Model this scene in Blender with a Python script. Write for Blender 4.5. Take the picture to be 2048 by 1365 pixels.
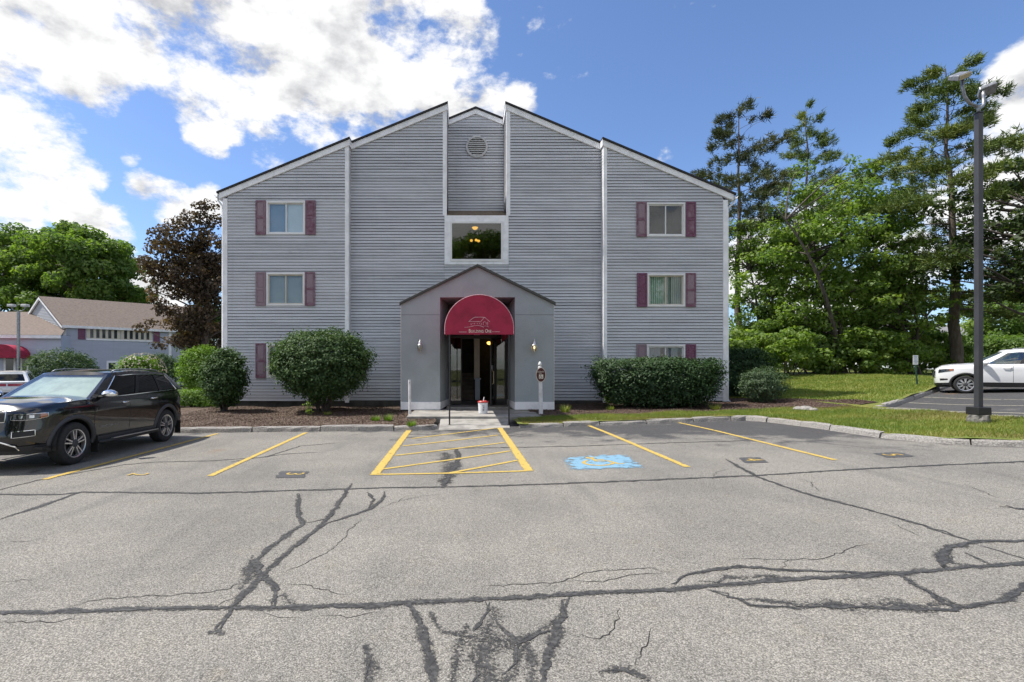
import bpy, bmesh, math, random
import numpy as np
from mathutils import Vector, Matrix

R = math.radians
random.seed(7)
rng = np.random.default_rng(11)
scene = bpy.context.scene
for o in list(bpy.data.objects):
    bpy.data.objects.remove(o)

# ------------------------------------------------------------------ camera
EYE = 1.75                       # eye height above the lot
FPX, CX, CY = 1000.0, 935.0, 738.0   # focal length and principal point for a 2048 px wide frame
cd = bpy.data.cameras.new('camera')
cam = bpy.data.objects.new('camera', cd)
scene.collection.objects.link(cam)
cam.location = (0, 0, EYE)
cam.rotation_euler = (R(90), 0, 0)
cd.sensor_width = 36
cd.lens = 36 * FPX / 2048
cd.shift_x = (1024 - CX) / 2048
cd.shift_y = (CY - 682.5) / 2048
cd.clip_start = 0.05
cd.clip_end = 3000
scene.camera = cam

# ------------------------------------------------------------------ sun, sky, exposure
SUN_EL, SUN_AZ = 58.0, -86.0     # azimuth measured from +Y towards +X
s_el, s_az = R(SUN_EL), R(SUN_AZ)
to_sun = Vector((math.cos(s_el) * math.sin(s_az), math.cos(s_el) * math.cos(s_az), math.sin(s_el)))
ld = bpy.data.lights.new('sun', 'SUN')
ld.energy = 2.5
ld.angle = R(0.6)
ld.color = (1.0, 0.95, 0.87)
sun = bpy.data.objects.new('sun', ld)
scene.collection.objects.link(sun)
sun.rotation_euler = to_sun.to_track_quat('Z', 'Y').to_euler()
sun.location = (0, 0, 60)

vs = scene.view_settings
vs.view_transform = 'Standard'
vs.look = 'None'
vs.gamma = 1.0
vs.exposure = 1.36
vs.use_curve_mapping = False
scene.cycles.use_denoising = True
try:
    scene.cycles.denoiser = 'OPENIMAGEDENOISE'
except Exception:
    pass
scene.cycles.max_bounces = 7
scene.cycles.diffuse_bounces = 3
scene.cycles.glossy_bounces = 3
scene.cycles.transparent_max_bounces = 10
scene.cycles.transmission_bounces = 4
scene.cycles.caustics_reflective = False
scene.cycles.caustics_refractive = False


def pxdir(x, y):
    return Vector((x - CX, FPX, CY - y)).normalized()


world = bpy.data.worlds.new('World')
scene.world = world
world.use_nodes = True
wn, wl = world.node_tree.nodes, world.node_tree.links
wn.clear()


def wnode(t, **kw):
    n = wn.new(t)
    for k, v in kw.items():
        setattr(n, k, v)
    return n


def wmath(op, a, b=None):
    n = wnode('ShaderNodeMath', operation=op)
    for i, v in enumerate((a, b)):
        if v is None:
            continue
        if isinstance(v, (int, float)):
            n.inputs[i].default_value = v
        else:
            wl.new(v, n.inputs[i])
    return n.outputs[0]


def wramp(v, a, b, c=0.0, d=1.0, smooth=True):
    n = wnode('ShaderNodeMapRange')
    n.interpolation_type = 'SMOOTHSTEP' if smooth else 'LINEAR'
    n.inputs['From Min'].default_value = a
    n.inputs['From Max'].default_value = b
    n.inputs['To Min'].default_value = c
    n.inputs['To Max'].default_value = d
    wl.new(v, n.inputs['Value'])
    return n.outputs[0]


tc = wnode('ShaderNodeTexCoord')
dirv = tc.outputs['Generated']
sky = wnode('ShaderNodeTexSky', sky_type='NISHITA')
sky.sun_disc = False
sky.sun_elevation = s_el
sky.sun_rotation = s_az
sky.altitude = 100
sky.air_density = 1.0
sky.dust_density = 0.6
sky.ozone_density = 2.2
# clouds: puffs at the directions where they stand, broken up by noise; the unseen sky behind gets cover thickened to fill the shaded facade
CLOUDS = [(40, 100, 190), (150, 60, 150), (60, 250, 120), (170, 180, 70), (330, 20, 140), (430, 60, 180), (560, 110, 180), (700, 80, 180), (430, 215, 80), (420, 265, 50), (540, 220, 70), (640, 190, 90),
          (760, 170, 90), (860, 120, 80), (930, 90, 70), (900, 15, 70), (860, 235, 80), (960, 235, 80), (1030, 215, 45), (740, 260, 60),
          (60, 330, 90), (150, 350, 60), (40, 405, 60), (150, 410, 60), (200, 450, 60), (240, 480, 35), (300, 380, 45), (350, 410, 55), (410, 410, 45), (262, 312, 24),
          (2080, 170, 110), (2020, 280, 70), (2060, 400, 130), (1970, 450, 90), (1880, 400, 70), (1945, 350, 75), (1800, 520, 90), (1500, 520, 100), (1650, 620, 120), (1330, 315, 22), (1600, 480, 90), (20, 520, 90), (300, 600, 80)]
tot = None
for (x, y, r) in CLOUDS:
    d = pxdir(x, y)
    ang = r / FPX * (d.y ** 1.6)
    vd = wnode('ShaderNodeVectorMath', operation='DOT_PRODUCT')
    wl.new(dirv, vd.inputs[0])
    vd.inputs[1].default_value = d
    m = wramp(vd.outputs['Value'], math.cos(1.5 * ang), math.cos(0.2 * ang), 0.0, 0.60 if r < 35 else 0.78 if r < 100 else 0.92)
    tot = m if tot is None else wmath('MAXIMUM', tot, m)
vm = wnode('ShaderNodeVectorMath', operation='MULTIPLY')
wl.new(dirv, vm.inputs[0])
vm.inputs[1].default_value = (1, 1, 1.7)
big = wnode('ShaderNodeTexNoise')
big.inputs['Scale'].default_value = 2.3
big.inputs['Detail'].default_value = 3
wl.new(vm.outputs[0], big.inputs['Vector'])
sep = wnode('ShaderNodeSeparateXYZ')
wl.new(dirv, sep.inputs[0])
behind = wramp(sep.outputs['Y'], 0.25, -0.25)
loose = wmath('MULTIPLY', wramp(big.outputs['Fac'], 0.38, 0.56), behind)
tot = wmath('MAXIMUM', tot, loose)
fb = wnode('ShaderNodeTexNoise')
fb.inputs['Scale'].default_value = 9.0
fb.inputs['Detail'].default_value = 9
fb.inputs['Roughness'].default_value = 0.62
wl.new(vm.outputs[0], fb.inputs['Vector'])
fb_o = wnode('ShaderNodeVectorMath', operation='ADD')
wl.new(vm.outputs[0], fb_o.inputs[0])
fb_o.inputs[1].default_value = (to_sun.x * 0.035, to_sun.y * 0.035, to_sun.z * 0.06)
fb2 = wnode('ShaderNodeTexNoise')
fb2.inputs['Scale'].default_value = 9.0
fb2.inputs['Detail'].default_value = 5
fb2.inputs['Roughness'].default_value = 0.58
wl.new(fb_o.outputs[0], fb2.inputs['Vector'])
fld = wmath('ADD', tot, wmath('MULTIPLY', wmath('SUBTRACT', fb.outputs['Fac'], 0.5), 2.7))
alpha = wramp(fld, 0.34, 0.82)
# relief: tufts that face the sun are white, the far side and the thick cores are greyer
rel = wmath('SUBTRACT', fb2.outputs['Fac'], fb.outputs['Fac'])
thick = wramp(fld, 0.75, 1.5)
grey = wmath('ADD', wmath('MULTIPLY', thick, 0.5), wmath('MULTIPLY', rel, 3.2))
grey = wramp(grey, -0.1, 0.85)
ccol = wnode('ShaderNodeMix', data_type='RGBA')
wl.new(grey, ccol.inputs['Factor'])
ccol.inputs['A'].default_value = (6.3, 6.3, 6.3, 1)
ccol.inputs['B'].default_value = (3.3, 3.35, 3.5, 1)
tint = wnode('ShaderNodeMix', data_type='RGBA')
tint.blend_type = 'MULTIPLY'
tint.inputs['Factor'].default_value = 1.0
wl.new(sky.outputs[0], tint.inputs['A'])
tint.inputs['B'].default_value = (0.86, 0.96, 1.14, 1)
mix = wnode('ShaderNodeMix', data_type='RGBA')
wl.new(alpha, mix.inputs['Factor'])
wl.new(tint.outputs['Result'], mix.inputs['A'])
wl.new(ccol.outputs['Result'], mix.inputs['B'])
bg = wnode('ShaderNodeBackground')
bg.inputs['Strength'].default_value = 0.066
wl.new(mix.outputs['Result'], bg.inputs['Color'])
wo = wnode('ShaderNodeOutputWorld')
wl.new(bg.outputs[0], wo.inputs[0])

# ------------------------------------------------------------------ helpers
COL = scene.collection


def tag(o, label=None, cat=None, group=None, kind=None):
    if label:
        o['label'] = label
    if cat:
        o['category'] = cat
    if group:
        o['group'] = group
    if kind:
        o['kind'] = kind
    return o


def empty(name, loc, label, cat, rz=0.0, group=None):
    o = bpy.data.objects.new(name, None)
    COL.objects.link(o)
    o.location = loc
    o.rotation_euler = (0, 0, rz)
    o.empty_display_size = 0.2
    return tag(o, label, cat, group)


def link(name, me, m=None, parent=None, world_space=False):
    o = bpy.data.objects.new(name, me)
    COL.objects.link(o)
    if m is not None and len(me.materials) == 0:
        me.materials.append(m)
    if parent is not None:
        o.parent = parent
        if world_space:       # the mesh is in world coordinates under an unrotated Empty
            if parent.type == 'EMPTY':
                o.matrix_parent_inverse = Matrix.Translation(-Vector(parent.location))
    return o


def copy_tree(o, parent=None):
    c = o.copy()
    COL.objects.link(c)
    c.parent = parent
    for ch in list(o.children):
        copy_tree(ch, c)
    return c


def np_mesh(name, V, F, attr=None, smooth=False):
    V = np.asarray(V, np.float32)
    F = np.asarray(F, np.int32)
    k = F.shape[1]
    me = bpy.data.meshes.new(name)
    me.vertices.add(len(V))
    me.vertices.foreach_set('co', V.ravel())
    me.loops.add(F.size)
    me.loops.foreach_set('vertex_index', F.ravel())
    me.polygons.add(len(F))
    me.polygons.foreach_set('loop_start', np.arange(0, F.size, k, dtype=np.int32))
    me.polygons.foreach_set('loop_total', np.full(len(F), k, dtype=np.int32))
    me.update(calc_edges=True)
    if smooth:
        me.polygons.foreach_set('use_smooth', np.ones(len(F), dtype=bool))
    if attr is not None:
        a = me.attributes.new('rnd', 'FLOAT', 'FACE')
        a.data.foreach_set('value', np.asarray(attr, np.float32))
    return me


class MB:
    """collects faces for one mesh"""

    def __init__(s):
        s.v, s.f = [], []

    def add(s, vs_, fs_):
        b = len(s.v)
        s.v += [tuple(v) for v in vs_]
        s.f += [tuple(b + i for i in f) for f in fs_]
        return s

    def box(s, x0, x1, y0, y1, z0, z1):
        return s.add([(x0, y0, z0), (x1, y0, z0), (x1, y1, z0), (x0, y1, z0), (x0, y0, z1), (x1, y0, z1), (x1, y1, z1), (x0, y1, z1)],
                     [(0, 3, 2, 1), (4, 5, 6, 7), (0, 1, 5, 4), (1, 2, 6, 5), (2, 3, 7, 6), (3, 0, 4, 7)])

    def prism_y(s, poly, y0, y1):
        """polygon in (x,z), counter-clockwise seen from -Y, extruded from y0 to y1"""
        n = len(poly)
        vs_ = [(x, y0, z) for x, z in poly] + [(x, y1, z) for x, z in poly]
        return s.add(vs_, [tuple(range(n)), tuple(range(2 * n - 1, n - 1, -1))] + [(i, i + n, (i + 1) % n + n, (i + 1) % n) for i in range(n)])

    def prism_z(s, poly, z0, z1):
        n = len(poly)
        vs_ = [(x, y, z0) for x, y in poly] + [(x, y, z1) for x, y in poly]
        return s.add(vs_, [tuple(range(n - 1, -1, -1)), tuple(range(n, 2 * n))] + [(i, (i + 1) % n, (i + 1) % n + n, i + n) for i in range(n)])

    def tube(s, pts, r, n=6, cap=True, closed=False):
        pts = [Vector(p) for p in pts]
        rs = r if isinstance(r, (list, tuple)) else [r] * len(pts)
        b = len(s.v)
        prev = None
        for i, p in enumerate(pts):
            if closed:
                t = pts[(i + 1) % len(pts)] - pts[i - 1]
            elif i == 0:
                t = pts[1] - p
            elif i == len(pts) - 1:
                t = p - pts[i - 1]
            else:
                t = pts[i + 1] - pts[i - 1]
            if t.length < 1e-9:
                t = Vector((0, 0, 1))
            t.normalize()
            if prev is None:
                a = Vector((0, 0, 1)) if abs(t.z) < 0.9 else Vector((1, 0, 0))
                u = t.cross(a).normalized()
            else:
                u = (prev - t * prev.dot(t)).normalized()
            prev = u
            w = t.cross(u)
            for k in range(n):
                an = 2 * math.pi * k / n
                s.v.append(tuple(p + (u * math.cos(an) + w * math.sin(an)) * rs[i]))
        m = len(pts)
        for i in range(m if closed else m - 1):
            for k in range(n):
                a0, a1 = b + i * n + k, b + i * n + (k + 1) % n
                c0, c1 = b + ((i + 1) % m) * n + k, b + ((i + 1) % m) * n + (k + 1) % n
                s.f.append((a0, a1, c1, c0))
        if cap and not closed:
            s.f.append(tuple(b + k for k in range(n - 1, -1, -1)))
            s.f.append(tuple(b + (m - 1) * n + k for k in range(n)))
        return s

    def lathe(s, prof, c=(0, 0, 0), n=16, axis='z'):
        b = len(s.v)
        for (r, h) in prof:
            for k in range(n):
                a = 2 * math.pi * k / n
                p = (r * math.cos(a), r * math.sin(a), h)
                if axis == 'y':
                    p = (p[0], p[2], p[1])
                s.v.append((c[0] + p[0], c[1] + p[1], c[2] + p[2]))
        for i in range(len(prof) - 1):
            for k in range(n):
                f = (b + i * n + k, b + i * n + (k + 1) % n, b + (i + 1) * n + (k + 1) % n, b + (i + 1) * n + k)
                s.f.append(f if axis == 'z' else f[::-1])
        return s

    def grid(s, pts):
        """pts[i][j] rows of points"""
        b = len(s.v)
        m = len(pts[0])
        for row in pts:
            s.v += [tuple(p) for p in row]
        for i in range(len(pts) - 1):
            for j in range(m - 1):
                s.f.append((b + i * m + j, b + i * m + j + 1, b + (i + 1) * m + j + 1, b + (i + 1) * m + j))
        return s

    def mesh(s, name, smooth=False, flip=False):
        me = bpy.data.meshes.new(name)
        me.from_pydata(s.v, [], [f[::-1] for f in s.f] if flip else s.f)
        me.update()
        if smooth:
            for p in me.polygons:
                p.use_smooth = True
        return me

    def build(s, name, m, parent=None, smooth=False, ws=True, bevel=0.0, flip=False, fix=False):
        me = s.mesh(name, smooth, flip)
        if fix:
            bm = bmesh.new()
            bm.from_mesh(me)
            bmesh.ops.remove_doubles(bm, verts=bm.verts, dist=0.0005)
            bmesh.ops.recalc_face_normals(bm, faces=bm.faces)
            bm.to_mesh(me)
            bm.free()
        o = link(name, me, m, parent, ws)
        if bevel:
            b = o.modifiers.new('bevel', 'BEVEL')
            b.width = bevel
            b.segments = 2
            b.limit_method = 'ANGLE'
            b.angle_limit = R(35)
        return o


# ------------------------------------------------------------------ materials
def new_mat(name):
    m = bpy.data.materials.new(name)
    m.use_nodes = True
    nt = m.node_tree
    nt.nodes.clear()
    out = nt.nodes.new('ShaderNodeOutputMaterial')
    return m, nt, out


def nd(nt, t, ins=None, **kw):
    n = nt.nodes.new(t)
    for k, v in kw.items():
        setattr(n, k, v)
    for k, v in (ins or {}).items():
        if hasattr(v, 'is_linked') or hasattr(v, 'links'):
            nt.links.new(v, n.inputs[k])
        else:
            n.inputs[k].default_value = v
    return n


def rgba(c):
    return (c[0], c[1], c[2], 1)


def noise(nt, vec, scale, detail=4, rough=0.55, dist=0.0):
    n = nd(nt, 'ShaderNodeTexNoise', {'Scale': scale, 'Detail': detail, 'Roughness': rough, 'Distortion': dist})
    nt.links.new(vec, n.inputs['Vector'])
    return n.outputs['Fac']


def maprange(nt, v, a, b, c=0.0, d=1.0, smooth=True):
    n = nd(nt, 'ShaderNodeMapRange', {'Value': v, 'From Min': a, 'From Max': b, 'To Min': c, 'To Max': d})
    if smooth:
        n.interpolation_type = 'SMOOTHSTEP'
    return n.outputs[0]


def mixc(nt, f, a, b, blend='MIX'):
    n = nt.nodes.new('ShaderNodeMix')
    n.data_type = 'RGBA'
    n.blend_type = blend
    for k, v in (('Factor', f), ('A', a), ('B', b)):
        if isinstance(v, (tuple, list)):
            n.inputs[k].default_value = rgba(v)
        elif isinstance(v, (int, float)):
            n.inputs[k].default_value = v
        else:
            nt.links.new(v, n.inputs[k])
    return n.outputs['Result']


def mth(nt, op, a, b=0.0):
    n = nt.nodes.new('ShaderNodeMath')
    n.operation = op
    for i, v in enumerate((a, b)):
        if isinstance(v, (int, float)):
            n.inputs[i].default_value = v
        else:
            nt.links.new(v, n.inputs[i])
    return n.outputs[0]


def pos(nt):
    return nt.nodes.new('ShaderNodeNewGeometry').outputs['Position']


def scaled(nt, v, s):
    n = nd(nt, 'ShaderNodeVectorMath', operation='MULTIPLY')
    nt.links.new(v, n.inputs[0])
    n.inputs[1].default_value = s
    return n.outputs[0]


def mat(name, col, rough=0.6, metal=0.0, var=0.0, vscale=3.0, bump=0.0, bscale=40.0, coat=0.0, spec=0.5, emit=None, estr=0.0, col2=None, lo=0.4, hi=0.65, stretch=(1, 1, 1)):
    """principled surface with noise in colour (wear, dirt) and fine relief"""
    m, nt, out = new_mat(name)
    p = nd(nt, 'ShaderNodeBsdfPrincipled', {'Base Color': rgba(col), 'Roughness': rough, 'Metallic': metal, 'Coat Weight': coat, 'Specular IOR Level': spec})
    P = None
    if var or bump or col2:
        P = scaled(nt, pos(nt), stretch)
    if var or col2:
        f = noise(nt, P, vscale, 6, 0.6)
        c2 = col2 if col2 else tuple(c * (1 - var) for c in col)
        c1 = col if col2 else tuple(min(1, c * (1 + var * 0.6)) for c in col)
        nt.links.new(mixc(nt, maprange(nt, f, lo, hi), c1, c2), p.inputs['Base Color'])
    if bump:
        b = nd(nt, 'ShaderNodeBump', {'Strength': bump, 'Distance': 0.02, 'Height': noise(nt, P, bscale, 4)})
        nt.links.new(b.outputs[0], p.inputs['Normal'])
    if emit:
        p.inputs['Emission Color'].default_value = rgba(emit)
        p.inputs['Emission Strength'].default_value = estr
    nt.links.new(p.outputs[0], out.inputs[0])
    return m


def glass_mat(name, tint=(0.6, 0.65, 0.65), refl=0.12, rough=0.02):
    m, nt, out = new_mat(name)
    tr = nd(nt, 'ShaderNodeBsdfTransparent', {'Color': rgba(tint)})
    gl = nd(nt, 'ShaderNodeBsdfGlossy', {'Color': (1, 1, 1, 1), 'Roughness': rough})
    ge_ = nt.nodes.new('ShaderNodeNewGeometry')
    dt = nd(nt, 'ShaderNodeVectorMath', operation='DOT_PRODUCT')
    nt.links.new(ge_.outputs['Incoming'], dt.inputs[0])
    nt.links.new(ge_.outputs['Normal'], dt.inputs[1])
    cs = mth(nt, 'SUBTRACT', 1.0, mth(nt, 'ABSOLUTE', dt.outputs['Value']))
    f = mth(nt, 'ADD', mth(nt, 'MULTIPLY', mth(nt, 'POWER', cs, 5.0), 0.95), 0.045 + refl)
    f = mth(nt, 'MINIMUM', f, 1.0)
    mx = nd(nt, 'ShaderNodeMixShader', {0: f})
    nt.links.new(tr.outputs[0], mx.inputs[1])
    nt.links.new(gl.outputs[0], mx.inputs[2])
    nt.links.new(mx.outputs[0], out.inputs[0])
    return m


def leaf_mat(name, c1, c2, c3, trans=0.55, gloss=0.02):
    """leaf colours vary from leaf to leaf by a per-face attribute"""
    m, nt, out = new_mat(name)
    at = nd(nt, 'ShaderNodeAttribute', attribute_name='rnd')
    rp = nd(nt, 'ShaderNodeValToRGB')
    nt.links.new(at.outputs['Fac'], rp.inputs[0])
    e = rp.color_ramp.elements
    e[0].position, e[0].color = 0.0, rgba(c1)
    e[1].position, e[1].color = 1.0, rgba(c3)
    k = e.new(0.55)
    k.color = rgba(c2)
    df = nd(nt, 'ShaderNodeBsdfDiffuse', {'Color': rp.outputs[0]})
    tcol = mixc(nt, 1.0, rp.outputs[0], (1.25, 1.3, 0.55), 'MULTIPLY')
    tl = nd(nt, 'ShaderNodeBsdfTranslucent', {'Color': tcol})
    mx = nd(nt, 'ShaderNodeMixShader', {0: trans})
    nt.links.new(df.outputs[0], mx.inputs[1])
    nt.links.new(tl.outputs[0], mx.inputs[2])
    gl = nd(nt, 'ShaderNodeBsdfGlossy', {'Color': (1, 1, 1, 1), 'Roughness': 0.55})
    m2 = nd(nt, 'ShaderNodeMixShader', {0: gloss})
    nt.links.new(mx.outputs[0], m2.inputs[1])
    nt.links.new(gl.outputs[0], m2.inputs[2])
    nt.links.new(m2.outputs[0], out.inputs[0])
    return m


M = {}
M['trim'] = mat('white_trim_paint', (0.88, 0.885, 0.91), 0.5, var=0.10, vscale=2.5, bump=0.1, bscale=60)
M['roof'] = mat('dark_roof_shingle', (0.035, 0.035, 0.04), 0.9, var=0.3, vscale=8, bump=0.6, bscale=30)
M['shutter'] = mat('plum_shutter_paint', (0.16, 0.058, 0.095), 0.6, vscale=5, col2=(0.26, 0.165, 0.215), bump=0.1, lo=0.35, hi=0.7)
M['shutter_f'] = mat('faded_plum_paint', (0.22, 0.13, 0.17), 0.7, vscale=14, col2=(0.33, 0.265, 0.295), stretch=(1, 1, 6), lo=0.3, hi=0.7)
M['shutter_d'] = mat('deep_plum_paint', (0.13, 0.025, 0.07), 0.6, vscale=12, col2=(0.25, 0.13, 0.2), stretch=(1, 1, 5), lo=0.35, hi=0.75)
M['frame'] = mat('white_window_vinyl', (0.80, 0.80, 0.80), 0.4, var=0.05)
M['frame_beige'] = mat('beige_window_vinyl', (0.62, 0.57, 0.47), 0.5, var=0.06)
M['bronze'] = mat('dark_bronze_metal', (0.05, 0.045, 0.045), 0.4, metal=0.3, var=0.2)
M['black_metal'] = mat('black_painted_metal', (0.02, 0.02, 0.022), 0.45, var=0.3)
M['stucco'] = mat('grey_stucco', (0.355, 0.395, 0.42), 0.95, var=0.06, vscale=1.6, bump=0.7, bscale=55)
M['concrete'] = mat('concrete', (0.34, 0.325, 0.30), 0.9, vscale=2.2, col2=(0.21, 0.20, 0.185), bump=0.4, bscale=60)
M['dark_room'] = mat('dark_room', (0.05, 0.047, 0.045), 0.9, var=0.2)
M['galv'] = mat('galvanised_steel', (0.30, 0.31, 0.33), 0.45, metal=0.6, var=0.25, vscale=12)
M['glass'] = glass_mat('window_glass', (0.92, 0.94, 0.94), 0.0)
M['door_glass'] = glass_mat('door_glass', (0.6, 0.6, 0.58), 0.05)
M['bark'] = mat('grey_brown_bark', (0.10, 0.08, 0.065), 0.95, vscale=9, col2=(0.16, 0.13, 0.11), bump=1.0, bscale=18, stretch=(1, 1, 0.25))
M['bark_dark'] = mat('dark_bark', (0.06, 0.05, 0.045), 0.95, vscale=9, col2=(0.11, 0.09, 0.08), bump=1.0, bscale=20, stretch=(1, 1, 0.25))


# ------------------------------------------------------------------ terrain
def sp(x, k=0.7):
    x = np.asarray(x, float)
    return np.logaddexp(0, x / k) * k


def sstep(a, b, x):
    t = np.clip((np.asarray(x, float) - a) / (b - a), 0, 1)
    return t * t * (3 - 2 * t)


def gz(x, y):
    """height of the asphalt: the site climbs gently to the right and towards the wood"""
    x = np.asarray(x, float)
    y = np.asarray(y, float)
    sx = 0.030 - 0.012 * sstep(12, 18, y)
    return sx * np.minimum(sp(x), 24) + 0.05 * np.minimum(sp(x - 11), 11) + 0.018 * np.minimum(sp(y - 22), 28) * sstep(4, 14, x)


def ray(px, py, off=0.0):
    """where the sight line through a picture point meets the ground"""
    lo, hi = 1.0, 200.0
    for _ in range(50):
        Y = 0.5 * (lo + hi)
        h = EYE - (py - CY) / FPX * Y - float(gz((px - CX) / FPX * Y, Y)) - off
        if h > 0:
            lo = Y
        else:
            hi = Y
    return (px - CX) / FPX * lo, lo


def at(px, py, Y):
    return ((px - CX) / FPX * Y, Y, EYE + (CY - py) / FPX * Y)


def xat(px, Y):
    return (px - CX) / FPX * Y


def zat(py, Y):
    return EYE + (CY - py) / FPX * Y


def yk(x):
    return 14.35 + 0.08 * x        # kerb line in front of the building


FR_X = [1.45, 8.35, 8.6, 8.75, 8.95, 9.4, 10.3, 11.6, 12.6, 12.9, 12.95, 20.4, 26, 48]
FR_Y = [yk(1.45), yk(8.35), 14.7, 13.0, 10.6, 9.8, 9.25, 8.9, 9.2, 10.2, 16.0, 21.6, 26, 30]


def raised(x, y):
    """top of the planted ground behind the kerbs"""
    x = np.asarray(x, float)
    y = np.asarray(y, float)
    n = 0.02 * np.sin(x * 1.7 + y * 0.9) + 0.015 * np.sin(x * 3.1 - y * 2.3)
    return gz(x, y) + 0.125 + 0.014 * np.clip(y - 14.3, 0, 6) + n


def strip_sheet(xs, front, back, rows, zf, name, m, power=1.6):
    pts = []
    xs = np.asarray(xs, float)
    for k in range(rows + 1):
        t = (k / rows) ** power
        ys = front + (back - front) * t
        zs = zf(xs, ys)
        pts.append([(x, y, z) for x, y, z in zip(xs, ys, zs)])
    o = MB().grid(pts).build(name, m, smooth=True)
    o['kind'] = 'structure'
    return o

# ------------------------------------------------------------------ ground and asphalt
def asphalt_mat():
    m, nt, out = new_mat('old_asphalt')
    P = pos(nt)
    sx = nd(nt, 'ShaderNodeSeparateXYZ', {0: P})
    X, Y = sx.outputs[0], sx.outputs[1]
    vor = nd(nt, 'ShaderNodeTexVoronoi', {'Scale': 118.0})
    nt.links.new(P, vor.inputs['Vector'])
    sepc = nd(nt, 'ShaderNodeSeparateColor', {0: vor.outputs['Color']})
    stone = maprange(nt, sepc.outputs[0], 0.0, 1.0, 0.60, 1.36, False)
    gap = maprange(nt, vor.outputs['Distance'], 0.35, 0.75, 1.0, 0.52)
    grain = mth(nt, 'MULTIPLY', stone, gap)
    fine = maprange(nt, noise(nt, P, 60, 3), 0.3, 0.7, 0.78, 1.22, False)
    grain = mth(nt, 'MULTIPLY', grain, fine)
    n1 = noise(nt, P, 0.45, 6, 0.6)
    n2 = noise(nt, P, 3.0, 5, 0.6)
    base = mixc(nt, maprange(nt, n1, 0.36, 0.66), (0.295, 0.277, 0.243), (0.225, 0.213, 0.192))
    trk = noise(nt, scaled(nt, P, (1.6, 0.22, 1)), 0.9, 5, 0.6)
    base = mixc(nt, maprange(nt, trk, 0.52, 0.72, 0, 0.55), base, (0.165, 0.16, 0.15))
    base = mixc(nt, maprange(nt, n2, 0.55, 0.75, 0, 0.4), base, (0.275, 0.245, 0.195))
    # remains of dark sealer in the parking bays, worn off in streaks along the driving direction
    st = nd(nt, 'ShaderNodeVectorMath', operation='MULTIPLY')
    nt.links.new(P, st.inputs[0])
    st.inputs[1].default_value = (0.55, 0.5, 1)
    n3 = noise(nt, st.outputs[0], 1.6, 8, 0.68, 0.4)
    reach = mth(nt, 'ADD', Y, mth(nt, 'MULTIPLY', X, 0.34))
    cov = maprange(nt, reach, 9.6, 16.4, -0.36, 0.30, False)
    lot2 = maprange(nt, X, 12.6, 13.0, 0, 0.30)
    leftlot = maprange(nt, X, -6.6, -7.4, 0, 0.24)
    leftlot = mth(nt, 'MULTIPLY', leftlot, maprange(nt, Y, 7.0, 9.0))
    cov = mth(nt, 'ADD', cov, mth(nt, 'ADD', lot2, leftlot))
    cov = mth(nt, 'MINIMUM', cov, 0.15)
    seal = maprange(nt, mth(nt, 'ADD', n3, cov), 0.40, 0.58)
    base = mixc(nt, mth(nt, 'MULTIPLY', seal, 0.86), base, (0.062, 0.062, 0.068))
    # rust coloured stains
    n4 = noise(nt, P, 0.8, 3, 0.5)
    rust = mth(nt, 'MULTIPLY', maprange(nt, n4, 0.66, 0.76), maprange(nt, Y, 9.0, 11.5))
    base = mixc(nt, mth(nt, 'MULTIPLY', rust, 0.6), base, (0.26, 0.17, 0.10))
    # small dark oil drips
    dr = noise(nt, P, 1.7, 4, 0.7)
    base = mixc(nt, maprange(nt, dr, 0.70, 0.80, 0, 0.7), base, (0.08, 0.08, 0.08))
    gr = nd(nt, 'ShaderNodeCombineColor', {0: grain, 1: grain, 2: grain})
    colr = mixc(nt, 1.0, base, gr.outputs[0], 'MULTIPLY')
    p = nd(nt, 'ShaderNodeBsdfPrincipled', {'Base Color': colr, 'Roughness': 0.92, 'Specular IOR Level': 0.25})
    bh = mth(nt, 'ADD', mth(nt, 'MULTIPLY', gap, 0.6), noise(nt, P, 25, 4))
    b = nd(nt, 'ShaderNodeBump', {'Strength': 0.55, 'Distance': 0.006, 'Height': bh})
    nt.links.new(b.outputs[0], p.inputs['Normal'])
    nt.links.new(p.outputs[0], out.inputs[0])
    return m


def soil_mat(name, c1, c2, c3, sc, bump):
    m, nt, out = new_mat(name)
    P = pos(nt)
    vor = nd(nt, 'ShaderNodeTexVoronoi', {'Scale': sc})
    nt.links.new(P, vor.inputs['Vector'])
    sepc = nd(nt, 'ShaderNodeSeparateColor', {0: vor.outputs['Color']})
    base = mixc(nt, maprange(nt, noise(nt, P, 1.3, 6), 0.35, 0.65), c1, c2)
    base = mixc(nt, maprange(nt, sepc.outputs[1], 0.72, 0.95), base, c3)
    p = nd(nt, 'ShaderNodeBsdfPrincipled', {'Base Color': base, 'Roughness': 0.95, 'Specular IOR Level': 0.2})
    b = nd(nt, 'ShaderNodeBump', {'Strength': bump, 'Distance': 0.03, 'Height': mth(nt, 'ADD', sepc.outputs[0], noise(nt, P, sc * 0.6, 4))})
    nt.links.new(b.outputs[0], p.inputs['Normal'])
    nt.links.new(p.outputs[0], out.inputs[0])
    return m


M['asphalt'] = asphalt_mat()
M['mulch'] = soil_mat('brown_bark_mulch', (0.095, 0.066, 0.05), (0.14, 0.10, 0.078), (0.24, 0.19, 0.15), 38, 1.0)
M['mulch_r'] = soil_mat('reddish_dark_mulch', (0.075, 0.05, 0.04), (0.11, 0.072, 0.058), (0.17, 0.13, 0.10), 38, 1.0)
M['lawn'] = soil_mat('grassy_soil', (0.12, 0.165, 0.03), (0.18, 0.19, 0.045), (0.22, 0.19, 0.08), 30, 0.8)
M['earth'] = soil_mat('rough_meadow', (0.06, 0.085, 0.02), (0.09, 0.09, 0.03), (0.11, 0.1, 0.05), 6, 0.8)

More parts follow.
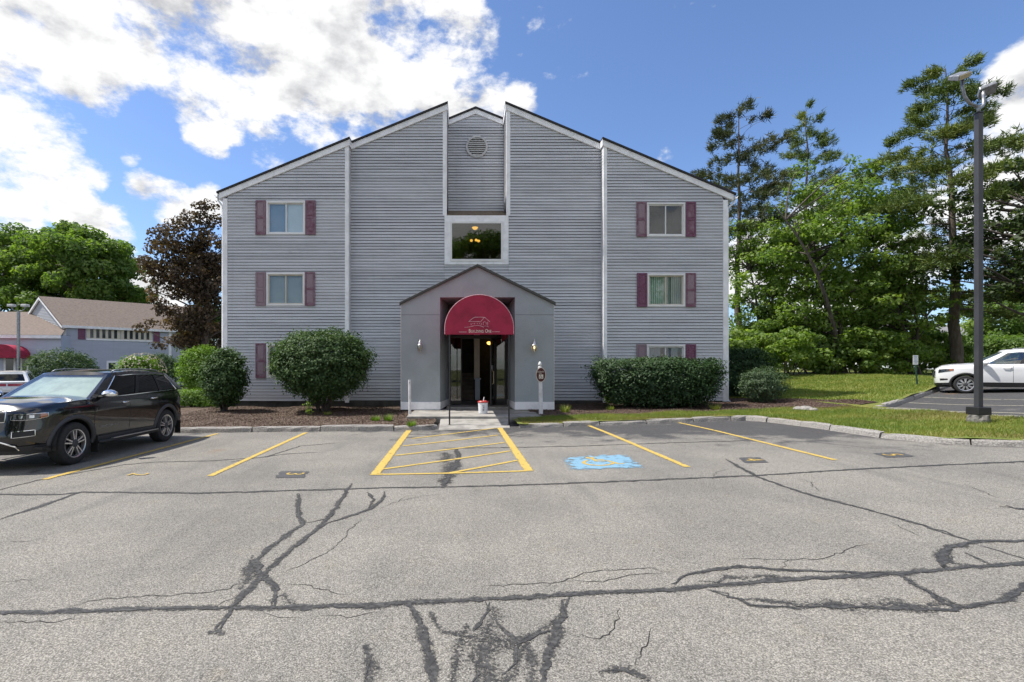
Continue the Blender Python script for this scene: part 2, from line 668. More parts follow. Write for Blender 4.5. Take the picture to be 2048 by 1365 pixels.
gx = np.concatenate([np.linspace(-1400, -80, 14), np.linspace(-60, 60, 61), np.linspace(80, 1400, 14)])
gy = np.concatenate([np.linspace(-600, -40, 8), np.linspace(-30, 90, 61), np.linspace(110, 1800, 14)])
ground = MB().grid([[(x, y, float(gz(x, y)) - 0.12) for x in gx] for y in gy]).build('ground', M['earth'], smooth=True)
tag(ground, 'rough green meadow ground reaching to the horizon', 'ground', kind='structure')

ax = np.arange(-46, 46.1, 0.5)
ay = np.arange(-9, 46.1, 0.5)
lot = MB().grid([[(x, y, float(gz(x, y))) for x in ax] for y in ay]).build('parking_lot', M['asphalt'], smooth=True)
tag(lot, 'worn light grey asphalt parking lot with tar sealed cracks', 'parking lot', kind='structure')

# planted ground left and right of the walk
xs_l = np.arange(-13, -0.94, 0.25)
bed_l = strip_sheet(xs_l, np.array([yk(x) + 0.03 for x in xs_l]), np.where(xs_l < -10.6, 24.0, 21.0), 28, raised, 'planting_bed', M['mulch'], 1.0)
tag(bed_l, 'brown mulch bed left of the entrance walk', 'mulch bed', kind='structure')
xs_r = np.unique(np.concatenate([np.arange(1.45, 26, 0.25), np.array(FR_X), np.arange(26, 48.1, 1.5)]))
fr_r = np.interp(xs_r, FR_X, FR_Y)
lawn = strip_sheet(xs_r, fr_r - 0.05, np.full(len(xs_r), 75.0), 60, lambda x, y: raised(x, y) - 0.012, 'lawn', M['lawn'], 2.0)
tag(lawn, 'sunlit lawn and grass strip right of the entrance', 'lawn', kind='structure')
MF_X, MF_Y = [2.2, 3.1, 8.9, 11.0, 13.0, 14.2], [15.9, 16.1, 16.9, 17.3, 16.75, 17.25]
MB_X, MB_Y = [2.2, 10.9, 11.2, 12.2, 14.2], [21.0, 21.0, 22.0, 20.6, 18.2]
xs_m = np.arange(2.2, 14.21, 0.2)
bed_r = strip_sheet(xs_m, np.interp(xs_m, MF_X, MF_Y), np.interp(xs_m, MB_X, MB_Y), 24, lambda x, y: raised(x, y) + 0.018, 'planting_bed', M['mulch_r'], 1.0)
tag(bed_r, 'dark reddish mulch bed under the shrubs right of the entrance', 'mulch bed', kind='structure')

# entrance walk and slab
walk = MB()
for (y0, z0, y1, z1) in ((14.27, 0.012, 15.98, 0.15),):
    a = [(-0.82, y0, z0), (1.22, y0, z0), (1.3, y1, z1), (-0.86, y1, z1)]
    b = [(x, y, z - 0.25) for x, y, z in a]
    walk.add(a + b, [(0, 1, 2, 3), (4, 7, 6, 5), (0, 4, 5, 1), (1, 5, 6, 2), (2, 6, 7, 3), (3, 7, 4, 0)])
walk_o = walk.build('entrance_walk', M['concrete'])
tag(walk_o, 'short concrete ramp from the lot up to the entrance slab', 'walkway', kind='structure')
MB().box(-1.95, 2.42, 16.0, 18.9, -0.1, 0.232).build('concrete_slab', M['concrete'], walk_o, bevel=0.02)

# ---- ribbons on the asphalt
def paint_mat(name, c, wear, sc=9.0, worn=0.5):
    m, nt, out = new_mat(name)
    P = pos(nt)
    p = nd(nt, 'ShaderNodeBsdfPrincipled', {'Roughness': 0.75, 'Specular IOR Level': 0.3})
    n = noise(nt, P, sc, 7, 0.7)
    nt.links.new(mixc(nt, maprange(nt, noise(nt, P, 70, 3), 0.35, 0.7), c, tuple(k * 0.78 for k in c)), p.inputs['Base Color'])
    tr = nd(nt, 'ShaderNodeBsdfTransparent')
    at_ = nd(nt, 'ShaderNodeAttribute', attribute_name='edge')
    e = mth(nt, 'MULTIPLY', mth(nt, 'POWER', at_.outputs['Fac'], 6.0), 0.25)
    f = maprange(nt, mth(nt, 'ADD', n, e), worn + 0.12 - wear, worn + 0.2 - wear + 0.06)
    mx = nd(nt, 'ShaderNodeMixShader', {0: f})
    nt.links.new(p.outputs[0], mx.inputs[1])
    nt.links.new(tr.outputs[0], mx.inputs[2])
    nt.links.new(mx.outputs[0], out.inputs[0])
    return m


def tar_mat(NAME='crack_sealing_tar', lo=0.22, hi=0.85, k=1.5):
    m, nt, out = new_mat(NAME)
    P = pos(nt)
    p = nd(nt, 'ShaderNodeBsdfPrincipled', {'Roughness': 0.7, 'Specular IOR Level': 0.3})
    nt.links.new(mixc(nt, maprange(nt, noise(nt, P, 30, 4), 0.4, 0.7), (0.04, 0.04, 0.04), (0.09, 0.088, 0.085)), p.inputs['Base Color'])
    tr = nd(nt, 'ShaderNodeBsdfTransparent')
    at_ = nd(nt, 'ShaderNodeAttribute', attribute_name='edge')
    n = noise(nt, P, 48, 4, 0.75)
    n2 = noise(nt, P, 4, 4, 0.6)
    s = mth(nt, 'ADD', mth(nt, 'MULTIPLY', mth(nt, 'SUBTRACT', n, 0.5), 3.0), mth(nt, 'MULTIPLY', mth(nt, 'SUBTRACT', n2, 0.5), 1.3))
    f = maprange(nt, mth(nt, 'ADD', s, mth(nt, 'MULTIPLY', at_.outputs['Fac'], k)), lo, hi)
    mx = nd(nt, 'ShaderNodeMixShader', {0: f})
    nt.links.new(p.outputs[0], mx.inputs[1])
    nt.links.new(tr.outputs[0], mx.inputs[2])
    nt.links.new(mx.outputs[0], out.inputs[0])
    return m


M['yellow'] = paint_mat('yellow_road_paint', (0.54, 0.385, 0.10), 0.085, 13.0, worn=0.53)
M['yellow_old'] = paint_mat('worn_yellow_paint', (0.52, 0.36, 0.09), 0.06, worn=0.5)
M['blue_paint'] = paint_mat('flaking_blue_paint', (0.20, 0.36, 0.48), 0.04, 8.0, worn=0.46)
M['pale_paint'] = paint_mat('worn_pale_paint', (0.45, 0.43, 0.33), 0.08, worn=0.5)
M['tar'] = tar_mat()
M['tar_core'] = tar_mat('dense_tar', 0.75, 1.0, 1.0)
M['tar_smear'] = tar_mat('thin_tar_smear', -0.12, 0.42, 0.9)
M['black_patch'] = paint_mat('black_sealer_patch', (0.085, 0.085, 0.088), 0.05, 6.0, worn=0.53)


def ribbon(name, pts, width, m, off, jitter=0.0, step=0.12, parent=lot, taper=False):
    """flat strip along ground points, following the slope of the lot; edge = 0 in the middle, 1 at the rim"""
    pts = [Vector((p[0], p[1])) for p in pts]
    ws_ = width if isinstance(width, (list, tuple)) else [width] * len(pts)
    P, Wd = [], []
    for i in range(len(pts) - 1):
        n = max(1, int((pts[i + 1] - pts[i]).length / step))
        for k in range(n):
            t = k / n
            P.append(pts[i].lerp(pts[i + 1], t))
            Wd.append(ws_[i] * (1 - t) + ws_[i + 1] * t)
    P.append(pts[-1])
    Wd.append(ws_[-1])
    if taper:
        n_ = len(P)
        Wd = [w * min(1, 0.25 + 0.75 * min(i, n_ - 1 - i) / 4) for i, w in enumerate(Wd)]
    if jitter:
        P = [p + Vector((random.gauss(0, jitter), random.gauss(0, jitter))) for p in P]
        Wd = [w * random.uniform(0.75, 1.3) for w in Wd]
    V, F, E = [], [], []
    for i, p in enumerate(P):
        t = (P[min(i + 1, len(P) - 1)] - P[max(i - 1, 0)])
        t = t.normalized() if t.length > 1e-9 else Vector((1, 0))
        nrm = Vector((-t.y, t.x))
        for s_ in (-1, 0, 1):
            q = p + nrm * (Wd[i] / 2 * s_)
            V.append((q.x, q.y, float(gz(q.x, q.y)) + off))
            E.append(abs(s_))
    for i in range(len(P) - 1):
        for k in (0, 1):
            F.append((i * 3 + k, i * 3 + k + 1, i * 3 + k + 4, i * 3 + k + 3))
    me = bpy.data.meshes.new(name)
    me.from_pydata(V, [], F)
    if sum(p.normal.z for p in me.polygons) < 0:
        me.flip_normals()
    a = me.attributes.new('edge', 'FLOAT', 'POINT')
    a.data.foreach_set('value', np.array(E, np.float32))
    return link(name, me, m, parent)


def gpx(*pts):
    return [ray(x, y) for x, y in pts]


CRACKS = [  # picture points of each sealed crack, width in metres
    ([(-60, 989), (120, 990), (165, 985), (400, 987), (690, 979), (780, 976), (880, 975), (1200, 965), (1510, 952), (1700, 940), (1900, 930), (2090, 922)], 0.115),
    ([(-60, 1230), (180, 1222), (330, 1218), (470, 1216), (600, 1215), (760, 1210), (900, 1203), (1060, 1195), (1200, 1187), (1340, 1180), (1500, 1165), (1800, 1147), (2120, 1122)], 0.115),
    ([(703, 968), (690, 990), (660, 1030), (645, 1050), (560, 1118), (525, 1150), (490, 1185), (470, 1215), (432, 1258)], 0.10),
    ([(598, 988), (595, 1025), (605, 1050), (540, 1095), (514, 1122), (521, 1147), (550, 1172), (553, 1212)], 0.10),
    ([(770, 984), (765, 1000), (740, 1020), (690, 1036), (648, 1050)], 0.09),
    ([(735, 985), (747, 1000), (738, 1018)], 0.08),
    ([(612, 1046), (650, 1040), (668, 1028)], 0.05),
    ([(913, 898), (918, 915), (908, 938), (884, 976)], 0.2),
    ([(-40, 990), (90, 958), (250, 930), (310, 925), (430, 922), (530, 915), (600, 893), (680, 886)], 0.06),
    ([(460, 925), (500, 918), (570, 909), (640, 905)], 0.07),
    ([(880, 897), (1000, 896), (1150, 893), (1350, 886), (1500, 882)], 0.09),
    ([(1450, 918), (1470, 930), (1515, 955), (1600, 985), (1740, 1022), (1850, 1052), (1945, 1085)], 0.09),
    ([(2110, 1085), (2048, 1083), (1960, 1083), (1900, 1095), (1882, 1112), (1892, 1138)], [0.1, 0.1, 0.1, 0.16, 0.2, 0.14]),
    ([(1345, 1172), (1370, 1150), (1420, 1140), (1480, 1134), (1560, 1140), (1650, 1144), (1790, 1147)], 0.09),
    ([(1590, 1214), (1700, 1216), (1900, 1220), (2000, 1205), (2060, 1165)], 0.085),
    ([(1800, 1152), (1850, 1182), (1905, 1216)], 0.11),
    ([(1420, 1180), (1500, 1210), (1600, 1217)], 0.08),
    ([(1930, 1106), (1985, 1132)], 0.08),
    ([(1960, 1092), (2060, 1122)], 0.05),
    ([(822, 1208), (845, 1262), (862, 1320), (870, 1400)], 0.125),
    ([(1136, 1196), (1115, 1245), (1106, 1290), (1075, 1380)], 0.125),
    ([(972, 1203), (975, 1225), (960, 1250), (940, 1262)], [0.05, 0.06, 0.1, 0.05]),
    ([(985, 1235), (1005, 1262), (1040, 1288), (1075, 1266), (1112, 1258)], [0.05, 0.08, 0.1, 0.12, 0.12]),
    ([(1035, 1290), (1028, 1330), (1005, 1352)], 0.06),
    ([(733, 1318), (730, 1345), (728, 1390)], 0.055),
    ([(955, 1338), (952, 1390)], 0.07),
    ([(1225, 1348), (1250, 1340), (1262, 1350)], 0.1),
    ([(2010, 1012), (2030, 1018), (2070, 1022)], 0.18),
    ([(0, 1040), (60, 1020), (110, 1003), (160, 985)], 0.12),
]
for pts, w in CRACKS:
    wl_ = w if isinstance(w, list) else [w] * len(pts)
    g_ = gpx(*pts)
    ribbon('crack_seal', g_, [k * 1.35 for k in wl_], M['tar'], 0.004, jitter=0.012, step=0.1, taper=True)
    ribbon('crack_seal', g_, [k * 0.36 for k in wl_], M['tar_core'], 0.0055, jitter=0.014, step=0.07, taper=True)
SMEARS = [([(985, 1215), (975, 1262), (965, 1320), (985, 1400)], 0.38), ([(925, 1250), (915, 1300), (905, 1390)], 0.16), ([(1055, 1270), (1070, 1320), (1050, 1390)], 0.2), ([(850, 1225), (890, 1268), (960, 1275), (1030, 1290), (1100, 1262), (1125, 1215)], 0.16), ([(1035, 1300), (1010, 1340), (1000, 1390)], 0.2),
          ([(720, 1290), (735, 1330), (740, 1390)], 0.22), ([(1200, 1350), (1260, 1340), (1300, 1360)], 0.28), ([(1480, 1195), (1620, 1212), (1800, 1212), (1950, 1208)], 0.22), ([(1800, 1152), (1860, 1185), (1920, 1212)], 0.24),
          ([(480, 1185), (500, 1150), (505, 1110)], 0.24), ([(540, 1205), (560, 1190), (600, 1212)], 0.26), ([(1400, 1165), (1480, 1155), (1560, 1150)], 0.2), ([(415, 1268), (430, 1262), (445, 1270)], 0.26), ([(890, 905), (905, 940), (890, 970)], 0.45),
          ([(1890, 1105), (1905, 1125), (1960, 1135)], 0.25), ([(2005, 1015), (2060, 1020)], 0.3)]
for pts, w in SMEARS:
    ribbon('tar_smear', gpx(*pts), w * 1.6, M['tar_smear'], 0.0035, jitter=0.02, step=0.12, taper=True)
M['crack'] = mat('open_crack_dirt', (0.022, 0.021, 0.02), 0.95)
THIN = [
    [(130, 1218), (190, 1200), (250, 1196), (330, 1192), (420, 1186), (470, 1172), (520, 1162)],
    [(565, 1147), (610, 1128), (660, 1102), (690, 1076), (700, 1058), (725, 1040)],
    [(960, 1173), (1040, 1170), (1130, 1163), (1170, 1146), (1240, 1140), (1300, 1137), (1345, 1150)],
    [(1130, 1163), (1200, 1166), (1250, 1153), (1330, 1146)],
    [(1460, 1118), (1520, 1119), (1630, 1120), (1660, 1112), (1700, 1098), (1740, 1088)],
    [(1563, 1138), (1580, 1120)],
    [(0, 1245), (90, 1246), (130, 1242), (180, 1236)],
    [(640, 1232), (700, 1233), (760, 1224)],
    [(0, 1085), (60, 1083), (100, 1075)], [(0, 1165), (80, 1160)],
    [(570, 1168), (620, 1173), (680, 1190), (700, 1192)],
    [(1140, 1270), (1210, 1276), (1230, 1250), (1238, 1215)],
    [(1270, 1330), (1290, 1290), (1305, 1260)],
    [(765, 1015), (800, 1002), (840, 994), (885, 988)], [(795, 1005), (812, 992)],
    [(1780, 1045), (1850, 1078)], [(1930, 970), (2000, 998)],
    [(420, 1222), (445, 1205), (490, 1190)], [(520, 1225), (560, 1237), (600, 1236)],
    [(1590, 955), (1620, 965), (1640, 985)], [(1425, 960), (1430, 945), (1460, 938)],
]
for pts in THIN:
    ribbon('crack', gpx(*pts), 0.0075, M['crack'], 0.003, jitter=0.011, step=0.045, taper=True)

LINES = [((435, 868), (88, 960), 0.12, 'yellow_old'), ((612, 866), (420, 953), 0.12, 'yellow'),
         ((1175, 851), (1375, 935), 0.12, 'yellow'), ((1352, 845), (1670, 921), 0.11, 'yellow'),
         ((818, 861), (749, 951), 0.17, 'yellow'), ((997, 853), (1058, 943), 0.17, 'yellow')]
for a, b, w, mm in LINES:
    ribbon('painted_line', gpx(a, b), w, M[mm], 0.008, step=0.25)
for a, b in [((758, 950), (1052, 943)), ((823, 878), (992, 857)), ((806, 893), (996, 871)), ((790, 912), (1009, 886)), ((768, 939), (1020, 903)), ((900, 947), (1034, 922))]:
    ribbon('painted_line', gpx(a, b), 0.10, M['yellow'], 0.0085, step=0.25)


def poly_on_lot(name, pts, m, off):
    n = 8
    a, b, c, d = [Vector(p) for p in pts]
    rows, E = [], []
    for i in range(n + 1):
        u = i / n
        p, q = a.lerp(d, u), b.lerp(c, u)
        rows.append([])
        for j in range(n + 1):
            w = p.lerp(q, j / n)
            rows[-1].append((w.x, w.y, float(gz(w.x, w.y)) + off))
            E.append(max(abs(2 * u - 1), abs(2 * j / n - 1)))
    me = MB().grid(rows).mesh(name)
    if sum(p.normal.z for p in me.polygons) < 0:
        me.flip_normals()
    at_ = me.attributes.new('edge', 'FLOAT', 'POINT')
    at_.data.foreach_set('value', np.array(E, np.float32))
    return link(name, me, m, lot)


poly_on_lot('blue_square', gpx((1118, 915), (1250, 908), (1297, 937), (1137, 943)), M['blue_paint'], 0.008)
poly_on_lot('black_square', gpx((562, 943), (622, 943), (608, 957), (545, 957)), M['black_patch'], 0.006)
poly_on_lot('black_square', gpx((1475, 916), (1520, 915), (1538, 926), (1490, 928)), M['black_patch'], 0.006)
poly_on_lot('black_square', gpx((1745, 907), (1800, 905), (1835, 914), (1775, 917)), M['black_patch'], 0.006)


def text_mesh(name, s, size, extrude=0.0, align='CENTER'):
    cu = bpy.data.curves.new(name, 'FONT')
    cu.body = s
    cu.size = size
    cu.extrude = extrude
    cu.align_x = align
    cu.align_y = 'CENTER'
    cu.resolution_u = 3
    ob = bpy.data.objects.new(name, cu)
    COL.objects.link(ob)
    dg = bpy.context.evaluated_depsgraph_get()
    me = bpy.data.meshes.new_from_object(ob.evaluated_get(dg))
    bpy.data.objects.remove(ob)
    me.name = name
    me.materials.clear()
    return me


for ch, px, py, mm in (('2', 275, 950, 'yellow_old'), ('3', 588, 949, 'yellow'), ('4', 1505, 921, 'yellow'), ('5', 1784, 911, 'yellow_old')):
    X, Y = ray(px, py)
    me = text_mesh('bay_number', ch, 0.42)
    a = R(-90)
    for v in me.vertices:
        x, y = v.co.x * math.cos(a) - v.co.y * math.sin(a), v.co.x * math.sin(a) + v.co.y * math.cos(a)
        v.co = (X + x, Y + y, float(gz(X + x, Y + y)) + 0.011)
    link('bay_number', me, M[mm], lot)


def wheelchair(scale):
    """strokes of the wheelchair symbol in a unit square, y up"""
    head = [(-0.08 + 0.07 * math.cos(t), 0.42 + 0.07 * math.sin(t)) for t in np.linspace(0, 2 * math.pi, 9)]
    body = [(-0.07, 0.32), (-0.04, 0.02), (0.2, 0.02), (0.33, -0.34), (0.44, -0.30)]
    arm = [(-0.06, 0.18), (0.16, 0.18)]
    whl = [(-0.05 + 0.3 * math.cos(t), -0.14 + 0.3 * math.sin(t)) for t in np.linspace(R(120), R(345), 14)]
    return [[(x * scale, y * scale) for x, y in s] for s in (head, body, arm, whl)]


cxy = Vector(ray(1203, 924))
sym = []
for stroke in wheelchair(0.85):
    sym.append([(cxy.x + x - 0.05, cxy.y + y) for x, y in stroke])
for s_ in sym:
    ribbon('wheelchair_symbol', s_, 0.07, M['yellow_old'], 0.012, step=0.1)

# stripes of the bays in the far right lot
for a, b in (((1847, 795), (2090, 800)), ((1818, 806), (2090, 813)), ((1800, 821), (2090, 829)), ((1850, 838), (2090, 846))):
    ribbon('painted_line', gpx(a, b), 0.1, M['pale_paint'], 0.006, step=0.25)

# ------------------------------------------------------------------ kerb stones
M['granite'] = mat('granite', (0.335, 0.315, 0.29), 0.85, vscale=40, col2=(0.19, 0.18, 0.17), bump=0.8, bscale=26, lo=0.42, hi=0.62)


def kerb(name, label, line, lmin, lmax, w=0.17, h=0.15):
    line = [Vector(p) for p in line]
    cum = [0]
    for i in range(1, len(line)):
        cum.append(cum[-1] + (line[i] - line[i - 1]).length)

    def pt(s):
        s = min(max(s, 0), cum[-1])
        for i in range(1, len(line)):
            if s <= cum[i]:
                return line[i - 1].lerp(line[i], (s - cum[i - 1]) / max(1e-6, cum[i] - cum[i - 1]))
        return line[-1]
    x0, y0 = line[0]
    root = empty(name, (x0, y0, float(gz(x0, y0))), label, 'kerb')
    root['kind'] = 'structure'
    s = 0.0
    while s < cum[-1] - 0.2:
        L = random.uniform(lmin, lmax)
        e = min(s + L, cum[-1])
        mb = MB()
        n = max(2, int((e - s) / 0.22))
        rows = []
        hh = h + random.uniform(-0.025, 0.02)
        sh = random.gauss(0, 0.008)
        for k in range(n + 1):
            t = s + 0.012 + (e - s - 0.03) * k / n
            p = pt(t)
            d = (pt(t + 0.05) - pt(t - 0.05))
            d = d.normalized() if d.length > 1e-6 else Vector((1, 0))
            nr = Vector((-d.y, d.x))
            g = float(gz(p.x, p.y))
            endc = 0.012 if k in (0, n) else 0.0
            j = lambda a=0.012: random.uniform(-a, a)
            row = []
            for (o_, z_) in ((-w / 2 - 0.03, -0.06), (-w / 2 + j() + endc, hh - 0.035 + j()), (-w / 2 + 0.03 + j(), hh - endc + j(0.004)), (w / 2 - 0.02 + j(), hh + 0.006 - endc + j(0.004)), (w / 2 + 0.02, -0.06)):
                q = p + nr * (o_ + sh)
                row.append((q.x, q.y, g + z_))
            rows.append(row)
        mb.grid(rows)
        m_ = len(rows[0])
        mb.f.append(tuple(range(m_)))
        b = n * m_
        mb.f.append(tuple(range(b + m_ - 1, b - 1, -1)))
        mb.build('kerb_stone', M['granite'], root, fix=True)
        s = e
    return root


kerb('kerb', 'row of granite kerb stones along the left mulch bed', [(-13, yk(-13)), (-1.6, yk(-1.6)), (-1.15, yk(-1.1) + 0.08), (-0.93, yk(-0.9) + 0.35)], 1.3, 2.1)
kerb('kerb', 'granite kerb stones curving round the grass island on the right', [(1.5, yk(1.5) + 0.12), (1.9, yk(1.9))] + [(x, y) for x, y in zip(FR_X[1:10], FR_Y[1:10])], 0.9, 1.5, w=0.17, h=0.125)
kerb('kerb', 'far granite kerb between the lawn and the right hand lot', [(12.93, 10.4), (12.95, 16.0), (20.4, 21.6), (26, 26)], 1.4, 2.0)

# ------------------------------------------------------------------ the apartment building
def siding_mat(name, c1, c2, stain, rnd=0.12):
    m, nt, out = new_mat(name)
    P = pos(nt)
    oi = nd(nt, 'ShaderNodeObjectInfo')
    st = scaled(nt, P, (0.35, 0.35, 2.2))
    n = noise(nt, st, 1.5, 6, 0.6)
    c = mixc(nt, maprange(nt, n, 0.35, 0.68), c1, c2)
    grainv = scaled(nt, P, (3, 3, 60))
    g = maprange(nt, noise(nt, grainv, 2.0, 4), 0.3, 0.7, 0.93, 1.06, False)
    r = maprange(nt, oi.outputs['Random'], 0, 1, 1 - rnd, 1 + rnd * 0.5, False)
    k = mth(nt, 'MULTIPLY', g, r)
    kc = nd(nt, 'ShaderNodeCombineColor', {0: k, 1: k, 2: k})
    c = mixc(nt, 1.0, c, kc.outputs[0], 'MULTIPLY')
    # weathered smears along single boards
    st2 = scaled(nt, P, (0.8, 0.8, 9))
    s = maprange(nt, noise(nt, st2, 1.3, 7, 0.65), 0.61, 0.80)
    c = mixc(nt, mth(nt, 'MULTIPLY', s, 0.6), c, stain)
    run = maprange(nt, noise(nt, scaled(nt, P, (2.2, 2.2, 0.12)), 1.0, 6, 0.6), 0.56, 0.76, 0, 0.28)
    c = mixc(nt, run, c, tuple(k * 0.6 for k in c2))
    p = nd(nt, 'ShaderNodeBsdfPrincipled', {'Base Color': c, 'Roughness': 0.62, 'Specular IOR Level': 0.3})
    b = nd(nt, 'ShaderNodeBump', {'Strength': 0.25, 'Distance': 0.01, 'Height': noise(nt, grainv, 3.0, 4)})
    nt.links.new(b.outputs[0], p.inputs['Normal'])
    nt.links.new(p.outputs[0], out.inputs[0])
    return m


M['siding'] = siding_mat('grey_clapboard_paint', (0.605, 0.618, 0.655), (0.52, 0.53, 0.56), (0.16, 0.155, 0.16))
M['lap_grime'] = mat('grimy_lap_joint', (0.12, 0.12, 0.135), 0.9, var=0.4, vscale=3)  # shadow lines between the boards, put into the colour
YA, YB, YC = 20.5, 20.87, 22.2      # fronts of the outer bays, the inner bays and the central recess
SZ0 = 0.42                           # foot of the siding
BEX = 0.1236                         # exposure of a board
XC = 0.36                            # axis of the building
bx0, bx1 = xat(447, YA), xat(1454, YA)
xa1, xa2 = xat(697, YA), xat(1207, YA)     # inner ends of the outer bays
xb1, xb2 = xat(893, YB), xat(1013, YB)     # edges of the recess
BACK = 40.0
EAVE_L, EAVE_R = (xat(437, YA), zat(388, YA)), (xat(1468, YA), zat(391, YA))
PEAK_L, PEAK_R = (xat(896, YB), zat(209, YB)), (xat(1010, YB), zat(209, YB))
SL = (PEAK_L[1] - EAVE_L[1]) / (PEAK_L[0] - EAVE_L[0])
SR = (PEAK_R[1] - EAVE_R[1]) / (EAVE_R[0] - PEAK_R[0])


def roof_z(x):
    zl = EAVE_L[1] + SL * (x - EAVE_L[0])
    zr = EAVE_R[1] + SR * (EAVE_R[0] - x)
    return min(zl, zr)


apt = empty('apartment_building', (XC, YA, 0.2), 'three storey grey clapboard apartment building with stepped gable roof and white corner boards', 'building')


def wall_part(name, m=None):
    return None


boards = []      # (area, name, mesh builder, wall)


def cut(spans, a, b):
    out_ = []
    for (l, r) in spans:
        if b <= l or a >= r:
            out_.append((l, r))
            continue
        if a > l:
            out_.append((l, a))
        if b < r:
            out_.append((b, r))
    return [s for s in out_ if s[1] - s[0] > 0.03]


def courses(xl, xr, y, ztop, holes, z0=SZ0, wall='wall'):
    """boards of one bay; ztop(x) is the slope they end under; holes = (x0,x1,z0,z1)"""
    i = 0
    while True:
        za = z0 + i * BEX
        zb = za + BEX
        i += 1
        # part of the bay that still lies under the roof at mid height
        xs = np.linspace(xl, xr, 241)
        okm = [x for x in xs if ztop(x) > za + 0.01]
        if not okm:
            break
        lo, hi = okm[0], okm[-1]
        okt = [x for x in xs if ztop(x) > zb]
        tl, th = (okt[0], okt[-1]) if okt else ((lo + hi) / 2, (lo + hi) / 2)
        spans = [(lo, hi, za, zb)]
        extra = []
        for (hx0, hx1, hz0, hz1) in holes:
            if zb > hz0 + 0.004 and za < hz1 - 0.004:
                if za < hz0 - 0.012:
                    extra += [(max(l, hx0), min(r, hx1), za, hz0) for (l, r, _, _) in spans if min(r, hx1) - max(l, hx0) > 0.05]
                if zb > hz1 + 0.012:
                    extra += [(max(l, hx0), min(r, hx1), hz1, zb) for (l, r, _, _) in spans if min(r, hx1) - max(l, hx0) > 0.05]
                spans = [(l, r, za, zb) for (l, r) in cut([q[:2] for q in spans], hx0, hx1)]
        t0, t1 = 0.030 + random.uniform(-0.003, 0.004), 0.008
        for (l, r, a_, b_) in spans + extra:
            mb = MB()
            lt = tl if abs(l - lo) < 1e-6 else l
            rt = th if abs(r - hi) < 1e-6 else r
            sag = random.uniform(-0.008, 0.006)
            n = max(1, int((r - l) / 1.2))
            rows = []
            gv = 0.023 if a_ == za else 0.004
            for k in range(n + 1):
                u = k / n
                xb_, xt_ = l + (r - l) * u, lt + (rt - lt) * u
                dz = sag * math.sin(u * math.pi) + random.uniform(-0.003, 0.003)
                rows.append([(xb_, y + 0.03, a_ + dz), (xb_, y + 0.010, a_ + dz), (xb_, y + 0.008, a_ + gv + dz), (xb_, y - t0, a_ + gv - 0.001 + dz), (xt_, y - t1, b_ + 0.003), (xt_, y + 0.03, b_ + 0.003)])
            mb.grid(rows)
            b = len(mb.v)
            mb.f.append(tuple(range(b - 1, b - 7, -1)))
            mb.f.append((0, 1, 2, 3, 4, 5))
            boards.append((r - l, mb, wall))


# openings
def fr(px0, px1, py0, py1, Y):
    return (xat(px0, Y), xat(px1, Y), zat(py1, Y), zat(py0, Y))


W_TL, W_ML, W_BL = fr(533, 611, 403, 470, YA), fr(533, 610, 546, 612, YA), fr(533, 610, 688, 756, YA)
W_TR, W_MR, W_BR = fr(1293, 1370, 406, 474, YA), fr(1294, 1370, 548, 614, YA), fr(1293, 1370, 690, 757, YA)
BIGW = fr(889, 1017, 432, 530, YB)
PX0, PX1, PYF = xat(802, 18.3), xat(1108, 18.3), 18.3           # porch
P_EZ, P_PX, P_PZ = zat(604, PYF), xat(955, PYF), zat(529, PYF)
porch_hole = (PX0 + 0.03, PX1 - 0.03, -1, P_EZ - 0.1)


def under(x):
    return roof_z(x) - 0.26


courses(bx0 + 0.16, xa1 - 0.13, YA, under, [W_TL, W_ML, W_BL])
courses(xa2 + 0.13, bx1 - 0.16, YA, under, [W_TR, W_MR, W_BR])
courses(xa1 + 0.005, xb1 - 0.09, YB, under, [BIGW, porch_hole])
courses(xb2 + 0.09, xa2 - 0.005, YB, under, [BIGW, porch_hole])
z_rec = zat(424, YC)
# narrow wall under the big window and over the porch
courses(xb1 - 0.085, xb2 + 0.085, YB, lambda x: BIGW[3] - 0.05, [(BIGW[0] - 0.5, BIGW[1] + 0.5, BIGW[2] + 0.004, BIGW[3] + 0.5), porch_hole])
courses(xb1 + 0.02, xb2 - 0.02, YC, lambda x: roof_z(x) - 0.24, [], z0=z_rec, wall='recess')
boards.sort(key=lambda b: -b[0])
siding = MB().box(bx0 + 0.2, bx1 - 0.2, YC + 0.6, BACK, 0.1, EAVE_L[1] - 0.3).build('wall', M['dark_room'], apt)
siding['label'] = 'grey painted clapboard walls'
rest = MB()
for k, (ar, mb, wl_) in enumerate(boards):
    if k < 298:
        bo = mb.build('clapboard', M['siding'], siding, fix=True)
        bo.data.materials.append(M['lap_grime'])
        for pf_ in bo.data.polygons:           # shadow line under the board, painted on the lap faces
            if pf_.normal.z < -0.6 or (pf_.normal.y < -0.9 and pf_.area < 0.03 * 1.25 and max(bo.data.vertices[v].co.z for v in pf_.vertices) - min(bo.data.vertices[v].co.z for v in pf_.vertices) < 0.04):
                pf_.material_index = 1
    else:
        rest.add(mb.v, mb.f)


def side_courses(mb, x, ya, yb, z0, ztop, sgn):
    """boards on a wall that runs back from the front; sgn = side they face"""
    z = z0
    while z < ztop:
        zb = min(z + BEX + 0.012, ztop + 0.01)
        mb.add([(x, ya, z), (x + sgn * 0.022, ya, z), (x + sgn * 0.004, ya, zb), (x, ya, zb), (x, yb, z), (x + sgn * 0.022, yb, z), (x + sgn * 0.004, yb, zb), (x, yb, zb)],
               [(0, 1, 2, 3), (7, 6, 5, 4), (1, 5, 6, 2), (0, 4, 5, 1)])
        z += BEX


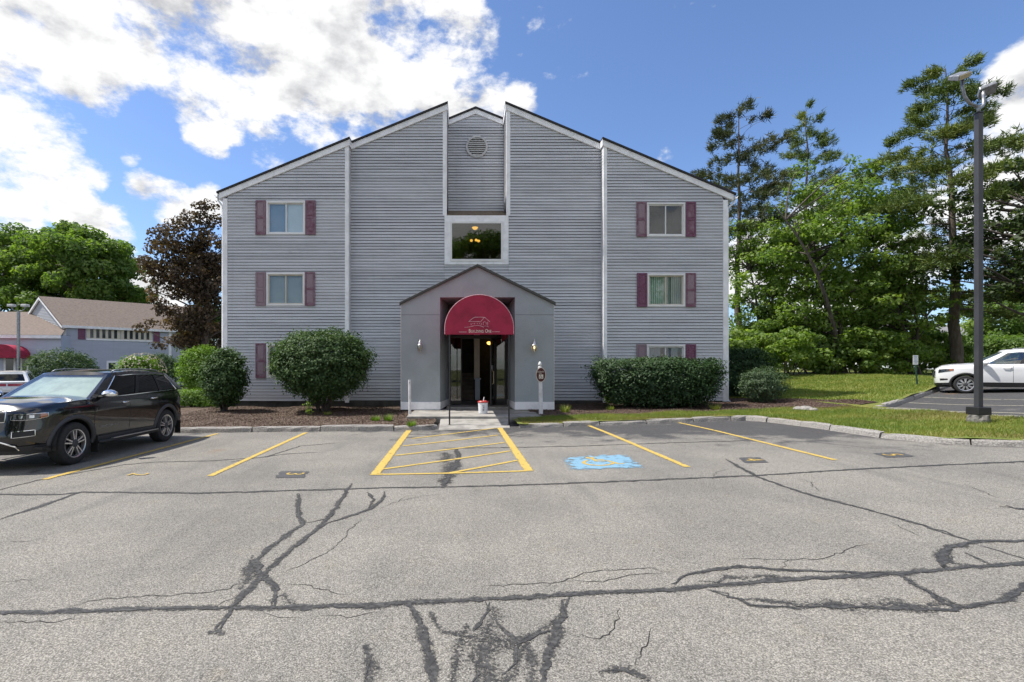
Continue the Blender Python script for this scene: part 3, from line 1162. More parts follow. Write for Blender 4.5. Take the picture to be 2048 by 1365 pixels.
for (x, ya, yb, z0, sg) in ((xa1, YA + 0.1, YB + 0.01, SZ0, 1), (xa2, YA + 0.1, YB + 0.01, SZ0, -1), (xb1, YB + 0.1, YC + 0.01, z_rec - 0.1, 1), (xb2, YB + 0.1, YC + 0.01, z_rec - 0.1, -1),
                            (bx0, YA + 0.1, BACK, SZ0, -1), (bx1, YA + 0.1, BACK, SZ0, 1)):
    side_courses(rest, x, ya, yb, z0, roof_z(x) - 0.2, sg)
ro = rest.build('return_siding', M['siding'], siding, fix=True)
ro['kind'] = 'stuff'
# side walls behind the boards and the foundation
for bxx in ((bx0 + 0.03, bx0 + 0.1, YA + 0.1, BACK, 0.0, EAVE_L[1] - 0.2), (bx1 - 0.1, bx1 - 0.03, YA + 0.1, BACK, 0.0, EAVE_R[1] - 0.2),
            (xb1 - 0.06, xb1 - 0.005, YB + 0.1, YC + 0.5, z_rec - 0.1, PEAK_L[1] - 0.3), (xb2 + 0.005, xb2 + 0.06, YB + 0.1, YC + 0.5, z_rec - 0.1, PEAK_R[1] - 0.3)):
    MB().box(*bxx).build('side_wall', M['siding'], apt)
MB().box(bx0 + 0.08, bx1 - 0.08, YA + 0.06, BACK, -0.1, SZ0 + 0.02).build('foundation', mat('dark_foundation', (0.06, 0.057, 0.053), 0.95, var=0.3), apt)

# corner boards
cb = [(bx0 - 0.02, bx0 + 0.17, YA - 0.034, YA + 0.2, EAVE_L[1] - 0.2), (bx1 - 0.17, bx1 + 0.02, YA - 0.034, YA + 0.2, EAVE_R[1] - 0.2)]
for (x, dx) in ((xa1, -0.14), (xa2, 0.14)):
    cb.append((min(x + 0.012 * (1 if dx < 0 else -1), x + dx), max(x + 0.012 * (1 if dx < 0 else -1), x + dx), YA - 0.034, YA + 0.12, roof_z(x) - 0.22))
for (a, b, ya, yb, zt) in cb:
    MB().box(a, b, ya, yb, SZ0 - 0.06, zt).build('corner_board', M['trim'], apt, bevel=0.006)
for (x, dx) in ((xb1, -0.155), (xb2, 0.155)):
    a, b = sorted((x + 0.012 * (1 if dx < 0 else -1), x + dx))
    MB().box(a, b, YB - 0.034, YB + 0.12, BIGW[3] + 0.002, roof_z(x) - 0.22).build('corner_board', M['trim'], apt, bevel=0.006)


# rake boards and roof
def rake(xa_, xb_, y, th=0.25):
    mb = MB()
    za_, zb_ = roof_z(xa_), roof_z(xb_)
    mb.prism_y([(xa_, za_ - th), (xb_, zb_ - th), (xb_, zb_ - 0.01), (xa_, za_ - 0.01)], y - 0.075, y + 0.06)
    return mb.build('rake_board', M['trim'], apt, bevel=0.006)


rake(EAVE_L[0] + 0.05, xa1 + 0.05, YA)
rake(xa2 - 0.05, EAVE_R[0] - 0.05, YA)
rake(xa1 + 0.0, xb1 + 0.04, YB)
rake(xb2 - 0.04, xa2 - 0.0, YB)
rake(xb1 + 0.02, XC + 0.0, YC, 0.22)
rake(XC + 0.0, xb2 - 0.02, YC, 0.22)
# vertical ends of the rake boards at the steps
for (x, y) in ((xa1 + 0.052, YA), (xa2 - 0.052, YA), (xb1 + 0.042, YB), (xb2 - 0.042, YB)):
    MB().box(x - 0.012, x + 0.012, y - 0.08, y + 0.5 if y == YA else YC - 0.1, roof_z(x) - 0.26, roof_z(x) + 0.015).build('rake_end', M['trim'], apt)


def roof_slab(xa_, xb_, y0):
    za_, zb_ = roof_z(xa_), roof_z(xb_)
    mb = MB().prism_y([(xa_, za_), (xb_, zb_), (xb_, zb_ + 0.07), (xa_, za_ + 0.07)], y0, BACK + 0.4)
    return mb


rl = roof_slab(EAVE_L[0] - 0.03, xa1 + 0.07, YA - 0.13)
rl.add(*(lambda q: (q.v, q.f))(roof_slab(xa1 + 0.07, xb1 + 0.06, YB - 0.13)))
rl.add(*(lambda q: (q.v, q.f))(roof_slab(xb1 + 0.06, XC, YC - 0.13)))
rl.build('roof_slope', M['roof'], apt)
rr = roof_slab(xa2 - 0.07, EAVE_R[0] + 0.03, YA - 0.13)
rr.add(*(lambda q: (q.v, q.f))(roof_slab(xb2 - 0.06, xa2 - 0.07, YB - 0.13)))
rr.add(*(lambda q: (q.v, q.f))(roof_slab(XC, xb2 - 0.06, YC - 0.13)))
rr.build('roof_slope', M['roof'], apt)

# gutters and downspouts
for (x, z, sg) in ((EAVE_L[0], EAVE_L[1], -1), (EAVE_R[0], EAVE_R[1], 1)):
    prof = [(0.0, 0.02), (sg * 0.02, -0.09), (sg * 0.10, -0.10), (sg * 0.15, 0.0), (sg * 0.135, 0.0), (sg * 0.09, -0.085), (sg * 0.035, -0.08), (sg * 0.02, 0.02)]
    pl = [(x + a, z - 0.06 + b) for a, b in prof]
    MB().prism_y(pl, YA - 0.06, BACK).build('gutter', M['trim'], apt, fix=True)
    xd = x + sg * 0.07
    xw = (bx0 - 0.075) if sg < 0 else (bx1 + 0.075)
    foot = 0.30 if sg < 0 else 0.36
    MB().tube([(xd, YA + 0.1, z - 0.12), (xd, YA + 0.1, z - 0.24), (xw, YA + 0.1, z - 0.5), (xw, YA + 0.1, foot + 0.15), (xw + sg * 0.02, YA + 0.05, foot + 0.05), (xw + sg * 0.12, YA - 0.12, foot - 0.02)], 0.045, 8).build('downspout', M['trim'], apt, smooth=True)

# round gable vent
vc = at(953.5, 294.5, YC)
vr = 22 * YC / FPX
vent = MB().lathe([(vr, -0.03), (vr, -0.07), (vr * 0.82, -0.075), (vr * 0.80, 0.02)], (vc[0], vc[1], vc[2]), 40, 'y').build('round_vent', mat('vent_grey_paint', (0.5, 0.5, 0.51), 0.6, var=0.12), apt, smooth=False, fix=True)
MB().lathe([(0.001, 0.0), (vr * 0.84, 0.0)], (vc[0], vc[1] - 0.026, vc[2]), 32, 'y').build('vent_back', M['dark_room'], vent)
for k in range(9):
    zz = -0.72 * vr + k * (1.44 * vr / 8)
    hw = math.sqrt(max(0.01, (vr * 0.81) ** 2 - zz ** 2))
    z = vc[2] + zz
    MB().add([(vc[0] - hw, vc[1] - 0.068, z - 0.025), (vc[0] + hw, vc[1] - 0.068, z - 0.025), (vc[0] + hw, vc[1] - 0.03, z + 0.028), (vc[0] - hw, vc[1] - 0.03, z + 0.028),
              (vc[0] - hw, vc[1] - 0.060, z - 0.033), (vc[0] + hw, vc[1] - 0.060, z - 0.033), (vc[0] + hw, vc[1] - 0.022, z + 0.02), (vc[0] - hw, vc[1] - 0.022, z + 0.02)],
             [(0, 1, 2, 3), (7, 6, 5, 4), (0, 4, 5, 1)]).build('slat', mat('vent_slat_paint', (0.55, 0.55, 0.54), 0.6) if k == 0 else bpy.data.materials['vent_slat_paint'], vent)

# shingled sill of the recess
M['brown_shingle'] = mat('brown_shingle', (0.20, 0.15, 0.10), 0.9, vscale=14, col2=(0.10, 0.08, 0.06), bump=0.8, bscale=30)
zs0, zs1 = BIGW[3] + 0.02, z_rec + 0.02
sill = MB().add([(xb1 + 0.02, YB - 0.05, zs0), (xb2 - 0.02, YB - 0.05, zs0), (xb2 - 0.02, YC, zs1 - 0.02), (xb1 + 0.02, YC, zs1 - 0.02), (xb1 + 0.02, YB - 0.05, zs0 - 0.05), (xb2 - 0.02, YB - 0.05, zs0 - 0.05), (xb2 - 0.02, YC, zs0 - 0.05), (xb1 + 0.02, YC, zs0 - 0.05)],
                [(0, 1, 2, 3), (4, 7, 6, 5), (0, 4, 5, 1), (1, 5, 6, 2), (3, 7, 4, 0)]).build('shingled_sill', M['brown_shingle'], apt)
for rrow in range(3):
    for c in range(9):
        u0, u1 = rrow / 3, (rrow + 1.15) / 3
        y0, y1 = YB - 0.06 + (YC - YB) * u0, YB - 0.06 + (YC - YB) * min(1, u1)
        zz0, zz1 = zs0 + (zs1 - zs0) * u0 + 0.018, zs0 + (zs1 - zs0) * min(1, u1) + 0.006
        wd = (xb2 - xb1 - 0.06) / 9
        x0 = xb1 + 0.03 + wd * c
        MB().add([(x0 + 0.005, y0, zz0), (x0 + wd - 0.005, y0, zz0), (x0 + wd - 0.005, y1, zz1), (x0 + 0.005, y1, zz1), (x0 + 0.005, y0, zz0 - 0.015), (x0 + wd - 0.005, y0, zz0 - 0.015)],
                 [(0, 1, 2, 3), (4, 5, 1, 0)]).build('shingle', M['brown_shingle'], sill)


# ---- windows
def window(hole, Y, fmat, sash, panes=2, blind=None, proud=0.045, fw=0.075, part_label=None):
    x0, x1, z0, z1 = hole
    mb = MB()
    for (a, b, c, d) in ((x0, x1, z1 - fw, z1), (x0, x1, z0, z0 + fw), (x0, x0 + fw, z0 + fw, z1 - fw), (x1 - fw, x1, z0 + fw, z1 - fw)):
        mb.box(a, b, Y - proud, Y + 0.12, c, d)
    w = mb.build('window', fmat, apt, bevel=0.006)
    if part_label:
        w['label'] = part_label
    ix0, ix1, iz0, iz1 = x0 + fw, x1 - fw, z0 + fw, z1 - fw
    sw = 0.045
    mid = (ix0 + ix1) / 2
    spans = [(ix0, mid + 0.02, 0.03), (mid - 0.02, ix1, 0.055)] if panes == 2 else [(ix0, ix1, 0.03)]
    for (a, b, dy) in spans:
        sb = MB()
        for (p, q, c, d) in ((a, b, iz1 - sw, iz1), (a, b, iz0, iz0 + sw), (a, a + sw, iz0 + sw, iz1 - sw), (b - sw, b, iz0 + sw, iz1 - sw)):
            sb.box(p + 0.001, q - 0.001, Y - 0.02 + dy, Y + 0.0 + dy, c + 0.001, d - 0.001)
        sb.build('sash', sash, w)
        MB().box(a + sw, b - sw, Y - 0.012 + dy, Y - 0.006 + dy, iz0 + sw, iz1 - sw).build('pane', M['glass'], w)
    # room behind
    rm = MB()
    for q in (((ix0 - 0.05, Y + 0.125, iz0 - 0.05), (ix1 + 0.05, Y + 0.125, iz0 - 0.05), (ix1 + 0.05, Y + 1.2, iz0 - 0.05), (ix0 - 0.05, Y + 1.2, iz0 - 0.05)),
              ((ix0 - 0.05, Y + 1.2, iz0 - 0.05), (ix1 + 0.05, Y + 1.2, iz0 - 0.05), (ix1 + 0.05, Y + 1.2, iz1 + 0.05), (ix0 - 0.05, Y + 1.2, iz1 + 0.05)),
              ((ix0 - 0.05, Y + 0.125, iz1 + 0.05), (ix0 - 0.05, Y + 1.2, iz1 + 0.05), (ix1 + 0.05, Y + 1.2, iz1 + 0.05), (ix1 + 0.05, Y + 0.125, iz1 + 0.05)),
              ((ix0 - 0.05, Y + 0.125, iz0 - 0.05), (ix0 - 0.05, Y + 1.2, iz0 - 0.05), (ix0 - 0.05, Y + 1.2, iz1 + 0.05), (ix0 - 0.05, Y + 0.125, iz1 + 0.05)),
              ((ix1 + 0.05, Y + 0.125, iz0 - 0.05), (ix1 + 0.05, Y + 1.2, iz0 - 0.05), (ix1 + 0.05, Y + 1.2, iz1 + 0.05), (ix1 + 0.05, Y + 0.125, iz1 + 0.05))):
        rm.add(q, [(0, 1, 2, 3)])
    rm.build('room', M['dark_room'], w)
    if blind:
        for (a, b, kind, bm_) in blind(ix0, ix1, mid):
            bb = MB()
            if kind == 'h':
                n = int((iz1 - iz0) / 0.045)
                for k in range(n):
                    z = iz0 + 0.02 + (iz1 - iz0 - 0.03) * k / n
                    bb.add([(a, Y + 0.10, z), (b, Y + 0.10, z), (b, Y + 0.122, z + 0.036), (a, Y + 0.122, z + 0.036)], [(0, 1, 2, 3)])
            elif kind == 'v':
                n = int((b - a) / 0.075)
                for k in range(n):
                    xx = a + (b - a) * (k + 0.5) / n
                    bb.add([(xx - 0.036, Y + 0.105, iz0), (xx + 0.036, Y + 0.128, iz0), (xx + 0.036, Y + 0.128, iz1), (xx - 0.036, Y + 0.105, iz1)], [(0, 1, 2, 3)])
            else:
                bb.add([(a, Y + 0.075, iz0), (b, Y + 0.075, iz0), (b, Y + 0.075, iz1), (a, Y + 0.075, iz1)], [(0, 1, 2, 3)])
            bb.build('blind', bm_, w)
    return w


B_skyrefl = mat('pale_blue_shade', (0.75, 0.86, 0.92), 0.8, var=0.03)  # sky mirrored in the pane, put into the colour of a sheet
B_blue = mat('blue_grey_screen', (0.30, 0.42, 0.56), 0.8, var=0.05)
B_grey = mat('grey_green_blind', (0.55, 0.60, 0.56), 0.7, var=0.05)
B_dark = mat('dark_blind', (0.055, 0.058, 0.055), 0.7, var=0.1)
B_green = mat('green_vertical_blind', (0.5, 0.68, 0.54), 0.8, var=0.05)
B_dgreen = mat('shaded_green_blind', (0.24, 0.34, 0.27), 0.8, var=0.05)
B_curt = mat('slate_curtain', (0.17, 0.2, 0.23), 0.9, var=0.2, vscale=8, stretch=(4, 4, 0.5))
window(W_TL, YA, M['frame'], M['frame'], 2, lambda a, b, m_: [(a, m_, 'p', B_blue), (m_ + 0.01, b, 'p', B_skyrefl)])  # pale right sheet stands in for reflected sky
window(W_ML, YA, M['frame'], M['frame_beige'], 2, lambda a, b, m_: [(a, b, 'h', B_grey)])
window(W_BL, YA, M['frame'], M['frame_beige'], 2, lambda a, b, m_: [(a, b, 'h', B_dark)])
window(W_TR, YA, M['frame'], M['frame'], 2, lambda a, b, m_: [(a, b, 'h', B_dark)])
window(W_MR, YA, M['frame'], M['frame_beige'], 2, lambda a, b, m_: [(a, m_, 'v', B_green), (m_ + 0.01, b, 'v', B_dgreen)])
window(W_BR, YA, M['frame'], M['frame'], 2, lambda a, b, m_: [(a + 0.03, m_ - 0.2, 'p', B_curt), (m_ + 0.1, b - 0.2, 'p', B_curt)])

# ---- shutters with two raised panels
SH_W = 0.41


def shutter(x0, z0, z1, m1, m2):
    y = YA - 0.03
    s = MB()
    x1 = x0 + SH_W
    s.box(x0, x1, y - 0.028, y + 0.0, z0, z1)
    o = s.build('shutter', m2, apt, bevel=0.004)
    st = MB()
    zm = (z0 + z1) / 2
    for (a, b, c, d) in ((x0, x0 + 0.06, z0, z1), (x1 - 0.06, x1, z0, z1), (x0 + 0.06, x1 - 0.06, z1 - 0.07, z1), (x0 + 0.06, x1 - 0.06, z0, z0 + 0.11), (x0 + 0.06, x1 - 0.06, zm - 0.045, zm + 0.045)):
        st.box(a, b, y - 0.045, y - 0.0285, c, d)
    st.build('shutter_frame', m1, o, bevel=0.004)
    for (c, d) in ((z0 + 0.14, zm - 0.075), (zm + 0.075, z1 - 0.10)):
        MB().box(x0 + 0.09, x1 - 0.09, y - 0.04, y - 0.0285, c, d).build('panel', m2, o, bevel=0.01)
    return o


sh_cols = {'TL': ('shutter', 'shutter_f'), 'TLr': ('shutter', 'shutter'), 'ML': ('shutter_f', 'shutter_f'), 'MLr': ('shutter', 'shutter_f'), 'BL': ('shutter', 'shutter_f'), 'BLr': ('shutter', 'shutter_f'),
           'TR': ('shutter', 'shutter_f'), 'TRr': ('shutter_d', 'shutter'), 'MR': ('shutter_d', 'shutter_d'), 'MRr': ('shutter', 'shutter_f'), 'BR': ('shutter_f', 'shutter_f'), 'BRr': ('shutter_d', 'shutter_d')}
for nm, h in (('TL', W_TL), ('ML', W_ML), ('BL', W_BL), ('TR', W_TR), ('MR', W_MR), ('BR', W_BR)):
    a, b = sh_cols[nm]
    shutter(h[0] - SH_W - 0.015, h[2] - 0.01, h[3] + 0.02, M[a], M[b])
    a, b = sh_cols[nm + 'r']
    shutter(h[1] + 0.015, h[2] - 0.01, h[3] + 0.02, M[a], M[b])

# ---- the big stair window with its lamps
x0, x1, z0, z1 = BIGW
bw = MB()
fwx, fwt, fwb = 0.285, 0.31, 0.19
for (a, b, c, d) in ((x0, x1, z1 - fwt, z1), (x0, x1, z0, z0 + fwb), (x0, x0 + fwx, z0 + fwb, z1 - fwt), (x1 - fwx, x1, z0 + fwb, z1 - fwt)):
    bw.box(a, b, YB - 0.06, YB + 0.1, c, d)
bwo = bw.build('stair_window', M['trim'], apt, bevel=0.006)
bwo['label'] = 'large fixed stairwell window with wide white surround'
ix0, ix1, iz0, iz1 = x0 + fwx, x1 - fwx, z0 + fwb, z1 - fwt
fb_ = MB()
for (a, b, c, d) in ((ix0 - 0.05, ix1 + 0.05, iz1 - 0.03, iz1 + 0.05), (ix0 - 0.05, ix1 + 0.05, iz0 - 0.05, iz0 + 0.03), (ix0 - 0.05, ix0 + 0.03, iz0 + 0.03, iz1 - 0.03), (ix1 - 0.03, ix1 + 0.05, iz0 + 0.03, iz1 - 0.03)):
    fb_.box(a, b, YB - 0.09, YB - 0.062, c, d)
fb_.build('sash', M['frame'], bwo)
M['stair_glass'] = glass_mat('stair_window_glass', (0.5, 0.5, 0.46), 0.04)
MB().box(ix0 + 0.03, ix1 - 0.03, YB - 0.075, YB - 0.069, iz0 + 0.03, iz1 - 0.03).build('pane', M['stair_glass'], bwo)
hall = MB()
ha, hb, hc, hd, hy0, hy1 = ix0 - 0.3, ix1 + 0.3, iz0 - 0.6, iz1 + 0.22, YB + 0.12, YB + 4.0
hall.add([(ha, hy1, hc), (hb, hy1, hc), (hb, hy1, hd), (ha, hy1, hd), (ha, hy0, hc), (hb, hy0, hc), (hb, hy0, hd), (ha, hy0, hd)], [(0, 1, 2, 3), (4, 5, 1, 0), (7, 3, 2, 6), (4, 0, 3, 7), (5, 6, 2, 1)])
hall.build('stair_hall', mat('dim_hall_paint', (0.10, 0.09, 0.075), 0.9, var=0.1), bwo)
M['lamp_glow'] = mat('glowing_amber_glass', (0.8, 0.5, 0.15), 0.4, emit=(1.0, 0.55, 0.10), estr=1.6)
M['brass'] = mat('old_brass', (0.35, 0.25, 0.1), 0.35, metal=0.8)
lx, ly, lz = at(950, 456, YB + 0.55)
MB().lathe([(0.001, -0.09), (0.09, -0.06), (0.125, 0.0), (0.13, 0.02), (0.001, 0.04)], (lx, ly, lz), 14).build('ceiling_lamp', M['lamp_glow'], bwo, smooth=True)
ch_ = at(950, 482, YB + 1.0)
for (dx, dz) in ((-0.16, 0.0), (0.05, 0.02), (0.16, -0.02)):
    MB().lathe([(0.001, -0.05), (0.05, -0.03), (0.065, 0.02), (0.04, 0.06), (0.001, 0.07)], (ch_[0] + dx, ch_[1], ch_[2] + dz), 10).build('chandelier_bulb', M['lamp_glow'], bwo, smooth=True)
MB().tube([(ch_[0], ch_[1], hd), (ch_[0], ch_[1], ch_[2] + 0.1)], 0.012).tube([(ch_[0] - 0.16, ch_[1], ch_[2] + 0.08), (ch_[0] + 0.16, ch_[1], ch_[2] + 0.08)], 0.012).build('chandelier_arm', M['brass'], bwo)

# ---- entrance porch
OPX0, OPX1, OPZ = xat(880, PYF), xat(1030, PYF), zat(595, PYF)
YD = 20.45                                # door plane
IX0, IX1 = xat(897, YD), xat(1014, YD)
pf = MB()
zb_ = 0.24
# front face in four pieces around the opening
th = 0.22
pf.prism_y([(PX0, zb_), (OPX0, zb_), (OPX0, OPZ), (PX0, OPZ - 0.42)], PYF, PYF + th)
pf.prism_y([(OPX1, zb_), (PX1, zb_), (PX1, OPZ - 0.42), (OPX1, OPZ)], PYF, PYF + th)


def pz(x):
    return P_PZ - 0.09 - (P_PZ - P_EZ) * abs(x - P_PX) / (P_PX - PX0)


pf.prism_y([(PX0, OPZ - 0.42), (OPX0, OPZ), (OPX1, OPZ), (PX1, OPZ - 0.42), (PX1, pz(PX1)), (P_PX, pz(P_PX)), (PX0, pz(PX0))], PYF, PYF + th)
porch = pf.build('porch', M['stucco'], apt)
porch['label'] = 'grey stucco entrance porch with gabled top and recessed doorway'
# score line across the stucco
zj = zat(630, PYF)
sc_ = MB()
sc_.box(PX0 + 0.01, OPX0 - 0.01, PYF - 0.004, PYF + 0.002, zj - 0.008, zj + 0.008)
sc_.box(OPX1 + 0.01, PX1 - 0.01, PYF - 0.004, PYF + 0.002, zj - 0.008, zj + 0.008)
sc_.build('score_line', mat('stucco_joint', (0.17, 0.17, 0.18), 0.9), porch)
jb = MB()
jb.add([(OPX0, PYF + th, zb_), (IX0, YD + 0.1, zb_), (IX0, YD + 0.1, OPZ), (OPX0, PYF + th, OPZ), (OPX0 - 0.1, PYF + th, zb_), (IX0 - 0.1, YD + 0.1, zb_), (IX0 - 0.1, YD + 0.1, OPZ), (OPX0 - 0.1, PYF + th, OPZ)],
       [(0, 1, 2, 3), (7, 6, 5, 4), (0, 4, 5, 1), (3, 2, 6, 7)])
jb.add([(OPX1, PYF + th, zb_), (IX1, YD + 0.1, zb_), (IX1, YD + 0.1, OPZ), (OPX1, PYF + th, OPZ), (OPX1 + 0.1, PYF + th, zb_), (IX1 + 0.1, YD + 0.1, zb_), (IX1 + 0.1, YD + 0.1, OPZ), (OPX1 + 0.1, PYF + th, OPZ)],
       [(3, 2, 1, 0), (4, 5, 6, 7), (1, 5, 4, 0), (7, 6, 2, 3)])
jb.build('jamb', M['stucco'], porch)
MB().box(OPX0 - 0.05, OPX1 + 0.05, PYF + th + 0.001, YD + 0.1, OPZ + 0.002, OPZ + 0.1).build('porch_ceiling', M['stucco'], porch)
ws_ = MB()
ws_.box(PX0, PX0 + 0.12, PYF + th, YB, zb_, P_EZ - 0.1)
ws_.box(PX1 - 0.12, PX1, PYF + th, YB, zb_, P_EZ - 0.1)
ws_.build('porch_side', M['stucco'], porch)
# white base boards
for (a, b) in ((PX0 - 0.012, OPX0 + 0.012), (OPX1 - 0.012, PX1 + 0.012)):
    MB().box(a, b, PYF - 0.022, PYF - 0.002, 0.255, 0.255 + 0.28).build('base_board', M['trim'], porch, bevel=0.004)
for (xa_, xb_, s) in ((OPX0, IX0, 1), (OPX1, IX1, -1)):
    MB().add([(xa_ + s * 0.012, PYF, 0.26), (xb_ + s * 0.012, YD, 0.26), (xb_ + s * 0.012, YD, 0.53), (xa_ + s * 0.012, PYF, 0.53)], [(0, 1, 2, 3)]).build('base_board', M['trim'], porch)
for x in (PX0, PX1):
    MB().box(x - 0.012, x + 0.012, PYF - 0.014, PYF + 0.03, 0.54, P_EZ - 0.11).build('corner_bead', mat('pale_bead', (0.6, 0.6, 0.58), 0.6) if x == PX0 else bpy.data.materials['pale_bead'], porch)
# porch roof
M['greenmetal'] = mat('dark_green_grey_metal', (0.055, 0.06, 0.055), 0.5, var=0.2)
pr = MB()
for (xa_, xb_) in ((PX0 - 0.05, P_PX), (P_PX, PX1 + 0.05)):
    f = lambda x: P_PZ - (P_PZ - P_EZ) * abs(x - P_PX) / (P_PX - PX0)
    pr.prism_y([(xa_, f(xa_) - 0.10), (xb_, f(xb_) - 0.10), (xb_, f(xb_)), (xa_, f(xa_))], PYF - 0.1, YB + 0.02)
pr.build('porch_roof', M['greenmetal'], porch, bevel=0.01)
# store front: frame, side lights, open door, hall with stairs
fz0, fz1 = 0.30, 3.35
sf = MB()
MX0, MX1 = xat(924, YD), xat(991, YD)
for (a, b) in ((IX0, IX0 + 0.1), (MX0 - 0.05, MX0), (MX1, MX1 + 0.05), (IX1 - 0.1, IX1)):
    sf.box(a, b, YD - 0.06, YD + 0.06, fz0, fz1)
for (a, b) in ((IX0 + 0.1, MX0 - 0.05), (MX1 + 0.05, IX1 - 0.1)):
    sf.box(a, b, YD - 0.05, YD + 0.05, fz0, fz0 + 0.14)
    sf.box(a, b, YD - 0.05, YD + 0.05, 3.02, 3.12)
sf.box(MX0, MX1, YD - 0.055, YD + 0.055, 2.98, 3.12)
sf.box(IX0, IX1, YD - 0.07, YD + 0.07, fz1, OPZ)
front = sf.build('door_frame', M['bronze'], porch, bevel=0.008)
for (a, b) in ((IX0 + 0.1, MX0 - 0.05), (MX1 + 0.05, IX1 - 0.1)):
    MB().box(a, b, YD - 0.006, YD + 0.006, fz0 + 0.14, 3.02).build('side_light', M['door_glass'], front)
MB().box(IX0 - 0.02, IX1 + 0.02, 18.95, YD + 0.1, 0.05, 0.292).build('door_step', M['concrete'], porch, bevel=0.01)
# door leaf, hinged on the right, swung outwards
hx = MX1 - 0.02
lf = MB()
LW = 1.0
for (a, b, c, d) in ((0, 0.09, fz0, 2.95), (LW - 0.09, LW, fz0, 2.95), (0.09, LW - 0.09, fz0, fz0 + 0.22), (0.09, LW - 0.09, 2.83, 2.95)):
    lf.box(a, b, -0.025, 0.025, c - fz0 + 0.012, d - fz0)
leaf = lf.build('door', M['bronze'], porch, ws=False, bevel=0.006)
leaf['label'] = 'dark framed glass door standing open'
leaf.matrix_parent_inverse = Matrix.Identity(4)
leaf.parent = porch
ang = R(180 + 77)
leaf.location = (hx, YD - 0.08, fz0)
leaf.rotation_euler = (0, 0, ang)
g = MB().box(0.09, LW - 0.09, -0.005, 0.005, 0.23, 2.53).build('door_pane', M['door_glass'], leaf, ws=False)
MB().tube([(LW - 0.12, 0.03, 0.85), (LW - 0.12, 0.09, 0.88), (LW - 0.12, 0.09, 1.35), (LW - 0.12, 0.03, 1.38)], 0.018, 8).build('pull_handle', mat('satin_brass', (0.62, 0.52, 0.33), 0.35, metal=0.7), leaf, ws=False)
MB().box(LW - 0.3, LW - 0.02, 0.026, 0.05, 1.42, 1.58).build('lock_case', M['galv'], leaf, ws=False)
# hall inside
hy = YD + 3.6
M['hall_wall'] = mat('dim_brown_hall', (0.13, 0.105, 0.085), 0.9, var=0.1)
hl = MB()
a, b, c, d = IX0 - 0.3, IX1 + 0.5, 0.296, 3.6
hl.add([(a, hy, c), (b, hy, c), (b, hy, d), (a, hy, d), (a, YD + 0.08, c), (b, YD + 0.08, c), (b, YD + 0.08, d), (a, YD + 0.08, d)], [(0, 1, 2, 3), (4, 5, 1, 0), (7, 3, 2, 6), (4, 0, 3, 7), (5, 6, 2, 1)])
hl.build('entrance_hall', M['hall_wall'], porch)
st = MB()
sx0, sx1 = IX0 - 0.2, xat(948, YD + 0.9)
for k in range(9):
    st.box(sx0, sx1, YD + 0.75 + k * 0.26, hy - 0.01, 0.30 + k * 0.18, 0.30 + (k + 1) * 0.18 - 0.002)
st.build('stairs', mat('grey_stair_carpet', (0.19, 0.175, 0.155), 0.95, var=0.2), porch)
kw = MB()
kx0, kx1 = xat(950, YD + 0.6), xat(960, YD + 0.6)
kw.box(kx0, kx1, YD + 0.6, YD + 0.75, 0.30, 1.30)
kw.box(kx0 - 0.04, kx1 + 0.04, YD + 0.56, YD + 0.79, 1.30, 1.36)
kw.box(kx0 - 0.02, kx1 + 0.02, YD + 0.58, YD + 0.77, 0.297, 0.40)
kw.build('newel_post', mat('blue_grey_paint', (0.45, 0.52, 0.62), 0.5, var=0.05), porch, bevel=0.008)
MB().box(kx0 - 0.03, kx1 - 0.01, YD + 0.8, YD + 2.4, 1.36, 3.3).build('stair_wall', mat('cream_hall_paint', (0.62, 0.56, 0.48), 0.8, var=0.05), porch)
lx, ly, lz = at(979, 686, YD + 1.5)
MB().lathe([(0.001, -0.09), (0.08, -0.07), (0.12, 0.0), (0.09, 0.04), (0.001, 0.05)], (lx, ly, lz), 12).build('hall_lamp', M['lamp_glow'], porch, smooth=True)

# ------------------------------------------------------------------ barrel awning
AY0, AY1 = 15.0, 20.36
ax0, ax1 = xat(889.5, AY0), xat(1027.5, AY0)
az0, az1 = zat(669, AY0), zat(590, AY0)
awn = empty('entrance_awning', ((ax0 + ax1) / 2, AY0, 0.1), 'burgundy barrel vault awning lettered BUILDING ONE on black poles', 'awning')
M['canvas'] = mat('burgundy_canvas', (0.33, 0.016, 0.052), 0.75, var=0.2, vscale=2.2, bump=0.15, bscale=150)
M['pink'] = mat('pale_pink_print', (0.70, 0.42, 0.47), 0.8, vscale=30, col2=(0.5, 0.2, 0.26))
M['cream'] = mat('cream_print', (0.78, 0.70, 0.62), 0.8, var=0.15, vscale=40)
acx, arx = (ax0 + ax1) / 2, (ax1 - ax0) / 2
band = 0.17
arc = [(acx + arx * math.cos(t), az0 + band + (az1 - az0 - band) * math.sin(t)) for t in np.linspace(0, math.pi, 41)]
outline = [(ax1, az0)] + arc + [(ax0, az0)]
ff = MB()
nn = len(outline)
ff.add([(x, AY0, z) for x, z in outline] + [(acx, AY0, az0)], [((i + 1), i, nn) for i in range(nn - 1)])
face = ff.build('front_panel', M['canvas'], awn)
vault = MB().grid([[(x, AY0, z) for x, z in outline], [(x, AY0 + 1.8, z) for x, z in outline], [(x, AY0 + 3.6, z) for x, z in outline], [(x, AY1, z) for x, z in outline]])
vault.build('canopy', M['canvas'], awn, smooth=False)
MB().tube([(x, AY0 - 0.004, z) for x, z in outline], 0.011, 6).build('piping', M['pink'], awn)
MB().tube([(ax0, AY0 - 0.004, az0), (ax1, AY0 - 0.004, az0)], 0.011, 6).build('hem', M['canvas'], awn)
fm = MB()
for x in (ax0 + 0.03, ax1 - 0.03):
    fm.tube([(x, AY0 + 0.03, az0), (x, AY1, az0)], 0.018, 6)
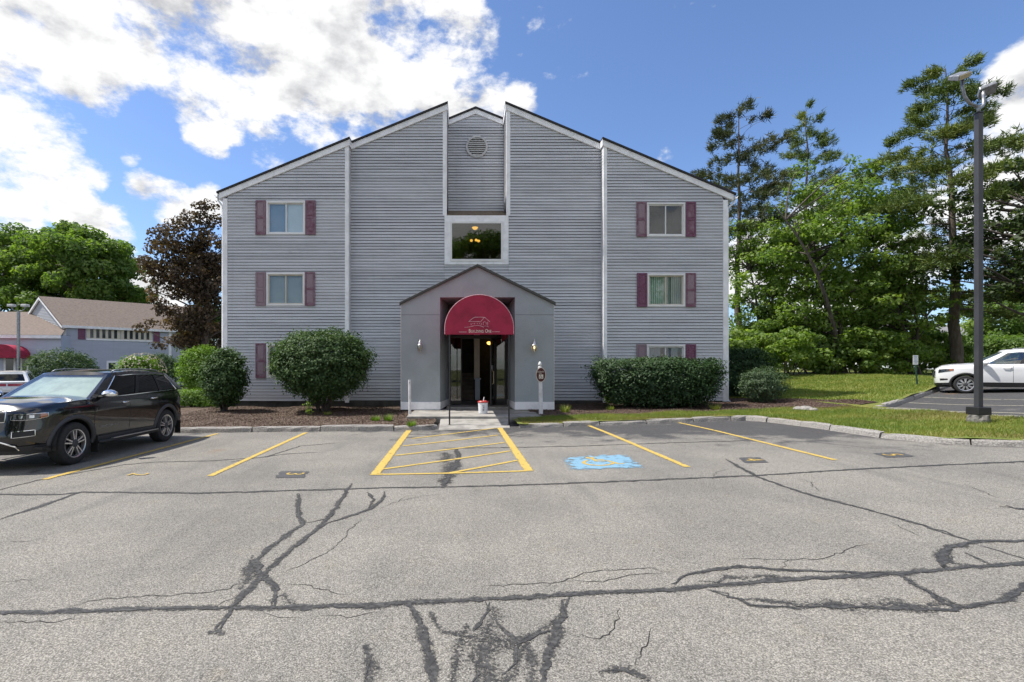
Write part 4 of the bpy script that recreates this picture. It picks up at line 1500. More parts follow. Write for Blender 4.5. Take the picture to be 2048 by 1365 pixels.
fm.tube([(ax0, AY0 + 0.03, az0 + 0.01), (ax1, AY0 + 0.03, az0 + 0.01)], 0.018, 6)
for yy in (AY0 + 0.05, AY0 + 2.6):
    fm.tube([(acx + (x - acx) * 0.985, yy, z - 0.015) for x, z in outline], 0.014, 6)
fm.build('awning_frame', M['black_metal'], awn)
for px, pb in ((899, 848), (1018, 846)):
    x = xat(px, AY0)
    MB().tube([(x, AY0 + 0.03, az0 + 0.02), (x, AY0 + 0.03, 0.06)], 0.024, 10).box(x - 0.05, x + 0.05, AY0 - 0.02, AY0 + 0.08, 0.05, 0.075).build('awning_pole', M['black_metal'], awn, smooth=False)
# lettering and the little house drawing
S1 = AY0 / FPX


def apx(px, py):
    return (xat(px, AY0), AY0 - 0.006, zat(py, AY0))


def lettering(parent, txt, px, py, hpx, m, Y, name='lettering', squash=1.0):
    me = text_mesh(name, txt, hpx * Y / FPX * 1.45)
    c = at(px, py, Y)
    for v in me.vertices:
        v.co = (c[0] + v.co.x * squash, c[1], c[2] + v.co.y)
    me.flip_normals() if sum(p.normal.y for p in me.polygons) > 0 else None
    return link(name, me, m, parent, True)


lx = 936.5
for ch, h, adv in (('B', 7.0, 6.4), ('U', 5.4, 5.5), ('I', 5.4, 2.8), ('L', 5.4, 4.5), ('D', 5.4, 5.4), ('I', 5.4, 2.8), ('N', 5.4, 5.6), ('G', 5.4, 5.6), (' ', 5, 3.4), ('O', 7.0, 6.4), ('N', 5.4, 5.5), ('E', 5.4, 4.6)):
    if ch != ' ':
        lettering(awn, ch, lx + adv / 2 - 0.3, 663.4 - (h - 5.4) / 2, h, M['cream'], AY0 - 0.006, squash=0.72)
    lx += adv * 0.80
    lx += 0.0
for (a, b) in (((918, 664.5), (933.5, 664.5)), ((984.5, 664), (1000, 664))):
    pa, pb = apx(*a), apx(*b)
    MB().box(pa[0], pb[0], AY0 - 0.007, AY0 - 0.004, pa[2] - 0.007, pa[2] + 0.007).build('rule', M['pink'], awn)
LOGO = [[(937, 644), (945, 637.5), (950, 635), (969, 635)], [(969, 635), (979.5, 644)], [(969, 635), (960.5, 645)], [(938, 643.5), (960, 643.8)],
        [(942, 647), (942.5, 651)], [(962.5, 646.5), (962.5, 650.5)], [(975.2, 644.5), (975.5, 651.5)], [(966.5, 650.5), (966.7, 645.5), (969.5, 643.2), (972.3, 645.5), (972.5, 650)],
        [(929, 655.5), (939, 654.5), (947, 652.3), (953, 651.4), (960, 652), (966.5, 654.2), (966.8, 656)], [(967, 653), (972, 652.4), (977.5, 654.6)],
        [(946, 646.5), (946, 648.5)], [(949.5, 646.5), (949.5, 649)], [(954.5, 646.5), (954.5, 648.5)], [(958.5, 646), (958.5, 648.7)]]
for stroke in LOGO:
    MB().tube([apx(x, y) for x, y in stroke], 0.0085, 4).build('house_drawing', M['pink'], awn)

# ------------------------------------------------------------------ cars
M['tyre'] = mat('tyre_rubber', (0.022, 0.022, 0.023), 0.85, var=0.2, vscale=20)
M['alloy'] = mat('silver_alloy', (0.62, 0.62, 0.64), 0.28, metal=0.85)
M['chrome'] = mat('chrome', (0.82, 0.83, 0.85), 0.08, metal=1.0)
M['car_black'] = mat('black_car_paint', (0.005, 0.005, 0.006), 0.16, coat=0.9, spec=0.5)
M['car_white'] = mat('white_car_paint', (0.72, 0.73, 0.75), 0.3, coat=1.0)
M['car_grey'] = mat('dark_grey_car_paint', (0.05, 0.052, 0.058), 0.3, coat=1.0)
M['cladding'] = mat('dark_grey_plastic', (0.045, 0.046, 0.05), 0.6)
M['black_plastic'] = mat('black_plastic', (0.012, 0.012, 0.013), 0.5)
M['dark_glass'] = glass_mat('tinted_car_glass', (0.012, 0.012, 0.012), 0.0)
M['clear_glass'] = glass_mat('car_windscreen', (0.85, 0.92, 0.88), 0.10)
M['side_glass'] = glass_mat('pale_car_glass', (0.5, 0.58, 0.55), 0.12)
M['lamp_lens'] = glass_mat('headlamp_lens', (0.75, 0.78, 0.8), 0.03)
M['amber'] = mat('amber_lens', (0.75, 0.18, 0.03), 0.25, coat=0.6)
M['red_lens'] = mat('red_lens', (0.35, 0.01, 0.015), 0.25, coat=0.8)
M['cabin'] = mat('dark_cabin_trim', (0.03, 0.03, 0.03), 0.8)
M['beige'] = mat('pale_sunshade_foil', (0.27, 0.31, 0.28), 0.5, var=0.35, vscale=2.2)  # sky glare on the windscreen put into a pale colour
M['blue_cloth'] = mat('blue_cloth', (0.06, 0.2, 0.42), 0.8)


def lerp(a, b, t):
    return a + (b - a) * t


def make_car(p):
    L, W, H = p['L'], p['W'], p['H']
    a, hw = L / 2, W / 2
    xf = a - p['fo']
    xr = xf - p['wb']
    Rw = p['R']
    Ra = Rw + p.get('gap', 0.055)
    nF, nR = p.get('nF', 5.0), p.get('nR', 6.0)
    sill = p['sill']
    paint = p['paint']
    root = empty(p['name'], p['loc'], p['label'], 'car', p['rz'])

    # --- plan outline, half, from the middle of the tail to the middle of the nose
    dense = []
    for t in np.linspace(0, math.pi, 900):
        n = nR if t < math.pi / 2 else nF
        c, s = math.cos(t), math.sin(t)
        dense.append((-a * math.copysign(abs(c) ** (2 / n), c), hw * abs(s) ** (2 / n)))
    dense = np.array(dense)
    seg = np.hypot(*np.diff(dense, axis=0).T)
    cum = np.concatenate([[0], np.cumsum(seg)])
    tot_ = cum[-1]
    N = 150
    ss_ = np.linspace(0, tot_, N + 1)
    ox, oy = np.interp(ss_, cum, dense[:, 0]), np.interp(ss_, cum, dense[:, 1])

    def opt(s):
        x, y = float(np.interp(s, cum, dense[:, 0])), float(np.interp(s, cum, dense[:, 1]))
        e = 0.02
        x2, y2 = float(np.interp(min(s + e, tot_), cum, dense[:, 0])), float(np.interp(min(s + e, tot_), cum, dense[:, 1]))
        x1, y1 = float(np.interp(max(s - e, 0), cum, dense[:, 0])), float(np.interp(max(s - e, 0), cum, dense[:, 1]))
        tx, ty = x2 - x1, y2 - y1
        l = math.hypot(tx, ty) or 1
        return x, y, -ty / l, tx / l          # outward normal: left of travel from tail to nose along +y side

    def s_of_x(x):
        i = np.argmin(np.abs(ox[8:-8] - x) + (oy[8:-8] < hw * 0.5) * 9) + 8
        return ss_[i]

    zprof, iprof = p['zprof'], p['iprof']          # inset of the flank by height
    fz, fi = p['fz'], p['fi']                      # inset of the nose by height
    rz_, ri = p['rz_'], p['ri']                    # inset of the tail by height

    def surf(s, z, off=0.0):
        x, y, nx, ny = opt(s)
        w = abs(nx)
        ins = float(np.interp(z, zprof, iprof)) * (1 - w) + (float(np.interp(z, fz, fi)) if nx > 0 else float(np.interp(z, rz_, ri))) * w
        return (x - nx * (ins - off), max(0.0, y - ny * (ins - off)) if abs(y) > 1e-6 else 0.0, z)

    ztx, ztz = p['ztx'], p['ztz']                  # top edge of the lower body along the car

    def ztop(x):
        return float(np.interp(x, ztx, ztz))

    def zbot(x, y):
        z = sill
        if x > xf + Ra:
            z = lerp(sill, p['chin'], min(1, (x - xf - Ra) / 0.3))
        elif x < xr - Ra:
            z = lerp(sill, p['tailz'], min(1, (xr - Ra - x) / 0.3))
        for xa in (xf, xr):
            if abs(x - xa) < Ra and y > hw * 0.6:
                z = max(z, Rw + math.sqrt(Ra * Ra - (x - xa) ** 2))
        return z

    # refine the outline near the arches
    ss2 = sorted(set(list(ss_) + [s_of_x(xa + sg * Ra * k) for xa in (xf, xr) for sg in (-1, 1) for k in (0.9999,)]))
    rows = []
    for s in ss2:
        x, y, nx, ny = opt(s)
        zb, zt = zbot(x, y), ztop(x)
        rows.append([surf(s, lerp(zb, zt, f)) for f in (0, 0.06, 0.15, 0.27, 0.4, 0.52, 0.63, 0.73, 0.82, 0.89, 0.94, 0.975, 1.0)])
    for r_ in rows:                                 # round the shoulder in
        pass
    mb = MB()
    mb.grid(rows)
    mb.grid([[(x, -y, z) for x, y, z in r_][::-1] for r_ in rows])
    deck = []
    for r_ in rows:
        x, y, z = r_[-1]
        cr = p['crown'] if x > p['xw0'] - 0.1 else 0.0
        cr *= min(1, (a - x) / 0.25) if x > 0 else 1
        deck.append([(x, y * q, z + cr * (1 - q * q) ** 1.0 * (0.6 + 0.4 * (q * q < 0.55)) if cr else z) for q in np.linspace(1, -1, 15)])
    mb.grid(deck)
    body = mb.build('body', paint, root, smooth=True, ws=False, fix=True)
    em = body.modifiers.new('edge', 'EDGE_SPLIT')
    em.split_angle = R(48)
    # floor pan
    MB().box(-a + 0.25, a - 0.25, -hw + 0.1, hw - 0.1, sill + 0.02, sill + 0.06).build('floor_pan', M['black_plastic'], root, ws=False)

    # --- cabin
    xw0, xw1, xb0, xb1_ = p['xw0'], p['xw1'], p['xb0'], p['xb1']
    wbelt, wroof = p['wbelt'], p['wroof']
    rzx, rzz = p['rzx'], p['rzz']

    def roofz(x):
        return float(np.interp(x, rzx, rzz))

    def cab(s, t, q=1.0):
        """s: 0 tail .. 1 windscreen; t: 0 belt .. 1 roof; q: side -1..1 (1 = left flank)"""
        xfr = lerp(xw0, xw1, t)
        xre = lerp(xb0, xb1_, t ** 0.9)
        x = lerp(xre, xfr, s)
        wd = lerp(wbelt, wroof, t ** 1.25)
        e = max(0.0, (s - 0.8) / 0.2) ** 2 * 0.06 + max(0.0, (0.12 - s) / 0.12) ** 2 * 0.05
        y = wd * (1 - e) * q
        bow = (1 - q * q)
        if s >= 0.999:
            x += 0.16 * bow * (1 - 0.4 * t)
        elif s <= 0.001:
            x -= 0.10 * bow
        z = lerp(ztop(min(x, xw0)) - 0.015, roofz(x), t)
        if t >= 0.999:
            z += 0.045 * bow
        return (x, y, z)

    ts = np.linspace(0, 1, 9)
    sv = np.linspace(0, 1, 25)
    qv = np.linspace(-1, 1, 13)
    cm = MB()
    cm.grid([[cab(s, t, 1) for s in sv] for t in ts])
    cm.grid([[cab(s, t, -1) for s in sv] for t in ts])
    cm.grid([[cab(1, t, q) for q in qv] for t in ts])
    cm.grid([[cab(0, t, q) for q in qv] for t in ts])

    def roofpt(s, q):
        x0_, x1_ = cab(0, 1, q)[0], cab(1, 1, q)[0]
        x = lerp(x0_, x1_, s)
        c = cab(s, 1, 1)
        bow = (1 - q * q)
        return (x, c[1] * q, lerp(c[2], c[2] + 0.045, bow))
    # glazed openings are cut out by leaving pillars only
    cab_ob = MB()

    def panel(fn, u0, u1, v0, v1, nu, nv):
        return [[fn(lerp(u0, u1, i / nu), lerp(v0, v1, j / nv)) for i in range(nu + 1)] for j in range(nv + 1)]
    t0w, t1w = p.get('tw', (0.06, 0.86))
    wins = p['windows']                             # spans of s
    for q in (1, -1):
        f = lambda s, t, q=q: cab(s, t, q)
        cab_ob.grid(panel(f, 0, 1, 0, t0w, 40, 1))
        cab_ob.grid(panel(f, 0, 1, t1w, 1, 40, 2))
        edges_ = [0.0] + [v for w_ in wins for v in w_] + [1.0]
        for k in range(0, len(edges_), 2):
            cab_ob.grid(panel(f, edges_[k], edges_[k + 1], t0w, t1w, 3, 8))
    for s_end, qm, ta, tb in ((1.0, 0.93, 0.03, 0.93), (0.0, 0.84, 0.12, 0.86)):
        f = lambda q, t, s_end=s_end: cab(s_end, t, q)
        cab_ob.grid(panel(f, -1, 1, 0, ta, 16, 1))
        cab_ob.grid(panel(f, -1, 1, tb, 1, 16, 1))
        cab_ob.grid(panel(f, -1, -qm, ta, tb, 1, 8))
        cab_ob.grid(panel(f, qm, 1, ta, tb, 1, 8))
    cab_ob.grid([[roofpt(s, q) for q in qv] for s in np.linspace(0, 1, 17)])
    co = cab_ob.build('cabin', paint, root, smooth=True, ws=False, fix=True)
    em = co.modifiers.new('edge', 'EDGE_SPLIT')
    em.split_angle = R(40)
    # glass
    for q in (1, -1):
        for k, (s0, s1) in enumerate(wins):
            g = MB().grid([[(lambda c: (c[0], c[1] - 0.006 * q, c[2]))(cab(s, t, q)) for s in np.linspace(s0, s1, 9)] for t in np.linspace(t0w, t1w, 7)])
            g.build('window', p['glass_front'] if k == len(wins) - 1 else p['glass_side'], root, smooth=True, ws=False)
        # black band round the windows
        if p.get('chrome'):
            s0, s1 = wins[0][0] - 0.008, wins[-1][1] + 0.008
            loop = [cab(s, t0w - 0.01, q) for s in np.linspace(s0, s1, 24)] + [cab(s1, t, q) for t in np.linspace(t0w, t1w + 0.02, 8)] + [cab(s, t1w + 0.02, q) for s in np.linspace(s1, s0, 24)] + [cab(s0, t, q) for t in np.linspace(t1w + 0.02, t0w, 8)]
            MB().tube([(x, y + 0.006 * q, z) for x, y, z in loop], 0.010, 5, closed=True).build('window_trim', M['chrome'], root, ws=False)
        for k in range(len(wins) - 1):
            s0, s1 = wins[k][1] - 0.004, wins[k + 1][0] + 0.004
            MB().grid([[(lambda c: (c[0], c[1] + 0.004 * q, c[2]))(cab(s, t, q)) for s in (s0, s1)] for t in np.linspace(t0w, t1w, 7)]).build('pillar_cover', M['black_plastic'], root, smooth=True, ws=False)
    MB().grid([[(lambda c: (c[0] - 0.006, c[1], c[2]))(cab(1, t, q)) for q in np.linspace(-0.93, 0.93, 15)] for t in np.linspace(0.03, 0.93, 9)]).build('windscreen', p['glass_front'], root, smooth=True, ws=False)
    MB().grid([[(lambda c: (c[0] + 0.006, c[1], c[2]))(cab(0, t, q)) for q in np.linspace(-0.84, 0.84, 13)] for t in np.linspace(0.12, 0.86, 7)]).build('rear_window', M['dark_glass'], root, smooth=True, ws=False)
    if p.get('shade'):
        MB().grid([[(lambda c: (c[0] - 0.07, c[1], c[2] - 0.01))(cab(1, t, q)) for q in np.linspace(-0.90, 0.90, 13)] for t in np.linspace(0.05, 0.90, 7)]).build('sun_shade', M['beige'], root, smooth=True, ws=False)  # added sheet behind the glass, standing in for glare on the windscreen
    # seats
    for (sx_, w_) in ((lerp(xb0, xw0, 0.60), 0.25), (lerp(xb0, xw0, 0.30), 0.25)):
        for yy in (-0.37, 0.37):
            MB().add([(sx_ - 0.12, yy - w_, ztop(0) - 0.3), (sx_ + 0.1, yy - w_, ztop(0) - 0.3), (sx_ - 0.14, yy - w_ * 0.9, ztop(0) + 0.26), (sx_ - 0.24, yy - w_ * 0.9, ztop(0) + 0.26),
                      (sx_ - 0.12, yy + w_, ztop(0) - 0.3), (sx_ + 0.1, yy + w_, ztop(0) - 0.3), (sx_ - 0.14, yy + w_ * 0.9, ztop(0) + 0.26), (sx_ - 0.24, yy + w_ * 0.9, ztop(0) + 0.26)],
                     [(0, 1, 2, 3), (7, 6, 5, 4), (1, 5, 6, 2), (3, 2, 6, 7), (0, 3, 7, 4)]).box(sx_ - 0.25, sx_ - 0.15, yy - 0.13, yy + 0.13, ztop(0) + 0.28, ztop(0) + 0.43).build('seat', M['cabin'], root, ws=False)

    # --- wheels
    tw = p.get('tyre_w', 0.245)
    rimr = p['rim']
    for xa in (xf, xr):
        for q in (1, -1):
            yc = (hw - 0.035) * q
            mb = MB()
            prof = [(rimr, -tw), (Rw * 0.93, -tw), (Rw, -tw + 0.035), (Rw, -0.035), (Rw * 0.955, -0.008), (rimr + 0.03, 0.0), (rimr, -0.012)]
            rows_ = []
            for (r_, h) in prof:
                rows_.append([(xa + r_ * math.cos(t), yc + h * q, Rw + r_ * math.sin(t)) for t in np.linspace(0, 2 * math.pi, 41)])
            hubm = MB()
            hubm.grid([[(xa + r_ * math.cos(t), yc - 0.09 * q, Rw + r_ * math.sin(t)) for t in np.linspace(0, 2 * math.pi, 25)] for r_ in (0.001, rimr * 0.99)])
            wheel = hubm.build('wheel', M['black_plastic'], root, ws=False)
            MB().grid(rows_).build('tyre', M['tyre'], wheel, smooth=True, ws=False, fix=True)
            rm = MB()
            prof = [(rimr * 1.0, -0.015), (rimr * 1.0, -0.004), (rimr * 0.93, -0.010), (rimr * 0.90, -0.07)]
            rm.grid([[(xa + r_ * math.cos(t), yc + h * q, Rw + r_ * math.sin(t)) for t in np.linspace(0, 2 * math.pi, 41)] for (r_, h) in prof])
            ns = p.get('spokes', 5)
            tw_ = p.get('twin', 0.15)
            for k in range(ns):
                for d in (-tw_, tw_):
                    an = 2 * math.pi * (k + 0.25) / ns
                    a0, a1 = an + d * 1.9 * p.get('vee', 0.55), an + d
                    r0, r1 = rimr * 0.20, rimr * 0.95
                    wd = p.get('spw', 0.022)
                    pts = []
                    for (rr_, aa, hh) in ((r0, a0, -0.012), (lerp(r0, r1, 0.5), lerp(a0, a1, 0.75), -0.014), (r1, a1, -0.018)):
                        cx_, cz_ = rr_ * math.cos(aa), rr_ * math.sin(aa)
                        tx_, tz_ = -math.sin(aa), math.cos(aa)
                        pts.append([(xa + cx_ - tx_ * wd, yc + (hh - 0.05) * q, Rw + cz_ - tz_ * wd), (xa + cx_ - tx_ * wd * 0.7, yc + hh * q, Rw + cz_ - tz_ * wd * 0.7),
                                    (xa + cx_ + tx_ * wd * 0.7, yc + hh * q, Rw + cz_ + tz_ * wd * 0.7), (xa + cx_ + tx_ * wd, yc + (hh - 0.05) * q, Rw + cz_ + tz_ * wd)])
                    rm.grid(pts)
            rm.build('rim', M['alloy'], wheel, ws=False)
            MB().grid([[(xa + r_ * math.cos(t), yc + h * q, Rw + r_ * math.sin(t)) for t in np.linspace(0, 2 * math.pi, 17)] for (r_, h) in ((0.001, 0.002), (0.05, 0.0), (0.075, -0.012), (0.085, -0.05))]).build('hub_cap', M['cladding'], wheel, ws=False)
            # arch liner and flare
            th_ = np.linspace(R(-8), R(188), 25)
            MB().grid([[(xa + (Ra + 0.01) * math.cos(t), (hw - 0.03 - d) * q, Rw + (Ra + 0.01) * math.sin(t)) for t in th_] for d in (0.0, 0.42)]).build('arch_liner', M['black_plastic'], root, ws=False)
            fl = []
            th_ = np.linspace(R(-14), R(194), 31)
            for (dr, dy) in ((-0.012, -0.03), (-0.006, 0.018), (0.03, 0.024), (0.065, 0.012), (0.072, -0.012)):
                row = []
                for t in th_:
                    x_, z_ = xa + (Ra + dr) * math.cos(t), max(sill - 0.03, Rw + (Ra + dr) * math.sin(t))
                    sy = surf(s_of_x(x_), z_)[1]
                    sy = max(sy, hw * 0.86)
                    row.append((x_, (sy + dy) * q, z_))
                fl.append(row)
            MB().grid(fl).build('wheel_arch_trim', p['clad'], root, smooth=True, ws=False)

    def patch(name, s0, s1, zlo, zhi, m, off=0.006, ns=14, nz=5, q=1, parent=root, thick=0.0):
        g = []
        for j in range(nz + 1):
            row = []
            for i in range(ns + 1):
                u = i / ns
                s = lerp(s0, s1, u)
                z = lerp(zlo(u) if callable(zlo) else zlo, zhi(u) if callable(zhi) else zhi, j / nz)
                x, y, z = surf(s, z, off)
                row.append((x, y * q, z))
            g.append(row)
        return MB().grid(g).build(name, m, parent, smooth=True, ws=False)

    def loop_on(name, s0, s1, zlo, zhi, m, r=0.009, off=0.010, q=1, parent=root, top_only=False):
        pts = []
        zl = zlo if callable(zlo) else (lambda u: zlo)
        zh = zhi if callable(zhi) else (lambda u: zhi)
        for u in np.linspace(0, 1, 13):
            pts.append(surf(lerp(s0, s1, u), zl(u), off))
        for u in np.linspace(1, 0, 13):
            pts.append(surf(lerp(s0, s1, u), zh(u), off))
        pts = [(x, y * q, z) for x, y, z in pts]
        return MB().tube(pts, r, 5, closed=True).build(name, m, parent, ws=False)

    tools = dict(patch=patch, loop_on=loop_on, surf=surf, tot=tot_, s_of_x=s_of_x, cab=cab, ztop=ztop, hw=hw, a=a, xf=xf, xr=xr, Ra=Ra, Rw=Rw, opt=opt)

    # rocker cladding, door seams, handles, mirrors, roof rails
    sA, sB = s_of_x(xr + Ra + 0.03), s_of_x(xf - Ra - 0.03)
    for q in (1, -1):
        patch('rocker_trim', sA, sB, sill - 0.02, sill + p['rock'], p['clad'], 0.012, 20, 3, q)
        for xs_ in p['seams']:
            s = s_of_x(xs_)
            pts = [surf(s, z, 0.002) for z in np.linspace(sill + p['rock'], ztop(xs_) - 0.01, 10)]
            MB().grid([[(x - 0.004, y * q, z) for x, y, z in pts], [(x + 0.004, y * q, z) for x, y, z in pts]]).build('door_seam', M['black_plastic'], root, ws=False)
        for xh in p['handles']:
            zh_ = ztop(xh) - p.get('hdrop', 0.13)
            pts = [surf(s_of_x(xh + d), zh_ + dz, o_) for d, dz, o_ in ((-0.11, 0.004, 0.004), (-0.09, 0.004, 0.03), (0.0, 0.0, 0.038), (0.09, -0.004, 0.03), (0.11, -0.004, 0.004))]
            MB().tube([(x, y * q, z) for x, y, z in pts], 0.016, 6).build('door_handle', p['handle_m'], root, smooth=True, ws=False)
        mx, mz = p['mirror']
        my = wbelt + 0.01
        mi = MB()
        rws = []
        for (dx, sc) in ((-0.075, 0.80), (-0.05, 0.97), (0.0, 1.0), (0.05, 0.88), (0.10, 0.5), (0.115, 0.12)):
            rws.append([(mx + dx - 0.03 * math.cos(t), (my + 0.16 + 0.125 * sc * math.cos(t)) * q, mz + 0.09 * sc * math.sin(t) * (1 if math.sin(t) > 0 else 0.8)) for t in np.linspace(0, 2 * math.pi, 15)])
        mi.grid(rws)
        mi.f.append(tuple(range(14)))
        mo = mi.build('mirror', p['mirror_m'], root, smooth=True, ws=False, fix=True)
        MB().tube([(mx, (my - 0.03) * q, mz - 0.05), (mx + 0.01, (my + 0.08) * q, mz - 0.045)], 0.03, 6).build('mirror_arm', M['black_plastic'], mo, ws=False)
        if p.get('rails'):
            rp = []
            for s in np.linspace(0.12, 0.93, 16):
                c = cab(s, 1, 1)
                e = min(1, min(s - 0.12, 0.93 - s) / 0.05)
                rp.append((c[0], (c[1] - 0.07) * q, c[2] + 0.012 + 0.035 * e))
            MB().tube(rp, 0.014, 6).build('roof_rail', p['rails'], root, smooth=True, ws=False)
        # tail lamp
        z0_, z1_ = p['tail']
        patch('tail_light', p.get('tails', 0.42), p.get('taile', 0.98), z0_, z1_, M['red_lens'], 0.012, 14, 4, q)
    return root, tools


def std(L, W):
    return dict(nF=4.6, nR=6.0)


# ---- the black off-roader in the left bay
sx_, sy_ = -8.16, 10.62
jeep, T = make_car(dict(
    name='black_suv', label='shiny black sport utility vehicle parked nose out in the left bay', loc=(sx_, sy_, 0.0), rz=R(-88.5),
    L=4.82, W=1.96, H=1.76, fo=0.93, wb=2.90, R=0.385, rim=0.258, sill=0.36, chin=0.30, tailz=0.42, paint=M['car_black'], clad=M['cladding'], rock=0.08, gap=0.07,
    nF=4.4, nR=6.5,
    zprof=[0.25, 0.36, 0.5, 0.7, 0.95, 1.05, 1.12, 1.18, 1.26], iprof=[0.09, 0.06, 0.028, 0.012, 0.0, 0.004, 0.03, 0.055, 0.07],
    fz=[0.25, 0.36, 0.48, 0.62, 0.74, 0.84, 1.0, 1.08, 1.14], fi=[0.20, 0.10, 0.01, 0.0, 0.025, 0.05, 0.075, 0.13, 0.26],
    rz_=[0.3, 0.45, 0.7, 0.8, 1.0, 1.2], ri=[0.12, 0.02, 0.0, 0.05, 0.07, 0.12],
    ztx=[-2.41, -1.9, 0.0, 0.9, 1.3, 1.9, 2.2, 2.41], ztz=[1.24, 1.24, 1.19, 1.175, 1.17, 1.135, 1.09, 1.03],
    crown=0.085, xw0=1.05, xw1=0.20, xb0=-2.26, xb1=-1.86, wbelt=0.915, wroof=0.70,
    rzx=[-1.9, -1.2, -0.4, 0.3], rzz=[1.63, 1.69, 1.70, 1.655], tw=(0.05, 0.84),
    windows=[(0.12, 0.30), (0.325, 0.575), (0.605, 0.90)], glass_side=M['dark_glass'], glass_front=M['clear_glass'], shade=True, chrome=True,
    seams=[1.02, -0.02, -1.0], handles=[0.13, -0.88], handle_m=M['chrome'], mirror=(0.80, 1.25), mirror_m=M['chrome'], rails=M['galv'],
    tail=(0.98, 1.17), tails=0.55, taile=1.02, spokes=5, twin=0.17, vee=0.75, spw=0.017))
patch, loop_on, tot_c = T['patch'], T['loop_on'], T['tot']
# front side windows are darker than the windscreen on this car
for o in jeep.children:
    if o.name.startswith('window') and 'trim' not in o.name and o.data.materials and o.data.materials[0] == M['clear_glass']:
        o.data.materials[0] = M['dark_glass']
for q in (1, -1):
    # headlamp: from beside the grille round the corner; s runs towards the nose
    sL0, sL1 = tot_c - 1.06, tot_c - 0.53
    zl = lambda u: 0.895 - 0.022 * math.sin(u * 3.1) + 0.03 * (1 - u)
    zh = lambda u: 0.992 - 0.012 * u
    hb = patch('headlight', sL0, sL1, zl, zh, M['black_plastic'], 0.004, 16, 4, q)
    patch('reflector', sL0 + 0.20, sL0 + 0.27, 0.915, 0.965, M['chrome'], 0.010, 5, 3, q, hb)
    patch('reflector', sL0 + 0.36, sL0 + 0.42, 0.915, 0.965, M['chrome'], 0.010, 5, 3, q, hb)
    patch('turn_lens', sL0 + 0.01, sL0 + 0.115, lambda u: zl(u * 0.2) + 0.006, lambda u: 0.988, M['amber'], 0.014, 6, 4, q, hb)
    patch('lens', sL0, sL1, zl, zh, M['lamp_lens'], 0.017, 16, 4, q, hb)
    loop_on('lamp_trim', sL0, sL1, zl, zh, M['chrome'], 0.0045, 0.016, q, hb)
    # fog lamp pocket
    zl2, zh2 = (lambda u: 0.60 + 0.02 * (1 - u)), (lambda u: 0.70 + 0.015 * (1 - u))
    fg = patch('fog_light', tot_c - 0.86, tot_c - 0.56, zl2, zh2, M['black_plastic'], 0.004, 10, 3, q)
    loop_on('fog_trim', tot_c - 0.86, tot_c - 0.56, zl2, zh2, M['chrome'], 0.0075, 0.010, q, fg)
    # dark lower bumper
    patch('bumper_skirt', tot_c - 1.30, tot_c, 0.30, lambda u: 0.46 - 0.02 * u, M['cladding'], 0.010, 20, 3, q)
    patch('rear_bumper', 0.0, 1.25, 0.40, 0.62, M['cladding'], 0.010, 18, 3, q)
    # side step
    MB().tube([(-0.95, 1.0 * q, 0.335), (-0.9, 1.03 * q, 0.33), (0.90, 1.03 * q, 0.33), (0.98, 1.0 * q, 0.335)], 0.035, 8).build('side_step', M['black_plastic'], jeep, smooth=True, ws=False)
    MB().box(-0.88, 0.62, 1.025 * q - 0.03, 1.025 * q + 0.035, 0.361, 0.372).build('step_trim', M['alloy'], jeep, ws=False)
    for xm in (T['xf'] - T['Ra'] - 0.05, T['xr'] - T['Ra'] - 0.05):
        MB().box(xm - 0.008, xm + 0.008, (0.97 * q) - 0.11, (0.97 * q) + 0.02, 0.14, 0.46).build('mud_flap', M['black_plastic'], jeep, ws=False)
# seven grille slots
for k in range(-3, 4):
    if k == 0:
        s0, s1, q = tot_c - 0.055, tot_c - 0.001, 1
    wq = 1 if k >= 0 else -1
    c = abs(k) * 0.128
    sa, sb = tot_c - c - 0.052, tot_c - max(0.0, c - 0.052)
    g_ = patch('grille_slot', sa, sb, 0.86, 1.03, M['black_plastic'], 0.006, 5, 4, wq)
    loop_on('slot_ring', sa, sb, 0.86, 1.03, M['chrome'], 0.010, 0.012, wq, g_)
    for zz in (0.89, 0.92, 0.95, 0.98, 1.005):
        patch('grille_bar', sa, sb, zz - 0.003, zz + 0.003, M['cladding'], 0.011, 4, 1, wq, g_)
for q in (1, -1):
    lg = patch('lower_grille', tot_c - 0.62, tot_c, lambda u: 0.37, lambda u: 0.47 + 0.06 * min(1, u * 2.5), M['black_plastic'], 0.016, 14, 3, q)
    pts = [T['surf'](tot_c - 0.64, 0.38, 0.022), T['surf'](tot_c - 0.60, 0.45, 0.022)] + [T['surf'](tot_c - s, 0.53, 0.022) for s in (0.42, 0.3, 0.15, 0.0)]
    MB().tube([(x, y * q, z) for x, y, z in pts], 0.012, 5).build('lower_trim', M['chrome'], lg, ws=False)
# model badge on the front door, mirrored sides read the right way round
me = text_mesh('door_badge', 'GRAND CHEROKEE', 0.06)
for v in me.vertices:
    u, w = v.co.x, v.co.y
    x, y, z = T['surf'](T['s_of_x'](0.62 - u), 0.62 + w, 0.005)
    v.co = (0.62 - u, y, 0.62 + w)
link('door_badge', me, M['galv'], jeep)

